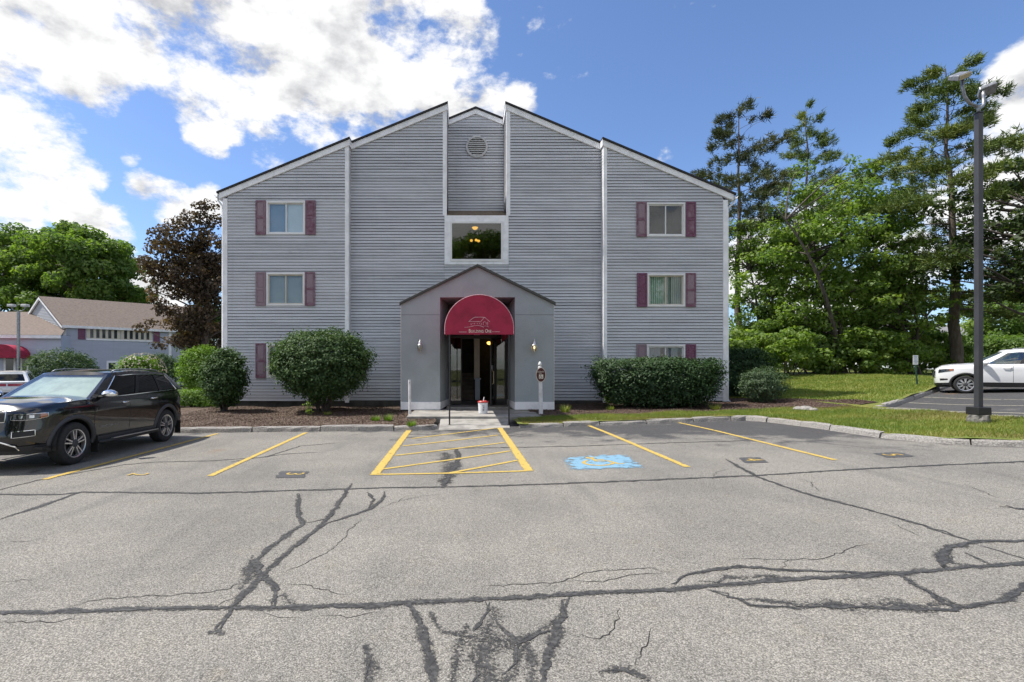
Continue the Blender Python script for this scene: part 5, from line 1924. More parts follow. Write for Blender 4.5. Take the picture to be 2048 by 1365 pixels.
# ---- the white crossover in the right lot, nose to the left
ENC_RZ = R(139)
hd_ = Vector((math.cos(ENC_RZ), math.sin(ENC_RZ)))
lf_ = Vector((-hd_.y, hd_.x))
cw = Vector((xat(1931, 19.6), 19.6))
cc_ = cw - hd_ * (2.14 - 0.90) - lf_ * 0.85
ENC_LOC = (cc_.x, cc_.y, float(gz(cw.x, cw.y)) + 0.01)
enc, T2 = make_car(dict(
    name='white_crossover', label='white crossover parked side on with its nose at the lawn kerb', loc=ENC_LOC, rz=ENC_RZ,
    L=4.28, W=1.78, H=1.66, fo=0.90, wb=2.56, R=0.345, rim=0.245, sill=0.30, chin=0.24, tailz=0.34, paint=M['car_white'], clad=M['black_plastic'], rock=0.14, gap=0.055,
    nF=3.6, nR=4.6,
    zprof=[0.2, 0.36, 0.5, 0.66, 0.98, 1.08, 1.18, 1.28], iprof=[0.08, 0.05, 0.03, 0.008, 0.0, 0.02, 0.06, 0.07],
    fz=[0.2, 0.36, 0.6, 0.85, 1.0, 1.08, 1.16], fi=[0.12, 0.03, 0.0, 0.02, 0.07, 0.16, 0.28],
    rz_=[0.3, 0.45, 0.7, 0.85, 1.0, 1.2], ri=[0.1, 0.02, 0.0, 0.03, 0.08, 0.14],
    ztx=[-2.14, -1.6, 0.0, 0.75, 1.1, 1.6, 1.95, 2.14], ztz=[1.19, 1.18, 1.12, 1.125, 1.125, 1.09, 1.03, 0.95],
    crown=0.07, xw0=1.0, xw1=0.12, xb0=-2.0, xb1=-1.45, wbelt=0.83, wroof=0.60,
    rzx=[-1.5, -0.8, -0.2, 0.3], rzz=[1.60, 1.68, 1.69, 1.635], tw=(0.05, 0.82),
    windows=[(0.12, 0.30), (0.33, 0.575), (0.605, 0.90)], glass_side=M['dark_glass'], glass_front=M['side_glass'],
    seams=[0.98, -0.02, -0.98], handles=[0.12, -0.82], handle_m=M['car_white'], mirror=(0.72, 1.18), mirror_m=M['car_white'], rails=M['galv'],
    tail=(0.88, 1.1), tails=0.45, taile=0.95, spokes=9, twin=0.09, vee=0.5, spw=0.018))
for q in (1, -1):
    t_ = T2['tot']
    hb = T2['patch']('headlight', t_ - 1.10, t_ - 0.60, lambda u: 0.88 - 0.09 * u, lambda u: 0.985 - 0.05 * u - 0.02 * (1 - u), M['black_plastic'], 0.005, 14, 4, q)
    T2['patch']('reflector', t_ - 0.85, t_ - 0.70, lambda u: 0.84, lambda u: 0.91, M['chrome'], 0.010, 6, 3, q, hb)
    T2['patch']('turn_lens', t_ - 1.09, t_ - 0.98, lambda u: 0.885, lambda u: 0.955, M['amber'], 0.012, 6, 3, q, hb)
    T2['patch']('lens', t_ - 1.10, t_ - 0.60, lambda u: 0.88 - 0.09 * u, lambda u: 0.985 - 0.05 * u - 0.02 * (1 - u), M['lamp_lens'], 0.016, 14, 4, q, hb)
    T2['patch']('bumper_skirt', t_ - 1.22, t_, 0.235, lambda u: 0.42 - 0.06 * u, M['black_plastic'], 0.010, 18, 3, q)
    T2['patch']('grille', t_ - 0.45, t_, 0.62, 0.86, M['black_plastic'], 0.006, 10, 4, q)
    T2['loop_on']('grille_trim', t_ - 0.45, t_ - 0.002, 0.62, 0.86, M['chrome'], 0.012, 0.012, q)
    T2['patch']('fog_light', t_ - 0.92, t_ - 0.66, lambda u: 0.49 + 0.03 * (1 - u), lambda u: 0.57, M['black_plastic'], 0.006, 8, 3, q)
    T2['patch']('rear_skirt', 0.0, 1.0, 0.33, 0.55, M['black_plastic'], 0.010, 14, 3, q)
MB().lathe([(0.001, -0.05), (0.12, -0.04), (0.15, 0.02), (0.08, 0.09), (0.001, 0.1)], (0.45, -0.25, 1.2), 10).build('blue_cloth', M['blue_cloth'], enc, smooth=True, ws=False)

# ---- white car seen from behind at the far left, and a grey one beyond the crossover
CARP = dict(L=4.6, W=1.86, H=1.66, fo=0.9, wb=2.7, R=0.35, rim=0.24, sill=0.3, chin=0.25, tailz=0.36, rock=0.12, nF=4.0, nR=4.8,
            zprof=[0.2, 0.36, 0.5, 0.62, 0.9, 1.0, 1.1, 1.2], iprof=[0.08, 0.05, 0.03, 0.008, 0.0, 0.02, 0.06, 0.07],
            fz=[0.2, 0.36, 0.55, 0.75, 0.9, 1.0, 1.08], fi=[0.14, 0.03, 0.0, 0.03, 0.07, 0.14, 0.25],
            rz_=[0.3, 0.45, 0.7, 0.85, 1.0, 1.2], ri=[0.06, 0.0, 0.0, 0.05, 0.08, 0.12],
            ztx=[-2.3, -1.6, 0.0, 0.8, 1.2, 1.8, 2.1, 2.3], ztz=[1.08, 1.07, 1.02, 1.02, 1.0, 0.95, 0.9, 0.84],
            crown=0.06, xw0=1.0, xw1=0.2, xb0=-2.18, xb1=-1.72, wbelt=0.87, wroof=0.66, rzx=[-1.8, -1.0, -0.2, 0.3], rzz=[1.54, 1.61, 1.62, 1.57], tw=(0.05, 0.82),
            windows=[(0.10, 0.30), (0.33, 0.575), (0.605, 0.90)], glass_side=M['dark_glass'], glass_front=M['side_glass'], seams=[0.98, -0.02, -1.0], handles=[0.12, -0.82], mirror=(0.75, 1.08), rails=M['galv'], tail=(0.86, 0.99), tails=0.03, taile=1.05)
p3 = dict(CARP)
p3.update(name='white_hatchback', label='white car with red tail lamps seen from behind near the burgundy canopy', loc=(-24.6, 27.2, 0), rz=R(124), paint=M['car_white'], clad=M['black_plastic'], handle_m=M['car_white'], mirror_m=M['car_white'])
c3, T3 = make_car(p3)
for q in (1, -1):
    T3['patch']('rear_bumper', 0.0, 1.0, 0.36, 0.56, M['black_plastic'], 0.012, 14, 3, q)
T3['patch']('licence_plate', 0.0, 0.16, 0.66, 0.78, M['frame'], 0.016, 4, 2, 1)
T3['patch']('licence_plate', 0.0, 0.16, 0.66, 0.78, M['frame'], 0.016, 4, 2, -1)
p4 = dict(CARP)
p4.update(name='grey_car', label='dark grey car mostly hidden behind the white crossover', loc=(cc_.x + 3.4, cc_.y + 1.6, float(gz(24, 23.1))), rz=ENC_RZ, paint=M['car_grey'], clad=M['black_plastic'], handle_m=M['car_grey'], mirror_m=M['car_grey'])
c4, T4 = make_car(p4)

# ------------------------------------------------------------------ vegetation
def unit(n, r):
    v = r.normal(size=(n, 3))
    return v / np.linalg.norm(v, axis=1, keepdims=True)


def leaf_quads(C, Nn, length, width, r, rnd, droop=0.0):
    """one pointed leaf (a bent diamond) for each centre"""
    n = len(C)
    Nn = Nn / np.maximum(1e-6, np.linalg.norm(Nn, axis=1, keepdims=True))
    a = unit(n, r)
    U = np.cross(Nn, a)
    U /= np.maximum(1e-6, np.linalg.norm(U, axis=1, keepdims=True))
    U[:, 2] -= droop
    U /= np.maximum(1e-6, np.linalg.norm(U, axis=1, keepdims=True))
    Wv = np.cross(Nn, U)
    Wv /= np.maximum(1e-6, np.linalg.norm(Wv, axis=1, keepdims=True))
    sc = r.uniform(0.7, 1.25, (n, 1))
    Lh, Wh = U * length * sc * 0.5, Wv * width * sc * 0.5
    bend = Nn * (length * 0.10 * sc)
    V = np.empty((n, 4, 3))
    V[:, 0] = C - Lh
    V[:, 1] = C + Wh + bend - Lh * 0.12
    V[:, 2] = C + Lh
    V[:, 3] = C - Wh + bend - Lh * 0.12
    F = np.arange(n * 4).reshape(n, 4)
    return V.reshape(-1, 3), F, rnd


def cluster_leaves(centres, rad, per, r, flat=0.6, up=0.6, jitter=0.9):
    """leaves spread through puffs; denser on the outside of each puff"""
    C, Nn, G = [], [], []
    for c, R_ in zip(centres, rad):
        n = max(8, int(per * (R_ ** 2)))
        d = unit(n, r)
        q = R_ * (0.35 + 0.65 * r.random((n, 1)) ** 0.6)
        p = d * q
        p[:, 2] *= flat
        C.append(c + p)
        nn = d * 0.8 + unit(n, r) * jitter
        nn[:, 2] += up
        Nn.append(nn)
        G.append(np.full(n, r.normal(0, 0.14)))
    return np.concatenate(C), np.concatenate(Nn), np.concatenate(G)


def branch_mesh(mb, a, b, ra, rb, r, sag=0.1, n=4, sides=5):
    a, b = np.asarray(a, float), np.asarray(b, float)
    L = np.linalg.norm(b - a)
    pts, rs = [], []
    off = r.normal(0, 0.06 * L, 3)
    for k in range(n + 1):
        t = k / n
        p = a + (b - a) * t + off * math.sin(t * math.pi) + np.array([0, 0, sag * L]) * math.sin(t * math.pi)
        pts.append(tuple(p))
        rs.append(ra + (rb - ra) * t)
    mb.tube(pts, rs, sides, cap=False)
    return pts


def broad_tree(name, label, base, height, crown_c, crown_r, ncl, per, leaf, lm, bark, seed, trunk_r=0.25, cl=(0.7, 1.3), group=None, shell=0.45, trunks=1, lump=0.25, cat='tree', flat=0.6, taper=0.0):
    r = np.random.default_rng(seed)
    root = empty(name, base, label, cat, group=group)
    base = np.array(base, float)
    cc, cr = np.array(crown_c, float), np.array(crown_r, float)
    d = unit(ncl, r)
    rad = (shell + (1 - shell) * r.random((ncl, 1)) ** 0.55)
    lob = 1 + lump * np.sin(d[:, :1] * 4.1 + seed) * np.cos(d[:, 1:2] * 3.7 + seed * 2) + lump * 0.6 * np.sin(d[:, 2:3] * 6.3 + seed * 3)
    P = d * rad * lob
    if taper:
        P[:, :2] *= (1 - taper * np.clip(P[:, 2:3], -1, 1))
    cen = cc + P * cr
    R_ = r.uniform(cl[0], cl[1], ncl)
    C, Nn, G = cluster_leaves(cen, R_, per, r, flat)
    keep = C[:, 2] > base[2] + 0.15
    C, Nn, G = C[keep], Nn[keep], G[keep]
    V, F, rd = leaf_quads(C, Nn, leaf[0], leaf[1], r, np.clip(0.5 + G + r.normal(0, 0.16, len(C)), 0, 1), droop=0.35)
    me = np_mesh('crown', V, F, rd)
    link('crown', me, lm, root, True)
    tb = MB()
    top = cc + np.array([0, 0, cr[2] * 0.55])
    stems = []
    for k in range(trunks):
        b0 = base + (np.array([r.normal(0, 0.35), r.normal(0, 0.35), 0]) if trunks > 1 else 0)
        b0[2] = base[2] - 0.1
        t1 = top + (np.array([r.normal(0, cr[0] * 0.4), r.normal(0, cr[1] * 0.3), -abs(r.normal(0, cr[2] * 0.3))]) if trunks > 1 else 0)
        stems.append(branch_mesh(tb, b0, t1, trunk_r * (1.15 if trunks == 1 else 0.8), trunk_r * 0.16, r, 0.0, 8, 8))
    order = r.permutation(ncl)[: min(ncl, 90)]
    for i in order:
        st_ = stems[int(r.integers(0, len(stems)))]
        zt = cen[i][2] - 0.35 * np.linalg.norm(cen[i][:2] - cc[:2]) - 0.3
        j = int(np.argmin([abs(p[2] - zt) for p in st_]))
        j = min(max(j, 2 if len(st_) > 4 else 1), len(st_) - 2)
        branch_mesh(tb, st_[j], cen[i], trunk_r * 0.30, trunk_r * 0.06, r, 0.05, 4, 4)
    tb.build('trunk', bark, root, smooth=True)
    return root


def pine_tree(name, label, base, height, spread, seed, lm, bark, trunk_r=0.3, first=0.3, nb=46, tufts=26, lean=(0, 0), sparse=1.0, droop=0.1, blade=0.34, shape=None, dead=0.12, side=None):
    r = np.random.default_rng(seed)
    root = empty(name, base, label, 'tree')
    base = np.array(base, float)
    tb = MB()
    top = base + np.array([lean[0], lean[1], height])
    n = 12
    pts = [tuple(base + (top - base) * (k / n) + (r.normal(0, 0.08, 3) * (0 < k < n))) for k in range(n + 1)]
    pts[0] = tuple(np.array(pts[0]) - [0, 0, 0.15])
    tb.tube(pts, [trunk_r * (1 - 0.93 * (k / n) ** 0.9) for k in range(n + 1)], 9, cap=False)
    TC, TD, G = [], [], []
    for b in range(nb):
        f = first + (1 - first) * (b + r.uniform(-0.4, 0.4)) / nb
        f = min(max(f, first * 0.9), 0.985)
        p = base + (top - base) * f
        prof = shape(f) if shape else (1 - max(0.0, (f - first) / (1 - first)) ** 1.5) * 0.9 + 0.12
        L = spread * prof * r.uniform(0.55, 1.12)
        az = b * 2.399 + r.uniform(-0.5, 0.5)
        if side is not None:
            L *= 1 + side[1] * math.cos(az - side[0])
        el = 0.05 + 0.55 * max(0, f - 0.5) + r.normal(0, 0.08) - droop
        e = p + np.array([math.cos(az) * L * math.cos(el), math.sin(az) * L * math.cos(el), L * math.sin(el)])
        br = branch_mesh(tb, p, e, trunk_r * 0.20 * (1.15 - f), 0.012, r, 0.06, 5, 4)
        if r.random() < dead * (1.6 - f):
            continue
        g = r.normal(0, 0.16)
        m_ = max(3, int(tufts * L / spread * sparse))
        for k in range(m_):
            u = 0.30 + 0.70 * r.random() ** 0.75
            c = p + (e - p) * u + np.array([0, 0, 0.06 * L * math.sin(u * math.pi)])
            lat = np.array([-math.sin(az), math.cos(az), 0]) * r.normal(0, 0.17 * L * (1.15 - abs(u - 0.65)))
            c = c + lat + np.array([0, 0, r.normal(0.05, 0.09)])
            TC.append(c)
            dd = (e - p) / max(0.1, L) * 0.7 + lat * 0.4 + np.array([0, 0, 0.45])
            TD.append(dd)
            G.append(g)
    TC, TD, G = np.array(TC), np.array(TD), np.array(G)
    nb_ = 22
    C = np.repeat(TC, nb_, axis=0) + r.normal(0, 0.10, (len(TC) * nb_, 3))
    D = np.repeat(TD, nb_, axis=0) + r.normal(0, 0.65, (len(TC) * nb_, 3))
    D /= np.linalg.norm(D, axis=1, keepdims=True)
    S = np.cross(D, unit(len(C), r))
    S /= np.maximum(1e-6, np.linalg.norm(S, axis=1, keepdims=True))
    ln = blade * r.uniform(0.6, 1.2, (len(C), 1))
    V = np.empty((len(C), 3, 3))
    V[:, 0] = C - S * 0.032
    V[:, 1] = C + S * 0.032
    V[:, 2] = C + D * ln
    me = np_mesh('crown', V.reshape(-1, 3), np.arange(len(C) * 3).reshape(-1, 3), np.clip(0.5 + np.repeat(G, nb_) + r.normal(0, 0.15, len(C)), 0, 1))
    link('crown', me, lm, root, True)
    tb.build('trunk', bark, root, smooth=True)
    return root


def bush(name, label, base, shape_fn, n, leaf, lm, seed, stems=14, droop=0.5, depth=0.35, tier=0.0, cat='shrub', group=None, stem_m=None, height=2.0, spread=1.0):
    """clipped shrub: leaves through the outer shell of a solid given by shape_fn(dirs) -> radius vectors"""
    r = np.random.default_rng(seed)
    root = empty(name, base, label, cat, group=group)
    b = np.array(base, float)
    per = 22
    ns = int(n * 0.72 / per)
    d = unit(ns, r)
    S, cen = shape_fn(d)
    lump = 1 + 0.045 * np.sin(d[:, :1] * 9 + seed) * np.sin(d[:, 2:3] * 8 + seed) + 0.035 * np.sin(d[:, 1:2] * 17 + d[:, 2:3] * 13) + r.normal(0, 0.022, (ns, 1))
    stray = r.random((ns, 1)) < 0.035
    lump = np.where(stray, lump * r.uniform(1.05, 1.14, (ns, 1)), lump)
    thin = (np.sin(d[:, 0] * 7.3 + seed) * np.sin(d[:, 1] * 6.1 + 1) * np.sin(d[:, 2] * 8.7 + seed * 2) > 0.42)
    lump = np.where(thin[:, None] & (r.random((ns, 1)) < 0.7), lump * 0.86, lump)
    C = cen + S * (1 - 0.10 * r.random((ns, 1)) ** 1.5) * lump
    sp_ = leaf[0] * 1.15
    out = np.repeat(d, per, axis=0)
    t = r.random((ns * per, 1))
    P = np.repeat(C, per, axis=0) + out * (t - 0.6) * leaf[0] * 2.2 + r.normal(0, 1, (ns * per, 3)) * np.array([sp_, sp_, sp_ * 0.5])
    P[:, 2] -= (t[:, 0] ** 2) * leaf[0] * 0.9            # sprays droop at the tip
    Nn = out * 0.75 + unit(len(P), r) * 0.45
    Nn[:, 2] += 0.75
    g = np.repeat(r.normal(0, 0.13, ns), per)
    n2 = int(n * 0.28)
    d2 = unit(n2, r)
    S2, _ = shape_fn(d2)
    P2_ = cen + S2 * (0.9 - depth * r.random((n2, 1)))
    P = np.concatenate([P, P2_]) + b
    Nn = np.concatenate([Nn, d2 + unit(n2, r) * 0.7 + np.array([0, 0, 0.4])])
    g = np.concatenate([g, np.full(n2, -0.1)])
    keep = P[:, 2] > b[2] + 0.03
    P, Nn, g = P[keep], Nn[keep], g[keep]
    rd = np.clip(0.45 + g + r.normal(0, 0.17, len(P)), 0, 1)
    V, F, rd = leaf_quads(P, Nn, leaf[0], leaf[1], r, rd, droop=droop)
    link('foliage', np_mesh('foliage', V, F, rd), lm, root, True)
    tb = MB()
    for k in range(stems):
        a = r.uniform(0, 2 * math.pi)
        p0 = b + np.array([math.cos(a) * 0.12 * spread, math.sin(a) * 0.10, -0.05])
        p1 = b + np.array([math.cos(a) * spread * r.uniform(0.25, 0.75), math.sin(a) * spread * r.uniform(0.2, 0.5), height * r.uniform(0.55, 0.85)])
        branch_mesh(tb, p0, p1, 0.028, 0.008, r, 0.03, 4, 4)
    tb.build('stems', stem_m or M['bark_dark'], root)
    return root


def ellip(rx, ry, rz, cz, taper=0.0, box=0.0):
    def f(d):
        p = d.copy()
        if box:
            k = 2 + 8 * box
            p = p / (np.abs(p) ** k).sum(1, keepdims=True) ** (1 / k)
        s = p * np.array([rx, ry, rz])
        if taper:
            s[:, :2] *= (1 + taper * p[:, 2:3])
        return s, np.array([0, 0, cz])
    return f


L_green = leaf_mat('maple_leaves', (0.1, 0.18, 0.035), (0.185, 0.285, 0.055), (0.3, 0.385, 0.095))
L_mid = leaf_mat('woodland_leaves', (0.095, 0.16, 0.035), (0.16, 0.245, 0.052), (0.26, 0.335, 0.08))
L_dark = leaf_mat('shaded_oak_leaves', (0.03, 0.052, 0.018), (0.052, 0.085, 0.025), (0.1, 0.14, 0.04))  # dark green leaf tones
L_far = leaf_mat('tall_tree_leaves', (0.075, 0.145, 0.03), (0.14, 0.23, 0.05), (0.25, 0.335, 0.085))
L_purple = leaf_mat('copper_maple_leaves', (0.045, 0.034, 0.026), (0.09, 0.064, 0.042), (0.19, 0.118, 0.052), 0.3, 0.02)
L_pine = leaf_mat('pine_needles', (0.06, 0.095, 0.03), (0.12, 0.17, 0.045), (0.23, 0.26, 0.06), 0.2)
L_pine2 = leaf_mat('old_pine_needles', (0.045, 0.052, 0.03), (0.065, 0.085, 0.04), (0.11, 0.12, 0.05), 0.2)
L_bush = leaf_mat('burning_bush_leaves', (0.03, 0.065, 0.022), (0.06, 0.115, 0.034), (0.12, 0.18, 0.05), 0.25, 0.02)
L_yew = leaf_mat('dark_hedge_leaves', (0.022, 0.05, 0.02), (0.042, 0.085, 0.03), (0.085, 0.14, 0.045), 0.2, 0.02)
L_lime = leaf_mat('fresh_lime_leaves', (0.07, 0.14, 0.015), (0.13, 0.24, 0.022), (0.22, 0.34, 0.04), 0.4)
L_blue = leaf_mat('bluish_shrub_leaves', (0.04, 0.075, 0.035), (0.07, 0.115, 0.055), (0.12, 0.17, 0.075), 0.25)
L_grass = leaf_mat('grass_blades', (0.12, 0.19, 0.03), (0.2, 0.26, 0.045), (0.34, 0.32, 0.09), 0.35)
L_dry = leaf_mat('dry_grass_blades', (0.15, 0.16, 0.035), (0.24, 0.215, 0.07), (0.34, 0.28, 0.12), 0.3)


def gp(px, Y, off=0.0):
    X = xat(px, Y)
    return (X, Y, float(gz(X, Y)) + off)


# ---- shrubs against the building
def bed_base(px, Y):
    X = xat(px, Y)
    return (X, Y, float(raised(X, Y)))


bb_ = bed_base(645, 18.3)
bush('round_shrub', 'large round clipped shrub in front of the lower left window', bb_, ellip(1.68, 1.45, 1.24, zat(728, 18.3) - bb_[2], 0.10), 36000, (0.10, 0.052), L_bush, 3, height=1.6, spread=1.2, stems=22)
bb_ = bed_base(450, 18.4)
bush('round_shrub', 'smaller dark rounded shrub at the left corner of the building', bb_, ellip(0.69, 0.68, 0.98, zat(752, 18.4) - bb_[2], 0.05), 17000, (0.10, 0.052), L_bush, 4, height=1.5, spread=0.6)
bb_ = bed_base(1313, 18.7)
bush('clipped_hedge', 'wide flat topped clipped hedge under the right hand windows', bb_, ellip(2.16, 0.95, 0.80, zat(761, 18.7) - bb_[2], 0.12, 0.35), 40000, (0.095, 0.05), L_yew, 5, height=1.2, spread=1.8, stems=24)
bb_ = bed_base(1490, 22.4)
bush('dark_shrub', 'dark green shrub tucked behind the right corner of the building', bb_, ellip(0.95, 0.9, 1.05, 1.08, 0.0, 0.25), 14000, (0.095, 0.05), L_yew, 6, height=1.5, spread=0.7)
bb_ = bed_base(1528, 19.6)
bush('small_shrub', 'small loose blue green shrub at the right corner of the building', bb_, ellip(0.84, 0.75, 0.68, 0.70, 0.15), 9000, (0.07, 0.032), L_blue, 7, height=1.0, spread=0.7, depth=0.6)
bb_ = bed_base(408, 21.8)
bush('bright_shrub', 'bright yellow green shrub behind the left corner shrub', bb_, ellip(0.98, 0.8, 0.98, zat(738, 21.8) - bb_[2], 0.0), 10000, (0.10, 0.055), L_lime, 8, height=1.4, spread=0.7, depth=0.5)
bb_ = bed_base(392, 20.4)
bush('low_hedge', 'low square clipped hedge behind the parked black car', bb_, ellip(1.25, 0.4, 0.34, 0.34, 0.0, 0.5), 9000, (0.07, 0.04), L_lime, 9, height=0.4, spread=0.8)
# shrubs before the annex
for (px, py, Y, rx, rz_, lm_, lab, n_) in ((122, 742, 33, 2.25, 1.45, L_bush, 'broad dome shaped shrub beside the burgundy canopy of the annex', 14000),
                                         (318, 742, 38, 1.55, 1.35, L_bush, 'dome shaped shrub before the right end of the annex', 10000),
                                         (275, 745, 27, 1.15, 0.85, L_lime, 'light green flowering shrub showing above the black car roof', 7000),
                                         (378, 735, 31, 0.7, 0.95, L_bush, 'small dark shrub at the foot of the copper maple', 5000)):
    X, Y_ = xat(px, Y), Y
    bush('dome_shrub', lab, (X, Y_, 0.0), ellip(rx * 0.86, rx * 0.8, (rz_ + 0.2) * 0.84, zat(py, Y)), n_, (0.13, 0.07), lm_, int(px), height=1.6, spread=1.0, depth=0.4)
fr_ = np.random.default_rng(5)
nfl = 320
d_ = unit(nfl, fr_)
d_[:, 2] = np.abs(d_[:, 2])
Pf = d_ * np.array([1.17, 1.05, 1.05]) + np.array([xat(285, 27), 27, zat(745, 27)])
V, F, rd = leaf_quads(Pf, d_, 0.10, 0.08, fr_, fr_.random(nfl))
L_flower = leaf_mat('pale_pink_blossom', (0.42, 0.33, 0.31), (0.5, 0.42, 0.38), (0.55, 0.5, 0.42), 0.3)
fo = [o for o in bpy.data.objects if o.get('label') == 'light green flowering shrub showing above the black car roof'][0]
link('blossom', np_mesh('blossom', V, F, rd), L_flower, fo, True)

# ---- trees on the left
broad_tree('broadleaf_tree', 'tall rounded green tree behind the annex, nearest the left edge', (xat(40, 64), 64, 0), 20, (xat(20, 64), 64, 11.8), (8.6, 6.5, 8.2), 150, 120, (0.42, 0.28), L_far, M['bark'], 21, 0.45, (1.2, 2.3), 'tall trees behind the annex', shell=0.55, lump=0.12)
broad_tree('broadleaf_tree', 'tall rounded green tree behind the annex roof, right of its twin', (xat(160, 61), 61, 0), 20, (xat(158, 61), 61, 11.2), (6.8, 6, 8.2), 140, 120, (0.42, 0.28), L_far, M['bark'], 22, 0.45, (1.1, 2.1), 'tall trees behind the annex', shell=0.55, lump=0.12)
broad_tree('broadleaf_tree', 'lower green tree filling the gap beside the copper maple', (xat(262, 70), 70, 0), 12, (xat(255, 70), 70, 6.6), (3.4, 3.5, 5.6), 60, 110, (0.42, 0.28), L_far, M['bark'], 23, 0.35, (1.0, 1.8), shell=0.45)
pine_tree('spruce_tree', 'distant dark spruce tip beside the copper maple', (xat(302, 66), 66, 0), 16.0, 2.2, 24, L_pine, M['bark_dark'], 0.2, 0.12, 40, 18, blade=0.5)
broad_tree('copper_maple', 'copper purple maple with open crown beside the left corner', (xat(388, 33), 33, 0.0), 12, (xat(382, 33), 33.5, 7.6), (2.95, 2.7, 4.9), 185, 215, (0.22, 0.15), L_purple, M['bark'], 25, 0.28, (0.42, 0.92), shell=0.25, lump=0.26, taper=0.15, flat=0.55)
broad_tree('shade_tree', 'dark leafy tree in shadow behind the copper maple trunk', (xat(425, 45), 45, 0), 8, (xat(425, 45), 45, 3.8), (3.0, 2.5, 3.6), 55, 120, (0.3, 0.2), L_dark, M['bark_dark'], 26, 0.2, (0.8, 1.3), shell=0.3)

# ---- the wood on the right
pine_tree('pine_tree', 'sparse dark pine rising directly behind the right roof corner', gp(1478, 38), 20.6, 4.3, 31, L_pine2, M['bark'], 0.30, 0.40, 46, 30, dead=0.05, blade=0.42, shape=lambda f: 0.55 + 0.5 * math.sin(min(1, max(0.0, f - 0.38) / 0.5) * math.pi) if f < 0.9 else 0.45)
pine_tree('pine_tree', 'green pine with ragged top between the dark pine and the maple', gp(1612, 44), 23.4, 5.0, 32, L_pine, M['bark'], 0.3, 0.36, 50, 34, dead=0.05, blade=0.45)
pine_tree('pine_tree', 'tallest white pine with long layered boughs behind the lamp post', gp(1912, 33), 20.4, 7.2, 33, L_pine, M['bark'], 0.36, 0.22, 62, 88, lean=(-0.7, 0), dead=0.10, blade=0.36, shape=lambda f: 0.95 - 0.75 * max(0, (f - 0.45) / 0.55) ** 1.2 if f > 0.45 else 0.75)
broad_tree('maple_tree', 'broad bright green maple at the edge of the lawn', gp(1690, 33.5), 15, (xat(1675, 33.5), 34.2, 9.2), (4.9, 3.3, 6.3), 250, 165, (0.24, 0.15), L_green, M['bark_dark'], 34, 0.20, (0.5, 1.05), shell=0.35, trunks=5, lump=0.14, flat=0.62)
broad_tree('maple_tree', 'slim green tree growing against the right corner of the building', gp(1508, 36), 13, (xat(1515, 36), 36, 7.2), (2.9, 2.4, 5.6), 105, 140, (0.24, 0.15), L_green, M['bark_dark'], 35, 0.16, (0.45, 0.9), shell=0.25, trunks=3, flat=0.5)
broad_tree('maple_tree', 'layered green tree with low boughs left of the big pine trunk', gp(1820, 33), 10, (xat(1795, 32.5), 33, 6.0), (3.2, 2.6, 4.2), 90, 130, (0.25, 0.15), L_green, M['bark_dark'], 36, 0.15, (0.5, 1.0), shell=0.2, trunks=3, flat=0.42)
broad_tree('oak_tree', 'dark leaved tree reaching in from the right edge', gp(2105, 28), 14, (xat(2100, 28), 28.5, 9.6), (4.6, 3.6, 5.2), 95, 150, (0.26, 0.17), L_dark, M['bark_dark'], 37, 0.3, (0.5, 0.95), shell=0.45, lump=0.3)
broad_tree('broadleaf_tree', 'rounded green tree beyond the power lines at the right edge', gp(2040, 62), 12, (xat(2035, 62), 62, 7.6), (5.5, 4, 5.0), 80, 100, (0.42, 0.28), L_far, M['bark'], 38, 0.3, (1.0, 1.9), shell=0.45)
for k, (px, Y, lab) in enumerate(((1580, 47, 'dim woodland tree deep behind the slim corner tree'), (1700, 50, 'dim woodland tree deep behind the bright maple'), (1840, 48, 'dim woodland tree deep behind the layered tree'))):
    broad_tree('woodland_tree', lab, gp(px, Y), 13, (xat(px, Y), Y, 6.8), (4.4, 2.4, 5.0), 34, 70, (0.34, 0.22), L_mid, M['bark_dark'], 40 + k, 0.2, (0.7, 1.3), 'trees in the depth of the wood', shell=0.25)
for k, (px, Y, h_, lab) in enumerate(((1640, 38, 11, 'thin bare trunk standing among the maple leaves'), (1745, 37, 12, 'slim dark trunk right of the bright maple'), (1575, 40, 12, 'slim dark trunk near the corner tree'))):
    broad_tree('sapling', lab, gp(px, Y), h_, (xat(px + 4, Y), Y, h_ * 0.8), (1.6, 1.4, 2.6), 14, 110, (0.27, 0.18), L_mid, M['bark_dark'], 50 + k, 0.12, (0.5, 0.9), 'slim trunks in the wood', shell=0.2)
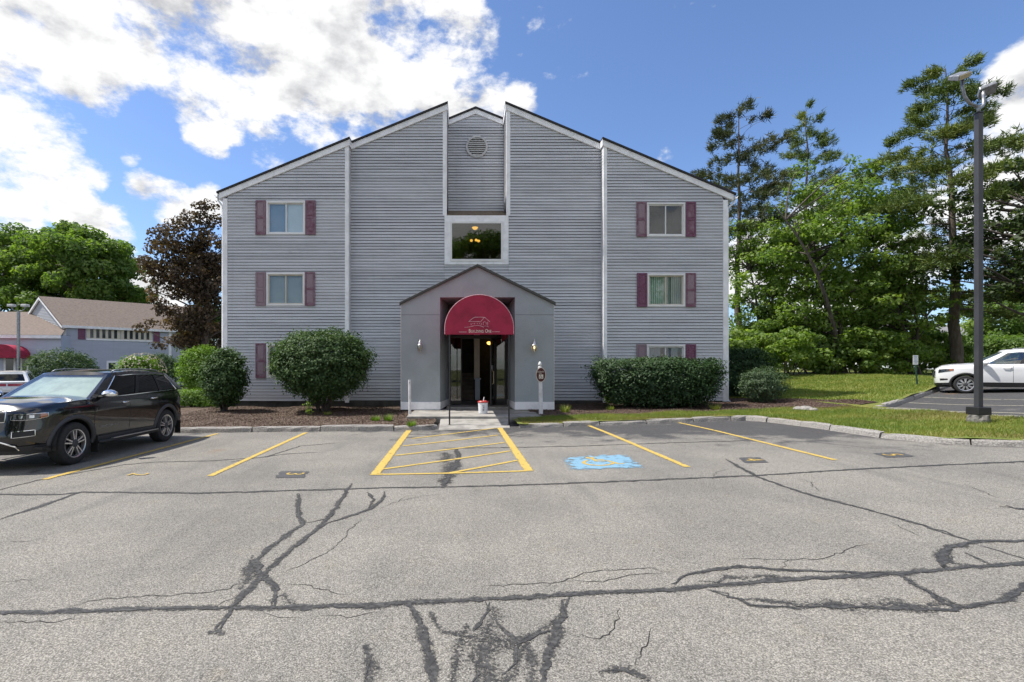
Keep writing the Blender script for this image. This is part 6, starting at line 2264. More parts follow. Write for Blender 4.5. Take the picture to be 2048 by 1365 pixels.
# understorey along the lawn
UND = [(1490, 31, 1.7, 1.75, L_mid, 'leafy bush under the trees next to the building corner'), (1575, 32.5, 1.9, 1.9, L_green, 'bright bush at the lawn edge below the slim tree'), (1650, 33, 1.6, 1.35, L_mid, 'low bush at the lawn edge below the maple'),
       (1715, 32.5, 1.8, 1.7, L_green, 'leafy bush in the middle of the lawn edge'), (1775, 32, 1.7, 1.5, L_green, 'bush with pale leaves left of the small white sign'), (1835, 33.5, 1.7, 1.5, L_mid, 'dark bush behind the small white sign'),
       (1885, 36, 1.8, 1.9, L_mid, 'bush at the foot of the tall pine'), (1610, 36, 2.2, 2.5, L_green, 'tall bush deep in the shade of the wood'), (1740, 36.5, 2.2, 2.4, L_mid, 'tall bush behind the middle of the lawn edge'), (1520, 35, 2.0, 2.7, L_mid, 'tall bush behind the corner of the building')]
for k, (px, Y, rx, rz_, lm_, lab) in enumerate(UND):
    X, Y_, Z_ = gp(px, Y)
    r = np.random.default_rng(60 + k)
    root = empty('undergrowth_bush', (X, Y_, Z_), lab, 'bush', group='undergrowth at the edge of the wood')
    ncl = 34
    d_ = unit(ncl, r)
    cen = np.array([X, Y_, Z_ + rz_]) + d_ * np.array([rx, rx * 0.8, rz_ * 0.95]) * (0.4 + 0.6 * r.random((ncl, 1)))
    C, Nn, G = cluster_leaves(cen, r.uniform(0.4, 0.85, ncl), 300, r, 0.5)
    kk = C[:, 2] > Z_ + 0.05
    V, F, rd = leaf_quads(C[kk], Nn[kk], 0.24, 0.15, r, np.clip(0.5 + G[kk] + r.normal(0, 0.16, kk.sum()), 0, 1), 0.35)
    link('foliage', np_mesh('foliage', V, F, rd), lm_, root, True)
    tb = MB()
    for q in range(7):
        branch_mesh(tb, (X + r.normal(0, 0.2), Y_ + r.normal(0, 0.2), Z_ - 0.1), cen[q], 0.05, 0.015, r, 0.03, 4, 4)
    tb.build('stems', M['bark_dark'], root)
for k, (px, Y, lab) in enumerate(((1965, 46, 'pale green hedge behind the lamp post'), (2035, 45, 'pale green hedge at the right edge behind the white car'))):
    X, Y_, Z_ = gp(px, Y)
    bush('tall_hedge', lab, (X, Y_, Z_), ellip(2.4, 1.4, 1.7, 1.6, 0, 0.2), 9000, (0.22, 0.12), L_far, 80 + k, height=2, spread=1.6, depth=0.5)

# ---- grass blades
def blades(name, label, pts, zf, h, w, lm_, seed):
    r = np.random.default_rng(seed)
    n = len(pts)
    z = zf(pts[:, 0], pts[:, 1])
    B = np.column_stack([pts, z - 0.005])
    a = r.uniform(0, 2 * math.pi, n)
    S = np.column_stack([np.cos(a), np.sin(a), np.zeros(n)]) * (w * r.uniform(0.6, 1.3, (n, 1)))
    T = np.column_stack([r.normal(0, 0.45, n), r.normal(0, 0.45, n), np.ones(n)]) * (h * r.uniform(0.5, 1.35, (n, 1)))
    V = np.empty((n, 3, 3))
    V[:, 0], V[:, 1], V[:, 2] = B - S, B + S, B + T
    patchn = 0.5 + 0.28 * np.sin(pts[:, 0] * 1.9 + 1.3 * np.sin(pts[:, 1] * 1.1)) * np.sin(pts[:, 1] * 2.3 + pts[:, 0] * 0.7)
    me = np_mesh(name, V.reshape(-1, 3), np.arange(n * 3).reshape(-1, 3), np.clip(patchn + r.normal(0, 0.2, n), 0, 1))
    o = link(name, me, lm_)
    tag(o, label, 'grass', kind='stuff')
    return o


def scatter(n, x0, x1, lo, hi, r):
    x = r.uniform(x0, x1, n)
    a, b = lo(x), hi(x)
    y = a + (b - a) * r.random(n)
    k = b > a
    return np.column_stack([x[k], y[k]])


gr = np.random.default_rng(77)
front_f = lambda x: np.interp(x, FR_X, FR_Y) + 0.1
zl_ = lambda x, y: raised(x, y) - 0.012
p1 = scatter(26000, 1.6, 8.5, front_f, lambda x: np.interp(x, MF_X, MF_Y) + 0.1, gr)
p2 = scatter(52000, 8.5, 12.85, front_f, lambda x: np.interp(x, MF_X, MF_Y) + 0.1, gr)
pd = np.concatenate([p1, p2])
dry = (np.sin(pd[:, 0] * 1.1 + 0.6) + np.sin(pd[:, 1] * 1.7 + pd[:, 0] * 0.4) + gr.normal(0, 0.7, len(pd)) + (pd[:, 1] < front_f(pd[:, 0]) + 0.45) * 0.9) > 0.75
blades('grass', 'green grass on the kerbed strip and island', pd[~dry], zl_, 0.075, 0.007, L_grass, 78)
blades('dry_grass', 'straw coloured dry grass patches along the kerb', pd[dry], zl_, 0.05, 0.007, L_dry, 79)
back_b = lambda x: np.interp(x, [9.5, 11.2, 12.2, 14.2, 14.3, 30], [22.0, 22.0, 20.6, 18.2, 17.0, 27.0])
p3_ = scatter(70000, 10.9, 26, lambda x: np.maximum(back_b(x) + 0.05, front_f(x)), lambda x: np.full(len(x), 33.0), gr)
blades('grass', 'mown sunny lawn between the building and the wood', p3_, zl_, 0.085, 0.014, L_grass, 80)

# mulch chips
M['chip'] = leaf_mat('bark_chips', (0.05, 0.03, 0.022), (0.10, 0.068, 0.05), (0.24, 0.19, 0.15), 0.0)


def chips(label, pts, zf, seed):
    r = np.random.default_rng(seed)
    n = len(pts)
    C = np.column_stack([pts, zf(pts[:, 0], pts[:, 1]) + r.uniform(0.002, 0.02, n)])
    Nn = np.column_stack([r.normal(0, 0.4, n), r.normal(0, 0.4, n), np.ones(n)])
    V, F, rd = leaf_quads(C, Nn, 0.055, 0.018, r, np.clip(r.normal(0.42, 0.25, n), 0, 1))
    o = link('mulch_chips', np_mesh('mulch_chips', V, F, rd), M['chip'])
    tag(o, label, 'mulch', kind='stuff')


chips('loose bark chips strewn over the left bed', scatter(26000, -10, -0.97, lambda x: yk(x) + 0.15, lambda x: np.full(len(x), 20.4), gr), raised, 81)
chips('loose bark chips strewn over the right bed', scatter(12000, 2.3, 14.1, lambda x: np.interp(x, MF_X, MF_Y) + 0.05, lambda x: np.interp(x, MB_X, MB_Y) - 0.2, gr), lambda x, y: raised(x, y) + 0.018, 82)

# tufts and weeds growing in the mulch
TUFTS = [(751, 842, 0.20, 160, L_lime, 'bright grass tuft in the mulch left of the white pipe'), (776, 842, 0.24, 170, L_lime, 'bright grass tuft nearest the white pipe post'), (822, 850, 0.20, 150, L_lime, 'grass tuft at the end of the left kerb'),
         (655, 832, 0.14, 90, L_grass, 'faint grass tuft in the mulch before the big round shrub'), (1130, 828, 0.3, 160, L_grass, 'grass clump right of the oval sign post'), (1430, 820, 0.25, 120, L_grass, 'grass clump before the right downspout'),
         (1220, 822, 0.2, 90, L_grass, 'grass clump before the clipped hedge')]
for k, (px, py, h_, n_, lm_, lab) in enumerate(TUFTS):
    X, Y_ = ray(px, py, 0.15)
    Z_ = float(raised(X, Y_))
    r = np.random.default_rng(90 + k)
    root = empty('grass_tuft', (X, Y_, Z_), lab, 'grass tuft', group='tufts in the mulch')
    a = r.uniform(0, 2 * math.pi, n_)
    rr_ = 0.13 * np.sqrt(r.random(n_))
    B = np.column_stack([X + rr_ * np.cos(a), Y_ + rr_ * np.sin(a), np.full(n_, Z_ - 0.01)])
    T = np.column_stack([np.cos(a) * 0.7, np.sin(a) * 0.7, np.ones(n_)]) * (h_ * r.uniform(0.5, 1.1, (n_, 1))) * np.array([r.uniform(0.3, 1), 1, 1])
    S = np.column_stack([-np.sin(a), np.cos(a), np.zeros(n_)]) * 0.008
    V = np.empty((n_, 3, 3))
    V[:, 0], V[:, 1], V[:, 2] = B - S, B + S, B + T
    link('blades', np_mesh('blades', V.reshape(-1, 3), np.arange(n_ * 3).reshape(-1, 3), r.random(n_)), lm_, root, True)
WEEDS = [(375, 806, 0.55, 'tall weed nearest the tail of the black car'), (393, 808, 0.42, 'weed in the middle of the row before the low hedge'), (411, 806, 0.48, 'third weed from the tail of the black car'), (423, 808, 0.35, 'last weed in the row beside the corner shrub'),
         (618, 832, 0.42, 'thin weed stalk in front of the big round shrub'), (563, 808, 0.3, 'leafy weed at the wall between the two round shrubs'), (505, 807, 0.25, 'small weed at the wall beside the left shrub'), (1215, 812, 0.3, 'weed at the left foot of the clipped hedge')]
for k, (px, py, h_, lab) in enumerate(WEEDS):
    X, Y_ = ray(px, py, 0.17)
    Z_ = float(raised(X, Y_))
    r = np.random.default_rng(120 + k)
    root = empty('weed', (X, Y_, Z_), lab, 'weed', group='weeds in the beds')
    n_ = 70
    t = r.random(n_)
    C = np.column_stack([X + r.normal(0, 0.09, n_), Y_ + r.normal(0, 0.07, n_), Z_ + 0.05 + t * h_])
    Nn = unit(n_, r) + np.array([0, 0, 0.8])
    V, F, rd = leaf_quads(C, Nn, 0.12, 0.04, r, r.random(n_), 0.2)
    link('leaves', np_mesh('leaves', V, F, rd), L_lime if k < 4 else L_green, root, True)
    MB().tube([(X, Y_, Z_ - 0.02), (X + 0.02, Y_, Z_ + h_ * 0.5), (X, Y_ + 0.02, Z_ + h_)], [0.008, 0.006, 0.003], 4).build('stem', L_lime, root)

# ---- trees across the lot, seen mirrored in the stairwell window
for k, (X, Y_) in enumerate(((-15, -34), (3, -38), (19, -33))):
    broad_tree('broadleaf_tree', ('tall tree across the lot mirrored left in the stairwell window', 'tall tree across the lot mirrored amid the stairwell window', 'tall tree across the lot mirrored right in the stairwell window')[k], (X, Y_, 0), 24, (X, Y_, 14.5), (8.5, 6, 10.0), 90, 60, (0.5, 0.34), L_far, M['bark'], 300 + k, 0.5, (1.4, 2.6), 'trees across the lot', shell=0.5, lump=0.15)

# ------------------------------------------------------------------ wall lanterns
M['pewter'] = mat('weathered_nickel', (0.55, 0.54, 0.53), 0.3, metal=0.8, var=0.25, vscale=20)
M['lantern_glass'] = glass_mat('lantern_glass', (0.75, 0.74, 0.68), 0.12)
M['bulb'] = mat('bulb_glass', (0.75, 0.68, 0.5), 0.3)


def lantern(px, lab, lit):
    x, y, z = at(px, 694, PYF)
    root = empty('wall_lantern', (x, y, z - 0.28), lab, 'lantern', group='lanterns beside the entrance')
    yc = y - 0.16
    MB().lathe([(0.001, -0.022), (0.05, -0.02), (0.065, -0.004), (0.065, 0.0)], (x, y, z - 0.05), 14, 'y').build('back_plate', M['pewter'], root, fix=True)
    MB().tube([(x, y - 0.01, z - 0.05), (x, y - 0.07, z + 0.10), (x, yc, z + 0.19), (x, yc, z + 0.12)], 0.012, 6).build('arm', M['pewter'], root, smooth=True)
    MB().lathe([(0.001, 0.27), (0.012, 0.265), (0.02, 0.24), (0.010, 0.215), (0.018, 0.20), (0.045, 0.17), (0.065, 0.10), (0.07, 0.07), (0.105, 0.055), (0.105, 0.045), (0.001, 0.045)], (x, yc, z), 16).build('cap', M['pewter'], root, smooth=True)
    MB().lathe([(0.09, 0.045), (0.095, -0.03), (0.085, -0.12), (0.055, -0.18)], (x, yc, z), 16).build('glass', M['lantern_glass'], root, smooth=True)
    cg = MB()
    for k in range(6):
        a = k * math.pi / 3
        cg.tube([(x + r_ * math.cos(a), yc + r_ * math.sin(a), z + h_) for r_, h_ in ((0.1, 0.045), (0.103, -0.03), (0.092, -0.12), (0.06, -0.185))], 0.006, 4)
    cg.lathe([(0.001, -0.235), (0.012, -0.23), (0.02, -0.205), (0.06, -0.19), (0.062, -0.178), (0.001, -0.176)], (x, yc, z), 12)
    cg.build('cage', M['pewter'], root)
    MB().lathe([(0.001, 0.03), (0.02, 0.02), (0.03, -0.03), (0.02, -0.08), (0.001, -0.09)], (x, yc, z), 10).build('bulb', mat('lit_bulb', (0.8, 0.65, 0.4), 0.4, emit=(1, 0.7, 0.35), estr=1.2) if lit else M['bulb'], root, smooth=True)


lantern(840.5, 'silver wall lantern left of the burgundy awning', False)
lantern(1067.5, 'silver wall lantern right of the burgundy awning', True)

# ------------------------------------------------------------------ white pipe post, sign post, bucket
X, Y_ = -1.93, 16.75
Z_ = float(raised(X, Y_))
root = empty('pipe_post', (X, Y_, Z_), 'plain white pipe post left of the entrance walk', 'post')
M['white_pvc'] = mat('white_pvc', (0.74, 0.74, 0.76), 0.45, vscale=6, col2=(0.6, 0.6, 0.6))
MB().tube([(X, Y_, Z_ - 0.1), (X - 0.01, Y_, zat(760, Y_))], 0.046, 14).build('pipe', M['white_pvc'], root, smooth=False)
MB().tube([(X - 0.012, Y_ - 0.05, zat(766, Y_)), (X - 0.012, Y_ - 0.04, zat(766, Y_))], 0.014, 8).build('bolt', M['black_metal'], root)

Y_ = 16.7
X = xat(1082, Y_)
Z_ = float(raised(X, Y_))
root = empty('sign_post', (X, Y_, Z_), 'white post with finial carrying an oval maroon reserved parking sign', 'sign')
hz = zat(736, Y_)
pm = MB()
b, t = 0.064, 0.056
dx = -0.035
pm.add([(X - b, Y_ - b, Z_ - 0.1), (X + b, Y_ - b, Z_ - 0.1), (X + b, Y_ + b, Z_ - 0.1), (X - b, Y_ + b, Z_ - 0.1), (X - t + dx, Y_ - t, hz), (X + t + dx, Y_ - t, hz), (X + t + dx, Y_ + t, hz), (X - t + dx, Y_ + t, hz)],
       [(0, 3, 2, 1), (4, 5, 6, 7), (0, 1, 5, 4), (1, 2, 6, 5), (2, 3, 7, 6), (3, 0, 4, 7)])
pm.build('post', M['white_pvc'], root, bevel=0.008)
MB().lathe([(0.062, 0.0), (0.068, 0.02), (0.05, 0.045), (0.036, 0.06), (0.04, 0.075), (0.066, 0.085), (0.068, 0.11), (0.05, 0.16), (0.02, 0.205), (0.001, 0.215)], (X + dx, Y_, hz), 14).build('finial', M['white_pvc'], root, smooth=True)
sx, sz = xat(1081, Y_), zat(750, Y_)
M['maroon'] = mat('maroon_sign_face', (0.085, 0.018, 0.018), 0.5, var=0.15)
M['sign_cream'] = mat('cream_sign_paint', (0.75, 0.68, 0.58), 0.6)


def oval(rx, rz, y0, y1):
    return MB().prism_y([(sx + rx * math.cos(t), sz + rz * math.sin(t)) for t in np.linspace(0, 2 * math.pi, 33)[:-1]], y0, y1)


pl = oval(0.163, 0.245, Y_ - b - 0.03, Y_ - b - 0.004).build('sign_plate', M['sign_cream'], root)
oval(0.148, 0.228, Y_ - b - 0.034, Y_ - b - 0.0305).build('sign_face', M['maroon'], pl)
ys = Y_ - b - 0.0365
lettering(root, 'RESERVED', 1081, 744.2, 2.5, M['sign_cream'], ys, squash=0.9)
lettering(root, 'FOR', 1081, 747.2, 2.0, M['sign_cream'], ys)
wx, wz = xat(1081.3, Y_), zat(753.6, Y_)
MB().box(wx - 0.07, wx + 0.07, Y_ - b - 0.040, Y_ - b - 0.0345, wz - 0.07, wz + 0.07).build('symbol_plate', M['sign_cream'], root)
sb = MB()
for s_ in wheelchair(0.12):
    sb.tube([(wx + x - 0.005, Y_ - b - 0.042, wz + y) for x, y in s_], 0.006, 4)
sb.build('wheelchair_symbol', M['black_metal'], root)

Y_ = 17.0
X, Z_ = xat(966, Y_), 0.233
root = empty('plastic_bucket', (X, Y_, Z_), 'white plastic bucket with red lid and a handle stick on the entrance slab', 'bucket')
M['bucket_white'] = mat('white_bucket_plastic', (0.74, 0.75, 0.78), 0.4, var=0.05)
M['bucket_red'] = mat('red_lid_plastic', (0.5, 0.03, 0.03), 0.4)
MB().lathe([(0.001, 0.0), (0.145, 0.0), (0.15, 0.02), (0.168, 0.36), (0.176, 0.365), (0.176, 0.40), (0.001, 0.40)], (X, Y_, Z_), 22).build('tub', M['bucket_white'], root, smooth=False)
MB().lathe([(0.182, 0.37), (0.186, 0.405), (0.17, 0.425), (0.15, 0.41), (0.001, 0.41)], (X, Y_, Z_), 22).build('lid', M['bucket_red'], root)
MB().tube([(X + 0.01, Y_ - 0.10, Z_ + 0.40), (X + 0.035, Y_ - 0.09, Z_ + 0.56)], 0.016, 8).build('stick', M['bucket_white'], root)
pr_ = MB()
for (dx, z0, z1, w) in ((0.01, 0.10, 0.17, 0.03), (0.02, 0.19, 0.24, 0.02), (0.0, 0.26, 0.28, 0.035)):
    pr_.box(X + dx - w, X + dx + w, Y_ - 0.172, Y_ - 0.168, Z_ + z0, Z_ + z1)
pr_.build('printed_mark', mat('grey_print', (0.3, 0.31, 0.34), 0.6), root)

# ------------------------------------------------------------------ lamp post on the island
Y_ = 11.65
X = xat(1957, Y_)
Z_ = float(raised(X, Y_))
root = empty('parking_light_post', (X, Y_, Z_), 'tall square dark lamp post with two floodlights on a concrete base', 'lamp post')
M['post_paint'] = mat('dark_bronze_post_paint', (0.045, 0.047, 0.054), 0.45, var=0.15, vscale=2)
M['post_black'] = mat('black_base_cover', (0.016, 0.016, 0.017), 0.5)
M['old_concrete'] = mat('mossy_concrete', (0.20, 0.19, 0.175), 0.95, vscale=9, col2=(0.055, 0.053, 0.05), bump=0.9, bscale=18)
bs = MB()
bs.lathe([(0.22, -0.2), (0.205, 0.06), (0.19, 0.15), (0.165, 0.17), (0.001, 0.17)], (X, Y_, Z_), 16)
for i, v in enumerate(bs.v):
    bs.v[i] = (v[0] + random.uniform(-0.015, 0.015), v[1] + random.uniform(-0.015, 0.015), v[2] + random.uniform(-0.008, 0.008))
bs.build('concrete_base', M['old_concrete'], root)
cvm = MB().add([(X - .155, Y_ - .155, Z_ + .172), (X + .155, Y_ - .155, Z_ + .172), (X + .155, Y_ + .155, Z_ + .172), (X - .155, Y_ + .155, Z_ + .172),
                (X - .15, Y_ - .15, Z_ + .345), (X + .15, Y_ - .15, Z_ + .345), (X + .15, Y_ + .15, Z_ + .345), (X - .15, Y_ + .15, Z_ + .345)],
               [(0, 3, 2, 1), (4, 5, 6, 7), (0, 1, 5, 4), (1, 2, 6, 5), (2, 3, 7, 6), (3, 0, 4, 7)])
cvm.build('base_cover', M['post_black'], root, bevel=0.01)
zt = zat(228, Y_)
shaft = MB().box(X - 0.058, X + 0.058, Y_ - 0.058, Y_ + 0.058, Z_ + 0.34, zt).build('post', M['post_paint'], root, bevel=0.012)
MB().box(X - 0.064, X + 0.064, Y_ - 0.064, Y_ + 0.064, zt, zt + 0.025).build('cap', M['post_black'], root)
for o_ in (shaft,):
    o_.rotation_euler = (0, 0, 0)
MB().tube([(X, Y_, zt + 0.02), (X, Y_, zt + 0.20)], 0.036, 10).build('tenon', M['galv'], root, smooth=True)
q0 = (X + 0.0, Y_, zt + 0.14)


def flood(elbow, head_c, yaw, tilt, lab):
    arm = MB().tube(elbow, 0.034, 10).build('arm', M['galv'], root, smooth=True)
    hb = MB()
    w, d, h = 0.16, 0.13, 0.062
    hb.add([(-w, -d, -h), (w, -d, -h), (w, d, -h * 0.6), (-w, d, -h * 0.6), (-w * 0.93, -d * 0.9, h), (w * 0.93, -d * 0.9, h), (w * 0.9, d, h * 0.9), (-w * 0.9, d, h * 0.9)],
           [(0, 3, 2, 1), (4, 5, 6, 7), (0, 1, 5, 4), (1, 2, 6, 5), (2, 3, 7, 6), (3, 0, 4, 7)])
    ho = hb.build('floodlight', M['galv'], root, ws=False, bevel=0.015)
    ho.location = Vector(head_c) - Vector(root.location)
    ho.rotation_euler = (R(tilt[0]), R(tilt[1]), R(yaw))
    MB().box(-w * 0.88, w * 0.88, -d - 0.006, -d + 0.004, -h * 0.8, h * 0.75).build('lens', mat('yellowed_lens', (0.45, 0.38, 0.24), 0.3) if 'yellowed_lens' not in bpy.data.materials else bpy.data.materials['yellowed_lens'], ho, ws=False)
    return ho


P2 = lambda px, py, dy=0.0: at(px, py, Y_ + dy)
flood([P2(1952, 213), P2(1938, 206), P2(1929, 193), P2(1925, 176), P2(1925, 160)], P2(1919, 153, -0.05), 0, (30, -22), 'left')
flood([P2(1952, 213), P2(1960, 217, 0.05), P2(1967, 210, 0.1), P2(1967, 192, 0.12), P2(1966, 183, 0.12)], P2(1974, 180, 0.15), 150, (25, 14), 'right')

# ---- far lamp post by the annex
Y_ = 31.0
X = xat(37, Y_)
root = empty('parking_light_post', (X, Y_, 0.0), 'thin distant lamp post with two lamp heads before the annex', 'lamp post')
zt = zat(622, Y_)
MB().box(X - 0.06, X + 0.06, Y_ - 0.06, Y_ + 0.06, 0, zt).build('post', M['galv'], root)
for (dx, dz) in ((-0.42, 0.2), (0.42, 0.2)):
    MB().tube([(X, Y_, zt - 0.02), (X + dx * 0.5, Y_, zt + 0.0), (X + dx * 0.9, Y_, zt + 0.08), (X + dx, Y_, zt + 0.24)], 0.028, 6).build('arm', M['galv'], root)
    MB().box(X + dx - 0.18, X + dx + 0.18, Y_ - 0.15, Y_ + 0.15, zt + 0.24, zt + 0.40).build('floodlight', mat('pale_lamp_head', (0.6, 0.6, 0.58), 0.5) if 'pale_lamp_head' not in bpy.data.materials else bpy.data.materials['pale_lamp_head'], root, bevel=0.03)

# ---- small parking sign on the lawn
Y_ = 22.3
Xs = xat(1835, Y_)
Zs = float(raised(Xs, Y_))
root = empty('lawn_sign', (Xs, Y_, Zs), 'small white notice on a leaning dark green post on the lawn', 'sign')
top = at(1828, 712, Y_)
M['green_post'] = mat('dark_green_post', (0.012, 0.045, 0.04), 0.6)
MB().tube([(Xs, Y_, Zs - 0.1), (top[0] + 0.03, Y_, top[2])], 0.032, 6).build('post', M['green_post'], root)
root.rotation_euler = (0, R(0), 0)
c = at(1829.3, 720.5, Y_)
n_ = Vector((0.05, -1, 0)).normalized()
pl_ = MB().box(c[0] - 0.115, c[0] + 0.115, Y_ - 0.05, Y_ - 0.04, c[2] - 0.21, c[2] + 0.21).build('notice_plate', M['frame'], root)
for k in range(6):
    z = c[2] + 0.16 - k * 0.058
    w = (0.085, 0.06, 0.085, 0.07, 0.085, 0.05)[k]
    MB().box(c[0] - w, c[0] + w, Y_ - 0.053, Y_ - 0.0505, z - 0.012, z + 0.012).build('text_line', mat('blue_grey_print', (0.25, 0.33, 0.42), 0.6) if 'blue_grey_print' not in bpy.data.materials else bpy.data.materials['blue_grey_print'], root)

# ---- pale stones at the edge of the mulch
for k, (px, py, s_, lab) in enumerate(((1598, 818, 0.17, 'leftmost pale stone at the edge of the right mulch bed'), (1612, 818, 0.22, 'biggest pale stone at the edge of the right mulch bed'), (1627, 818.5, 0.14, 'rightmost pale stone at the edge of the right mulch bed'))):
    X, Y_ = ray(px, py + 3, 0.17)
    Z_ = float(raised(X, Y_))
    r = np.random.default_rng(200 + k)
    sm = MB()
    rows = []
    for i in range(7):
        ph = math.pi * i / 6
        rows.append([(X + s_ * math.sin(ph) * math.cos(t) * (1 + 0.12 * math.sin(3 * t + k)), Y_ + s_ * 0.8 * math.sin(ph) * math.sin(t), Z_ + 0.03 + s_ * 0.5 * math.cos(ph) * (1 + 0.1 * math.cos(2 * t + k))) for t in np.linspace(0, 2 * math.pi, 11)])
    o = sm.grid(rows).build('stone', M['granite'], smooth=False, fix=True)
    tag(o, lab, 'stone', 'stones by the bed')

# ------------------------------------------------------------------ the annex at the far left
M['siding_b'] = siding_mat('blue_grey_clapboard', (0.52, 0.56, 0.66), (0.48, 0.52, 0.61), (0.36, 0.38, 0.44))  # bluish cast of the shaded front put into the colour
M['siding_lit'] = siding_mat('pale_clapboard', (0.42, 0.43, 0.46), (0.38, 0.39, 0.42), (0.3, 0.3, 0.32))  # same cladding, toned apart for the sunlit gable end
M['tan_roof'] = mat('tan_asphalt_shingle', (0.19, 0.15, 0.125), 0.95, vscale=6, col2=(0.14, 0.112, 0.095), bump=0.5, bscale=12)
A0 = Vector((xat(127, 46), 46, 0))
u = Vector((0.76, 0.65, 0)).normalized()          # along the long front
w = Vector((-0.88, 0.47, 0)).normalized()         # along the gable end
LEN = 12.6
EZ = zat(650, 46)
anx = empty('annex_building', (A0.x, A0.y, 0), 'blue grey clapboard annex with tan shingle roof and a long strip of windows', 'building')


def ap(s, t, z):
    p = A0 + u * s + w * t
    return (p.x, p.y, z)


# boards of the long front, leaving the window strip free
WZ0, WZ1 = zat(678, 47.5), zat(655, 47.5)


def s_at(px):
    """distance along the front for a picture column"""
    k = (px - CX) / FPX
    return (k * A0.y - A0.x) / (u.x - k * u.y)


WS0, WS1 = s_at(176), s_at(302)
nrm = Vector((u.y, -u.x, 0))
anw = MB()
anw.add([ap(0, 0, 0), ap(LEN, 0, 0), ap(LEN, 0, EZ), ap(0, 0, EZ), ap(0, 8, 0), ap(LEN, 8, 0), ap(LEN, 8, EZ), ap(0, 8, EZ)], [(0, 1, 2, 3), (7, 6, 5, 4), (1, 5, 6, 2), (4, 0, 3, 7)])
wall_b = anw.build('wall', M['siding_b'], anx)
z = 0.1
cl_ = MB()
while z < EZ - 0.1:
    spans = [(0.12, LEN - 0.1)]
    if z + 0.13 > WZ0 and z < WZ1:
        spans = cut(spans, WS0 - 0.05, WS1 + 0.05)
    for (a, b) in spans:
        o1, o2 = nrm * 0.035, nrm * 0.006
        pa, pb = A0 + u * a, A0 + u * b
        cl_.add([(pa + o1 + Vector((0, 0, z)))[:], (pb + o1 + Vector((0, 0, z)))[:], (pb + o2 + Vector((0, 0, z + 0.15)))[:], (pa + o2 + Vector((0, 0, z + 0.15)))[:], (pa + Vector((0, 0, z)))[:], (pb + Vector((0, 0, z)))[:]], [(0, 1, 2, 3), (4, 5, 1, 0)])
    z += 0.148
co_ = cl_.build('clapboards', M['siding_b'], wall_b)
co_['kind'] = 'stuff'
# gable end
GT = 4.2
RZ = zat(597, 48.5)
ge = MB().add([ap(-0.01, -0.01, 0), ap(-0.01, GT * 2, 0), ap(-0.01, GT * 2, EZ), ap(-0.01, GT, RZ), ap(-0.01, -0.01, EZ)], [(4, 3, 2, 1, 0)])
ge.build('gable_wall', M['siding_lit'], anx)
z = 0.1
gl = MB()
o1 = -u * 0.03
while z < RZ - 0.2:
    tmin = 0.1 if z < EZ else GT * (z - EZ) / (RZ - EZ) + 0.1
    pa, pb = A0 + w * tmin, A0 + w * (2 * GT - tmin)
    gl.add([(pa - u * 0.04 + Vector((0, 0, z)))[:], (pb - u * 0.04 + Vector((0, 0, z)))[:], (pb - u * 0.012 + Vector((0, 0, z + 0.15)))[:], (pa - u * 0.012 + Vector((0, 0, z + 0.15)))[:]], [(3, 2, 1, 0)])
    z += 0.148
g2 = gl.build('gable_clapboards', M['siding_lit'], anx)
g2['kind'] = 'stuff'
# roof
rf = MB()
ov = 0.25
sl = (RZ - EZ) / GT
rf.add([ap(-0.2, -ov, EZ - ov * sl + 0.12), ap(LEN + 0.2, -ov, EZ - ov * sl + 0.12), ap(LEN + 0.2, GT, RZ + 0.12), ap(-0.2, GT, RZ + 0.12), ap(-0.2, -ov, EZ - ov * sl), ap(LEN + 0.2, -ov, EZ - ov * sl), ap(LEN + 0.2, GT, RZ), ap(-0.2, GT, RZ)],
       [(0, 1, 2, 3), (7, 6, 5, 4), (0, 4, 5, 1), (3, 7, 4, 0), (1, 5, 6, 2)])
rf.add([ap(-0.2, 2 * GT + ov, EZ - ov * sl + 0.12), ap(LEN + 0.2, 2 * GT + ov, EZ - ov * sl + 0.12), ap(LEN + 0.2, GT, RZ + 0.12), ap(-0.2, GT, RZ + 0.12), ap(-0.2, 2 * GT + ov, EZ - ov * sl), ap(-0.2, GT, RZ)],
       [(3, 2, 1, 0), (0, 4, 5, 3)])
rf.build('roof', M['tan_roof'], anx)


def abar(s0, s1, z0, z1, name, m, off=0.06, th=0.06, parent=anx):
    pa, pb = A0 + u * s0, A0 + u * s1
    a, b = nrm * off, nrm * (off - th)
    q = [(pa + a), (pb + a), (pb + b), (pa + b)]
    mb = MB().add([(p.x, p.y, z0) for p in q] + [(p.x, p.y, z1) for p in q], [(0, 3, 2, 1), (4, 5, 6, 7), (0, 1, 5, 4), (1, 2, 6, 5), (2, 3, 7, 6), (3, 0, 4, 7)])
    return mb.build(name, m, parent)


abar(-0.1, LEN + 0.1, EZ - 0.28, EZ - 0.05, 'eave_board', M['trim'], 0.30, 0.3)
abar(-0.06, 0.2, 0, EZ - 0.28, 'corner_board', M['trim'])
abar(LEN - 0.25, LEN + 0.03, 0, EZ - 0.28, 'corner_board', M['trim'])
sE = s_at(340)
abar(sE - 0.12, sE + 0.12, 0, EZ - 0.28, 'corner_board', M['trim'])
rk = MB()
for (t0_, t1_, z0_, z1_) in ((-ov, GT, EZ - ov * sl, RZ), (2 * GT + ov, GT, EZ - ov * sl, RZ)):
    rk.add([ap(-0.23, t0_, z0_ - 0.18), ap(-0.23, t1_, z1_ - 0.18), ap(-0.23, t1_, z1_ + 0.02), ap(-0.23, t0_, z0_ + 0.02), ap(-0.10, t0_, z0_ - 0.18), ap(-0.10, t1_, z1_ - 0.18), ap(-0.1, t1_, z1_), ap(-0.1, t0_, z0_)], [(0, 1, 2, 3), (0, 4, 5, 1), (7, 6, 5, 4)])
rk.build('rake_board', M['trim'], anx)
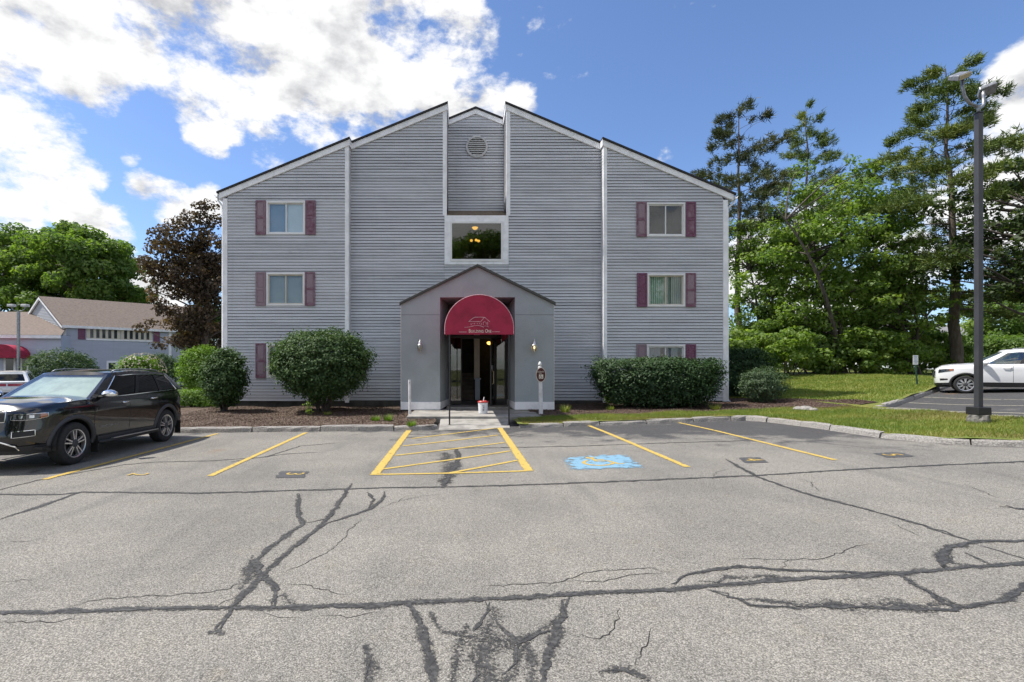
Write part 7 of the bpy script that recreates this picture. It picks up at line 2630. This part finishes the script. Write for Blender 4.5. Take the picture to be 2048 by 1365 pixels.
# window strip: ten panes in two frames, shutters at both ends
half = (WS0 + WS1) / 2
M['pane_dark'] = mat('dark_reflecting_pane', (0.03, 0.04, 0.045), 0.08, spec=0.8)
M['cream_frame'] = mat('cream_mullion', (0.62, 0.58, 0.48), 0.6)
for (a, b) in ((WS0, half - 0.12), (half + 0.12, WS1)):
    wf = abar(a - 0.1, b + 0.1, WZ0, WZ1, 'window', M['cream_frame'], 0.06, 0.05)
    abar(a - 0.14, b + 0.14, WZ1 + 0.002, WZ1 + 0.12, 'lintel', M['trim'], 0.08, 0.08, wf)
    abar(a - 0.14, b + 0.14, WZ0 - 0.14, WZ0 - 0.002, 'sill', M['trim'], 0.08, 0.08, wf)
    n = 5
    for k in range(n):
        p0 = a + 0.05 + (b - a - 0.1) * k / n
        p1 = a + 0.05 + (b - a - 0.1) * (k + 1) / n
        abar(p0 + 0.11, p1 - 0.11, WZ0 + 0.08, WZ1 - 0.08, 'pane', M['pane_dark'], 0.075, 0.02, wf)
abar(WS0 - 0.75, WS0 - 0.2, WZ0 - 0.1, WZ1 + 0.08, 'shutter', M['shutter_d'], 0.09, 0.06)
abar(WS1 + 0.2, WS1 + 0.75, WZ0 - 0.1, WZ1 + 0.08, 'shutter', M['shutter_d'], 0.09, 0.06)
for (pa, pb, z0_, z1_) in ((213, 256, 0.9, zat(722, 48)), (346, 358, 0.15, zat(724, 53))):
    a, b = s_at(pa), s_at(pb)
    wf = abar(a, b, z0_, z1_, 'window', M['trim'], 0.06, 0.05)
    n = 2 if pb - pa > 30 else 1
    for k in range(n):
        p0, p1 = a + (b - a) * k / n, a + (b - a) * (k + 1) / n
        abar(p0 + 0.16, p1 - 0.16, z0_ + 0.2, z1_ - 0.2, 'pane', M['pane_dark'], 0.075, 0.02, wf)

# low wing with its own canopy
wing = empty('annex_wing', (A0.x - 6, A0.y - 1.2, 0), 'low wing of the annex with tan roof and a burgundy door canopy', 'building')
u2 = Vector((-1, -0.12, 0)).normalized()
n2 = Vector((u2.y, -u2.x, 0))
if n2.y > 0:
    n2 = -n2
B0 = Vector((xat(122, 45), 45, 0))
WEZ = zat(671, 45)
WRZ = zat(626, 50)


def bp(s, t, z):
    p = B0 + u2 * s - n2 * t
    return (p.x, p.y, z)


MB().add([bp(0, 0, 0), bp(16, 0, 0), bp(16, 0, WEZ), bp(0, 0, WEZ), bp(0, 8, 0), bp(0, 8, WEZ)], [(3, 2, 1, 0), (0, 4, 5, 3)]).build('wall', M['siding_b'], wing)
MB().add([bp(-0.2, -0.3, WEZ), bp(16, -0.3, WEZ), bp(16, 5, WRZ), bp(1.6, 5, WRZ), bp(-0.2, -0.3, WEZ - 0.12), bp(16, -0.3, WEZ - 0.12)], [(3, 2, 1, 0), (0, 1, 5, 4), (0, 3, 4)]).build('roof', M['tan_roof'], wing)
MB().add([bp(-0.2, -0.33, WEZ - 0.30), bp(16, -0.33, WEZ - 0.30), bp(16, -0.33, WEZ - 0.02), bp(-0.2, -0.33, WEZ - 0.02)], [(3, 2, 1, 0)]).add([bp(-0.2, -0.33, WEZ - 0.30), bp(16, -0.33, WEZ - 0.30), bp(16, 0, WEZ - 0.30), bp(-0.2, 0, WEZ - 0.30)], [(0, 1, 2, 3)]).build('eave_board', M['trim'], wing)


def s2_at(px):
    k = (px - CX) / FPX
    return (k * B0.y - B0.x) / (u2.x - k * u2.y)


for (pa, pb) in ((8, 32), (41, 58)):
    a, b = sorted((s2_at(pa), s2_at(pb)))
    df = MB().add([bp(a, -0.05, 0.1), bp(b, -0.05, 0.1), bp(b, -0.05, 3.0), bp(a, -0.05, 3.0)], [(3, 2, 1, 0)]).build('door', M['trim'], wing)
    MB().add([bp(a + 0.18, -0.07, 0.4), bp(b - 0.18, -0.07, 0.4), bp(b - 0.18, -0.07, 2.75), bp(a + 0.18, -0.07, 2.75)], [(3, 2, 1, 0)]).build('pane', M['pane_dark'], df)
ca, cb_ = sorted((s2_at(-2), s2_at(62)))
cz0, cz1 = zat(717, 44), zat(690, 44)
can = MB()
arc_ = [((ca + cb_) / 2 + (cb_ - ca) / 2 * math.cos(t), cz0 + 0.2 + (cz1 - cz0 - 0.2) * math.sin(t)) for t in np.linspace(0, math.pi, 21)]
arc_ = [(cb_, cz0)] + arc_ + [(ca, cz0)]
can.grid([[bp(s, -0.02, z) for s, z in arc_], [bp(s, -1.6, z) for s, z in arc_]])
can.add([bp(s, -1.6, z) for s, z in arc_] + [bp((ca + cb_) / 2, -1.6, cz0)], [(i, i + 1, len(arc_)) for i in range(len(arc_) - 1)])
can.build('canopy', M['canvas'], wing)

# ------------------------------------------------------------------ glimpses beyond the wood
Yh = 66.0
hx0, hx1 = xat(1895, Yh), xat(2005, Yh)
hzb = 1.2
house = empty('grey_house', ((hx0 + hx1) / 2, Yh, hzb), 'pale grey house glimpsed between the trunks beyond the wood', 'house')
MB().box(hx0, hx1, Yh, Yh + 7, hzb, zat(672, Yh)).build('wall', mat('pale_grey_siding', (0.45, 0.46, 0.48), 0.8, var=0.05), house)
ez, rz2 = zat(672, Yh), zat(645, Yh)
MB().add([(hx0 - .3, Yh - .4, ez - .1), (hx1 + .3, Yh - .4, ez - .1), (hx1 + .3, Yh + 3.5, rz2), (hx0 - .3, Yh + 3.5, rz2), (hx0 - .3, Yh + 7.4, ez - .1), (hx1 + .3, Yh + 7.4, ez - .1)], [(0, 1, 2, 3), (3, 2, 5, 4)]).build('roof', mat('grey_roof_shingle', (0.22, 0.22, 0.23), 0.9, var=0.1), house)
for k in range(3):
    xw = hx0 + 1.2 + k * 2.2
    MB().box(xw, xw + 0.9, Yh - 0.04, Yh - 0.01, zat(700, Yh), zat(683, Yh)).build('window', M['pane_dark'], house)
Yw = 50.0
for k, (y0, y1, lab) in enumerate(((604, 600, 'highest of the overhead wires at the right edge'), (616, 611, 'middle overhead wire at the right edge'), (621, 617, 'overhead wire just under the middle one at the right edge'), (629, 627, 'lowest of the overhead wires at the right edge'))):
    a, b = at(1900, y0, Yw), at(2250, y1, Yw - 1)
    pts = [(lerp(a[0], b[0], t), lerp(a[1], b[1], t), lerp(a[2], b[2], t) - 0.35 * math.sin(math.pi * t)) for t in np.linspace(0, 1, 12)]
    o = MB().tube(pts, 0.028, 4).build('overhead_wire', M['black_plastic'])
    tag(o, lab, 'wire', 'overhead wires')
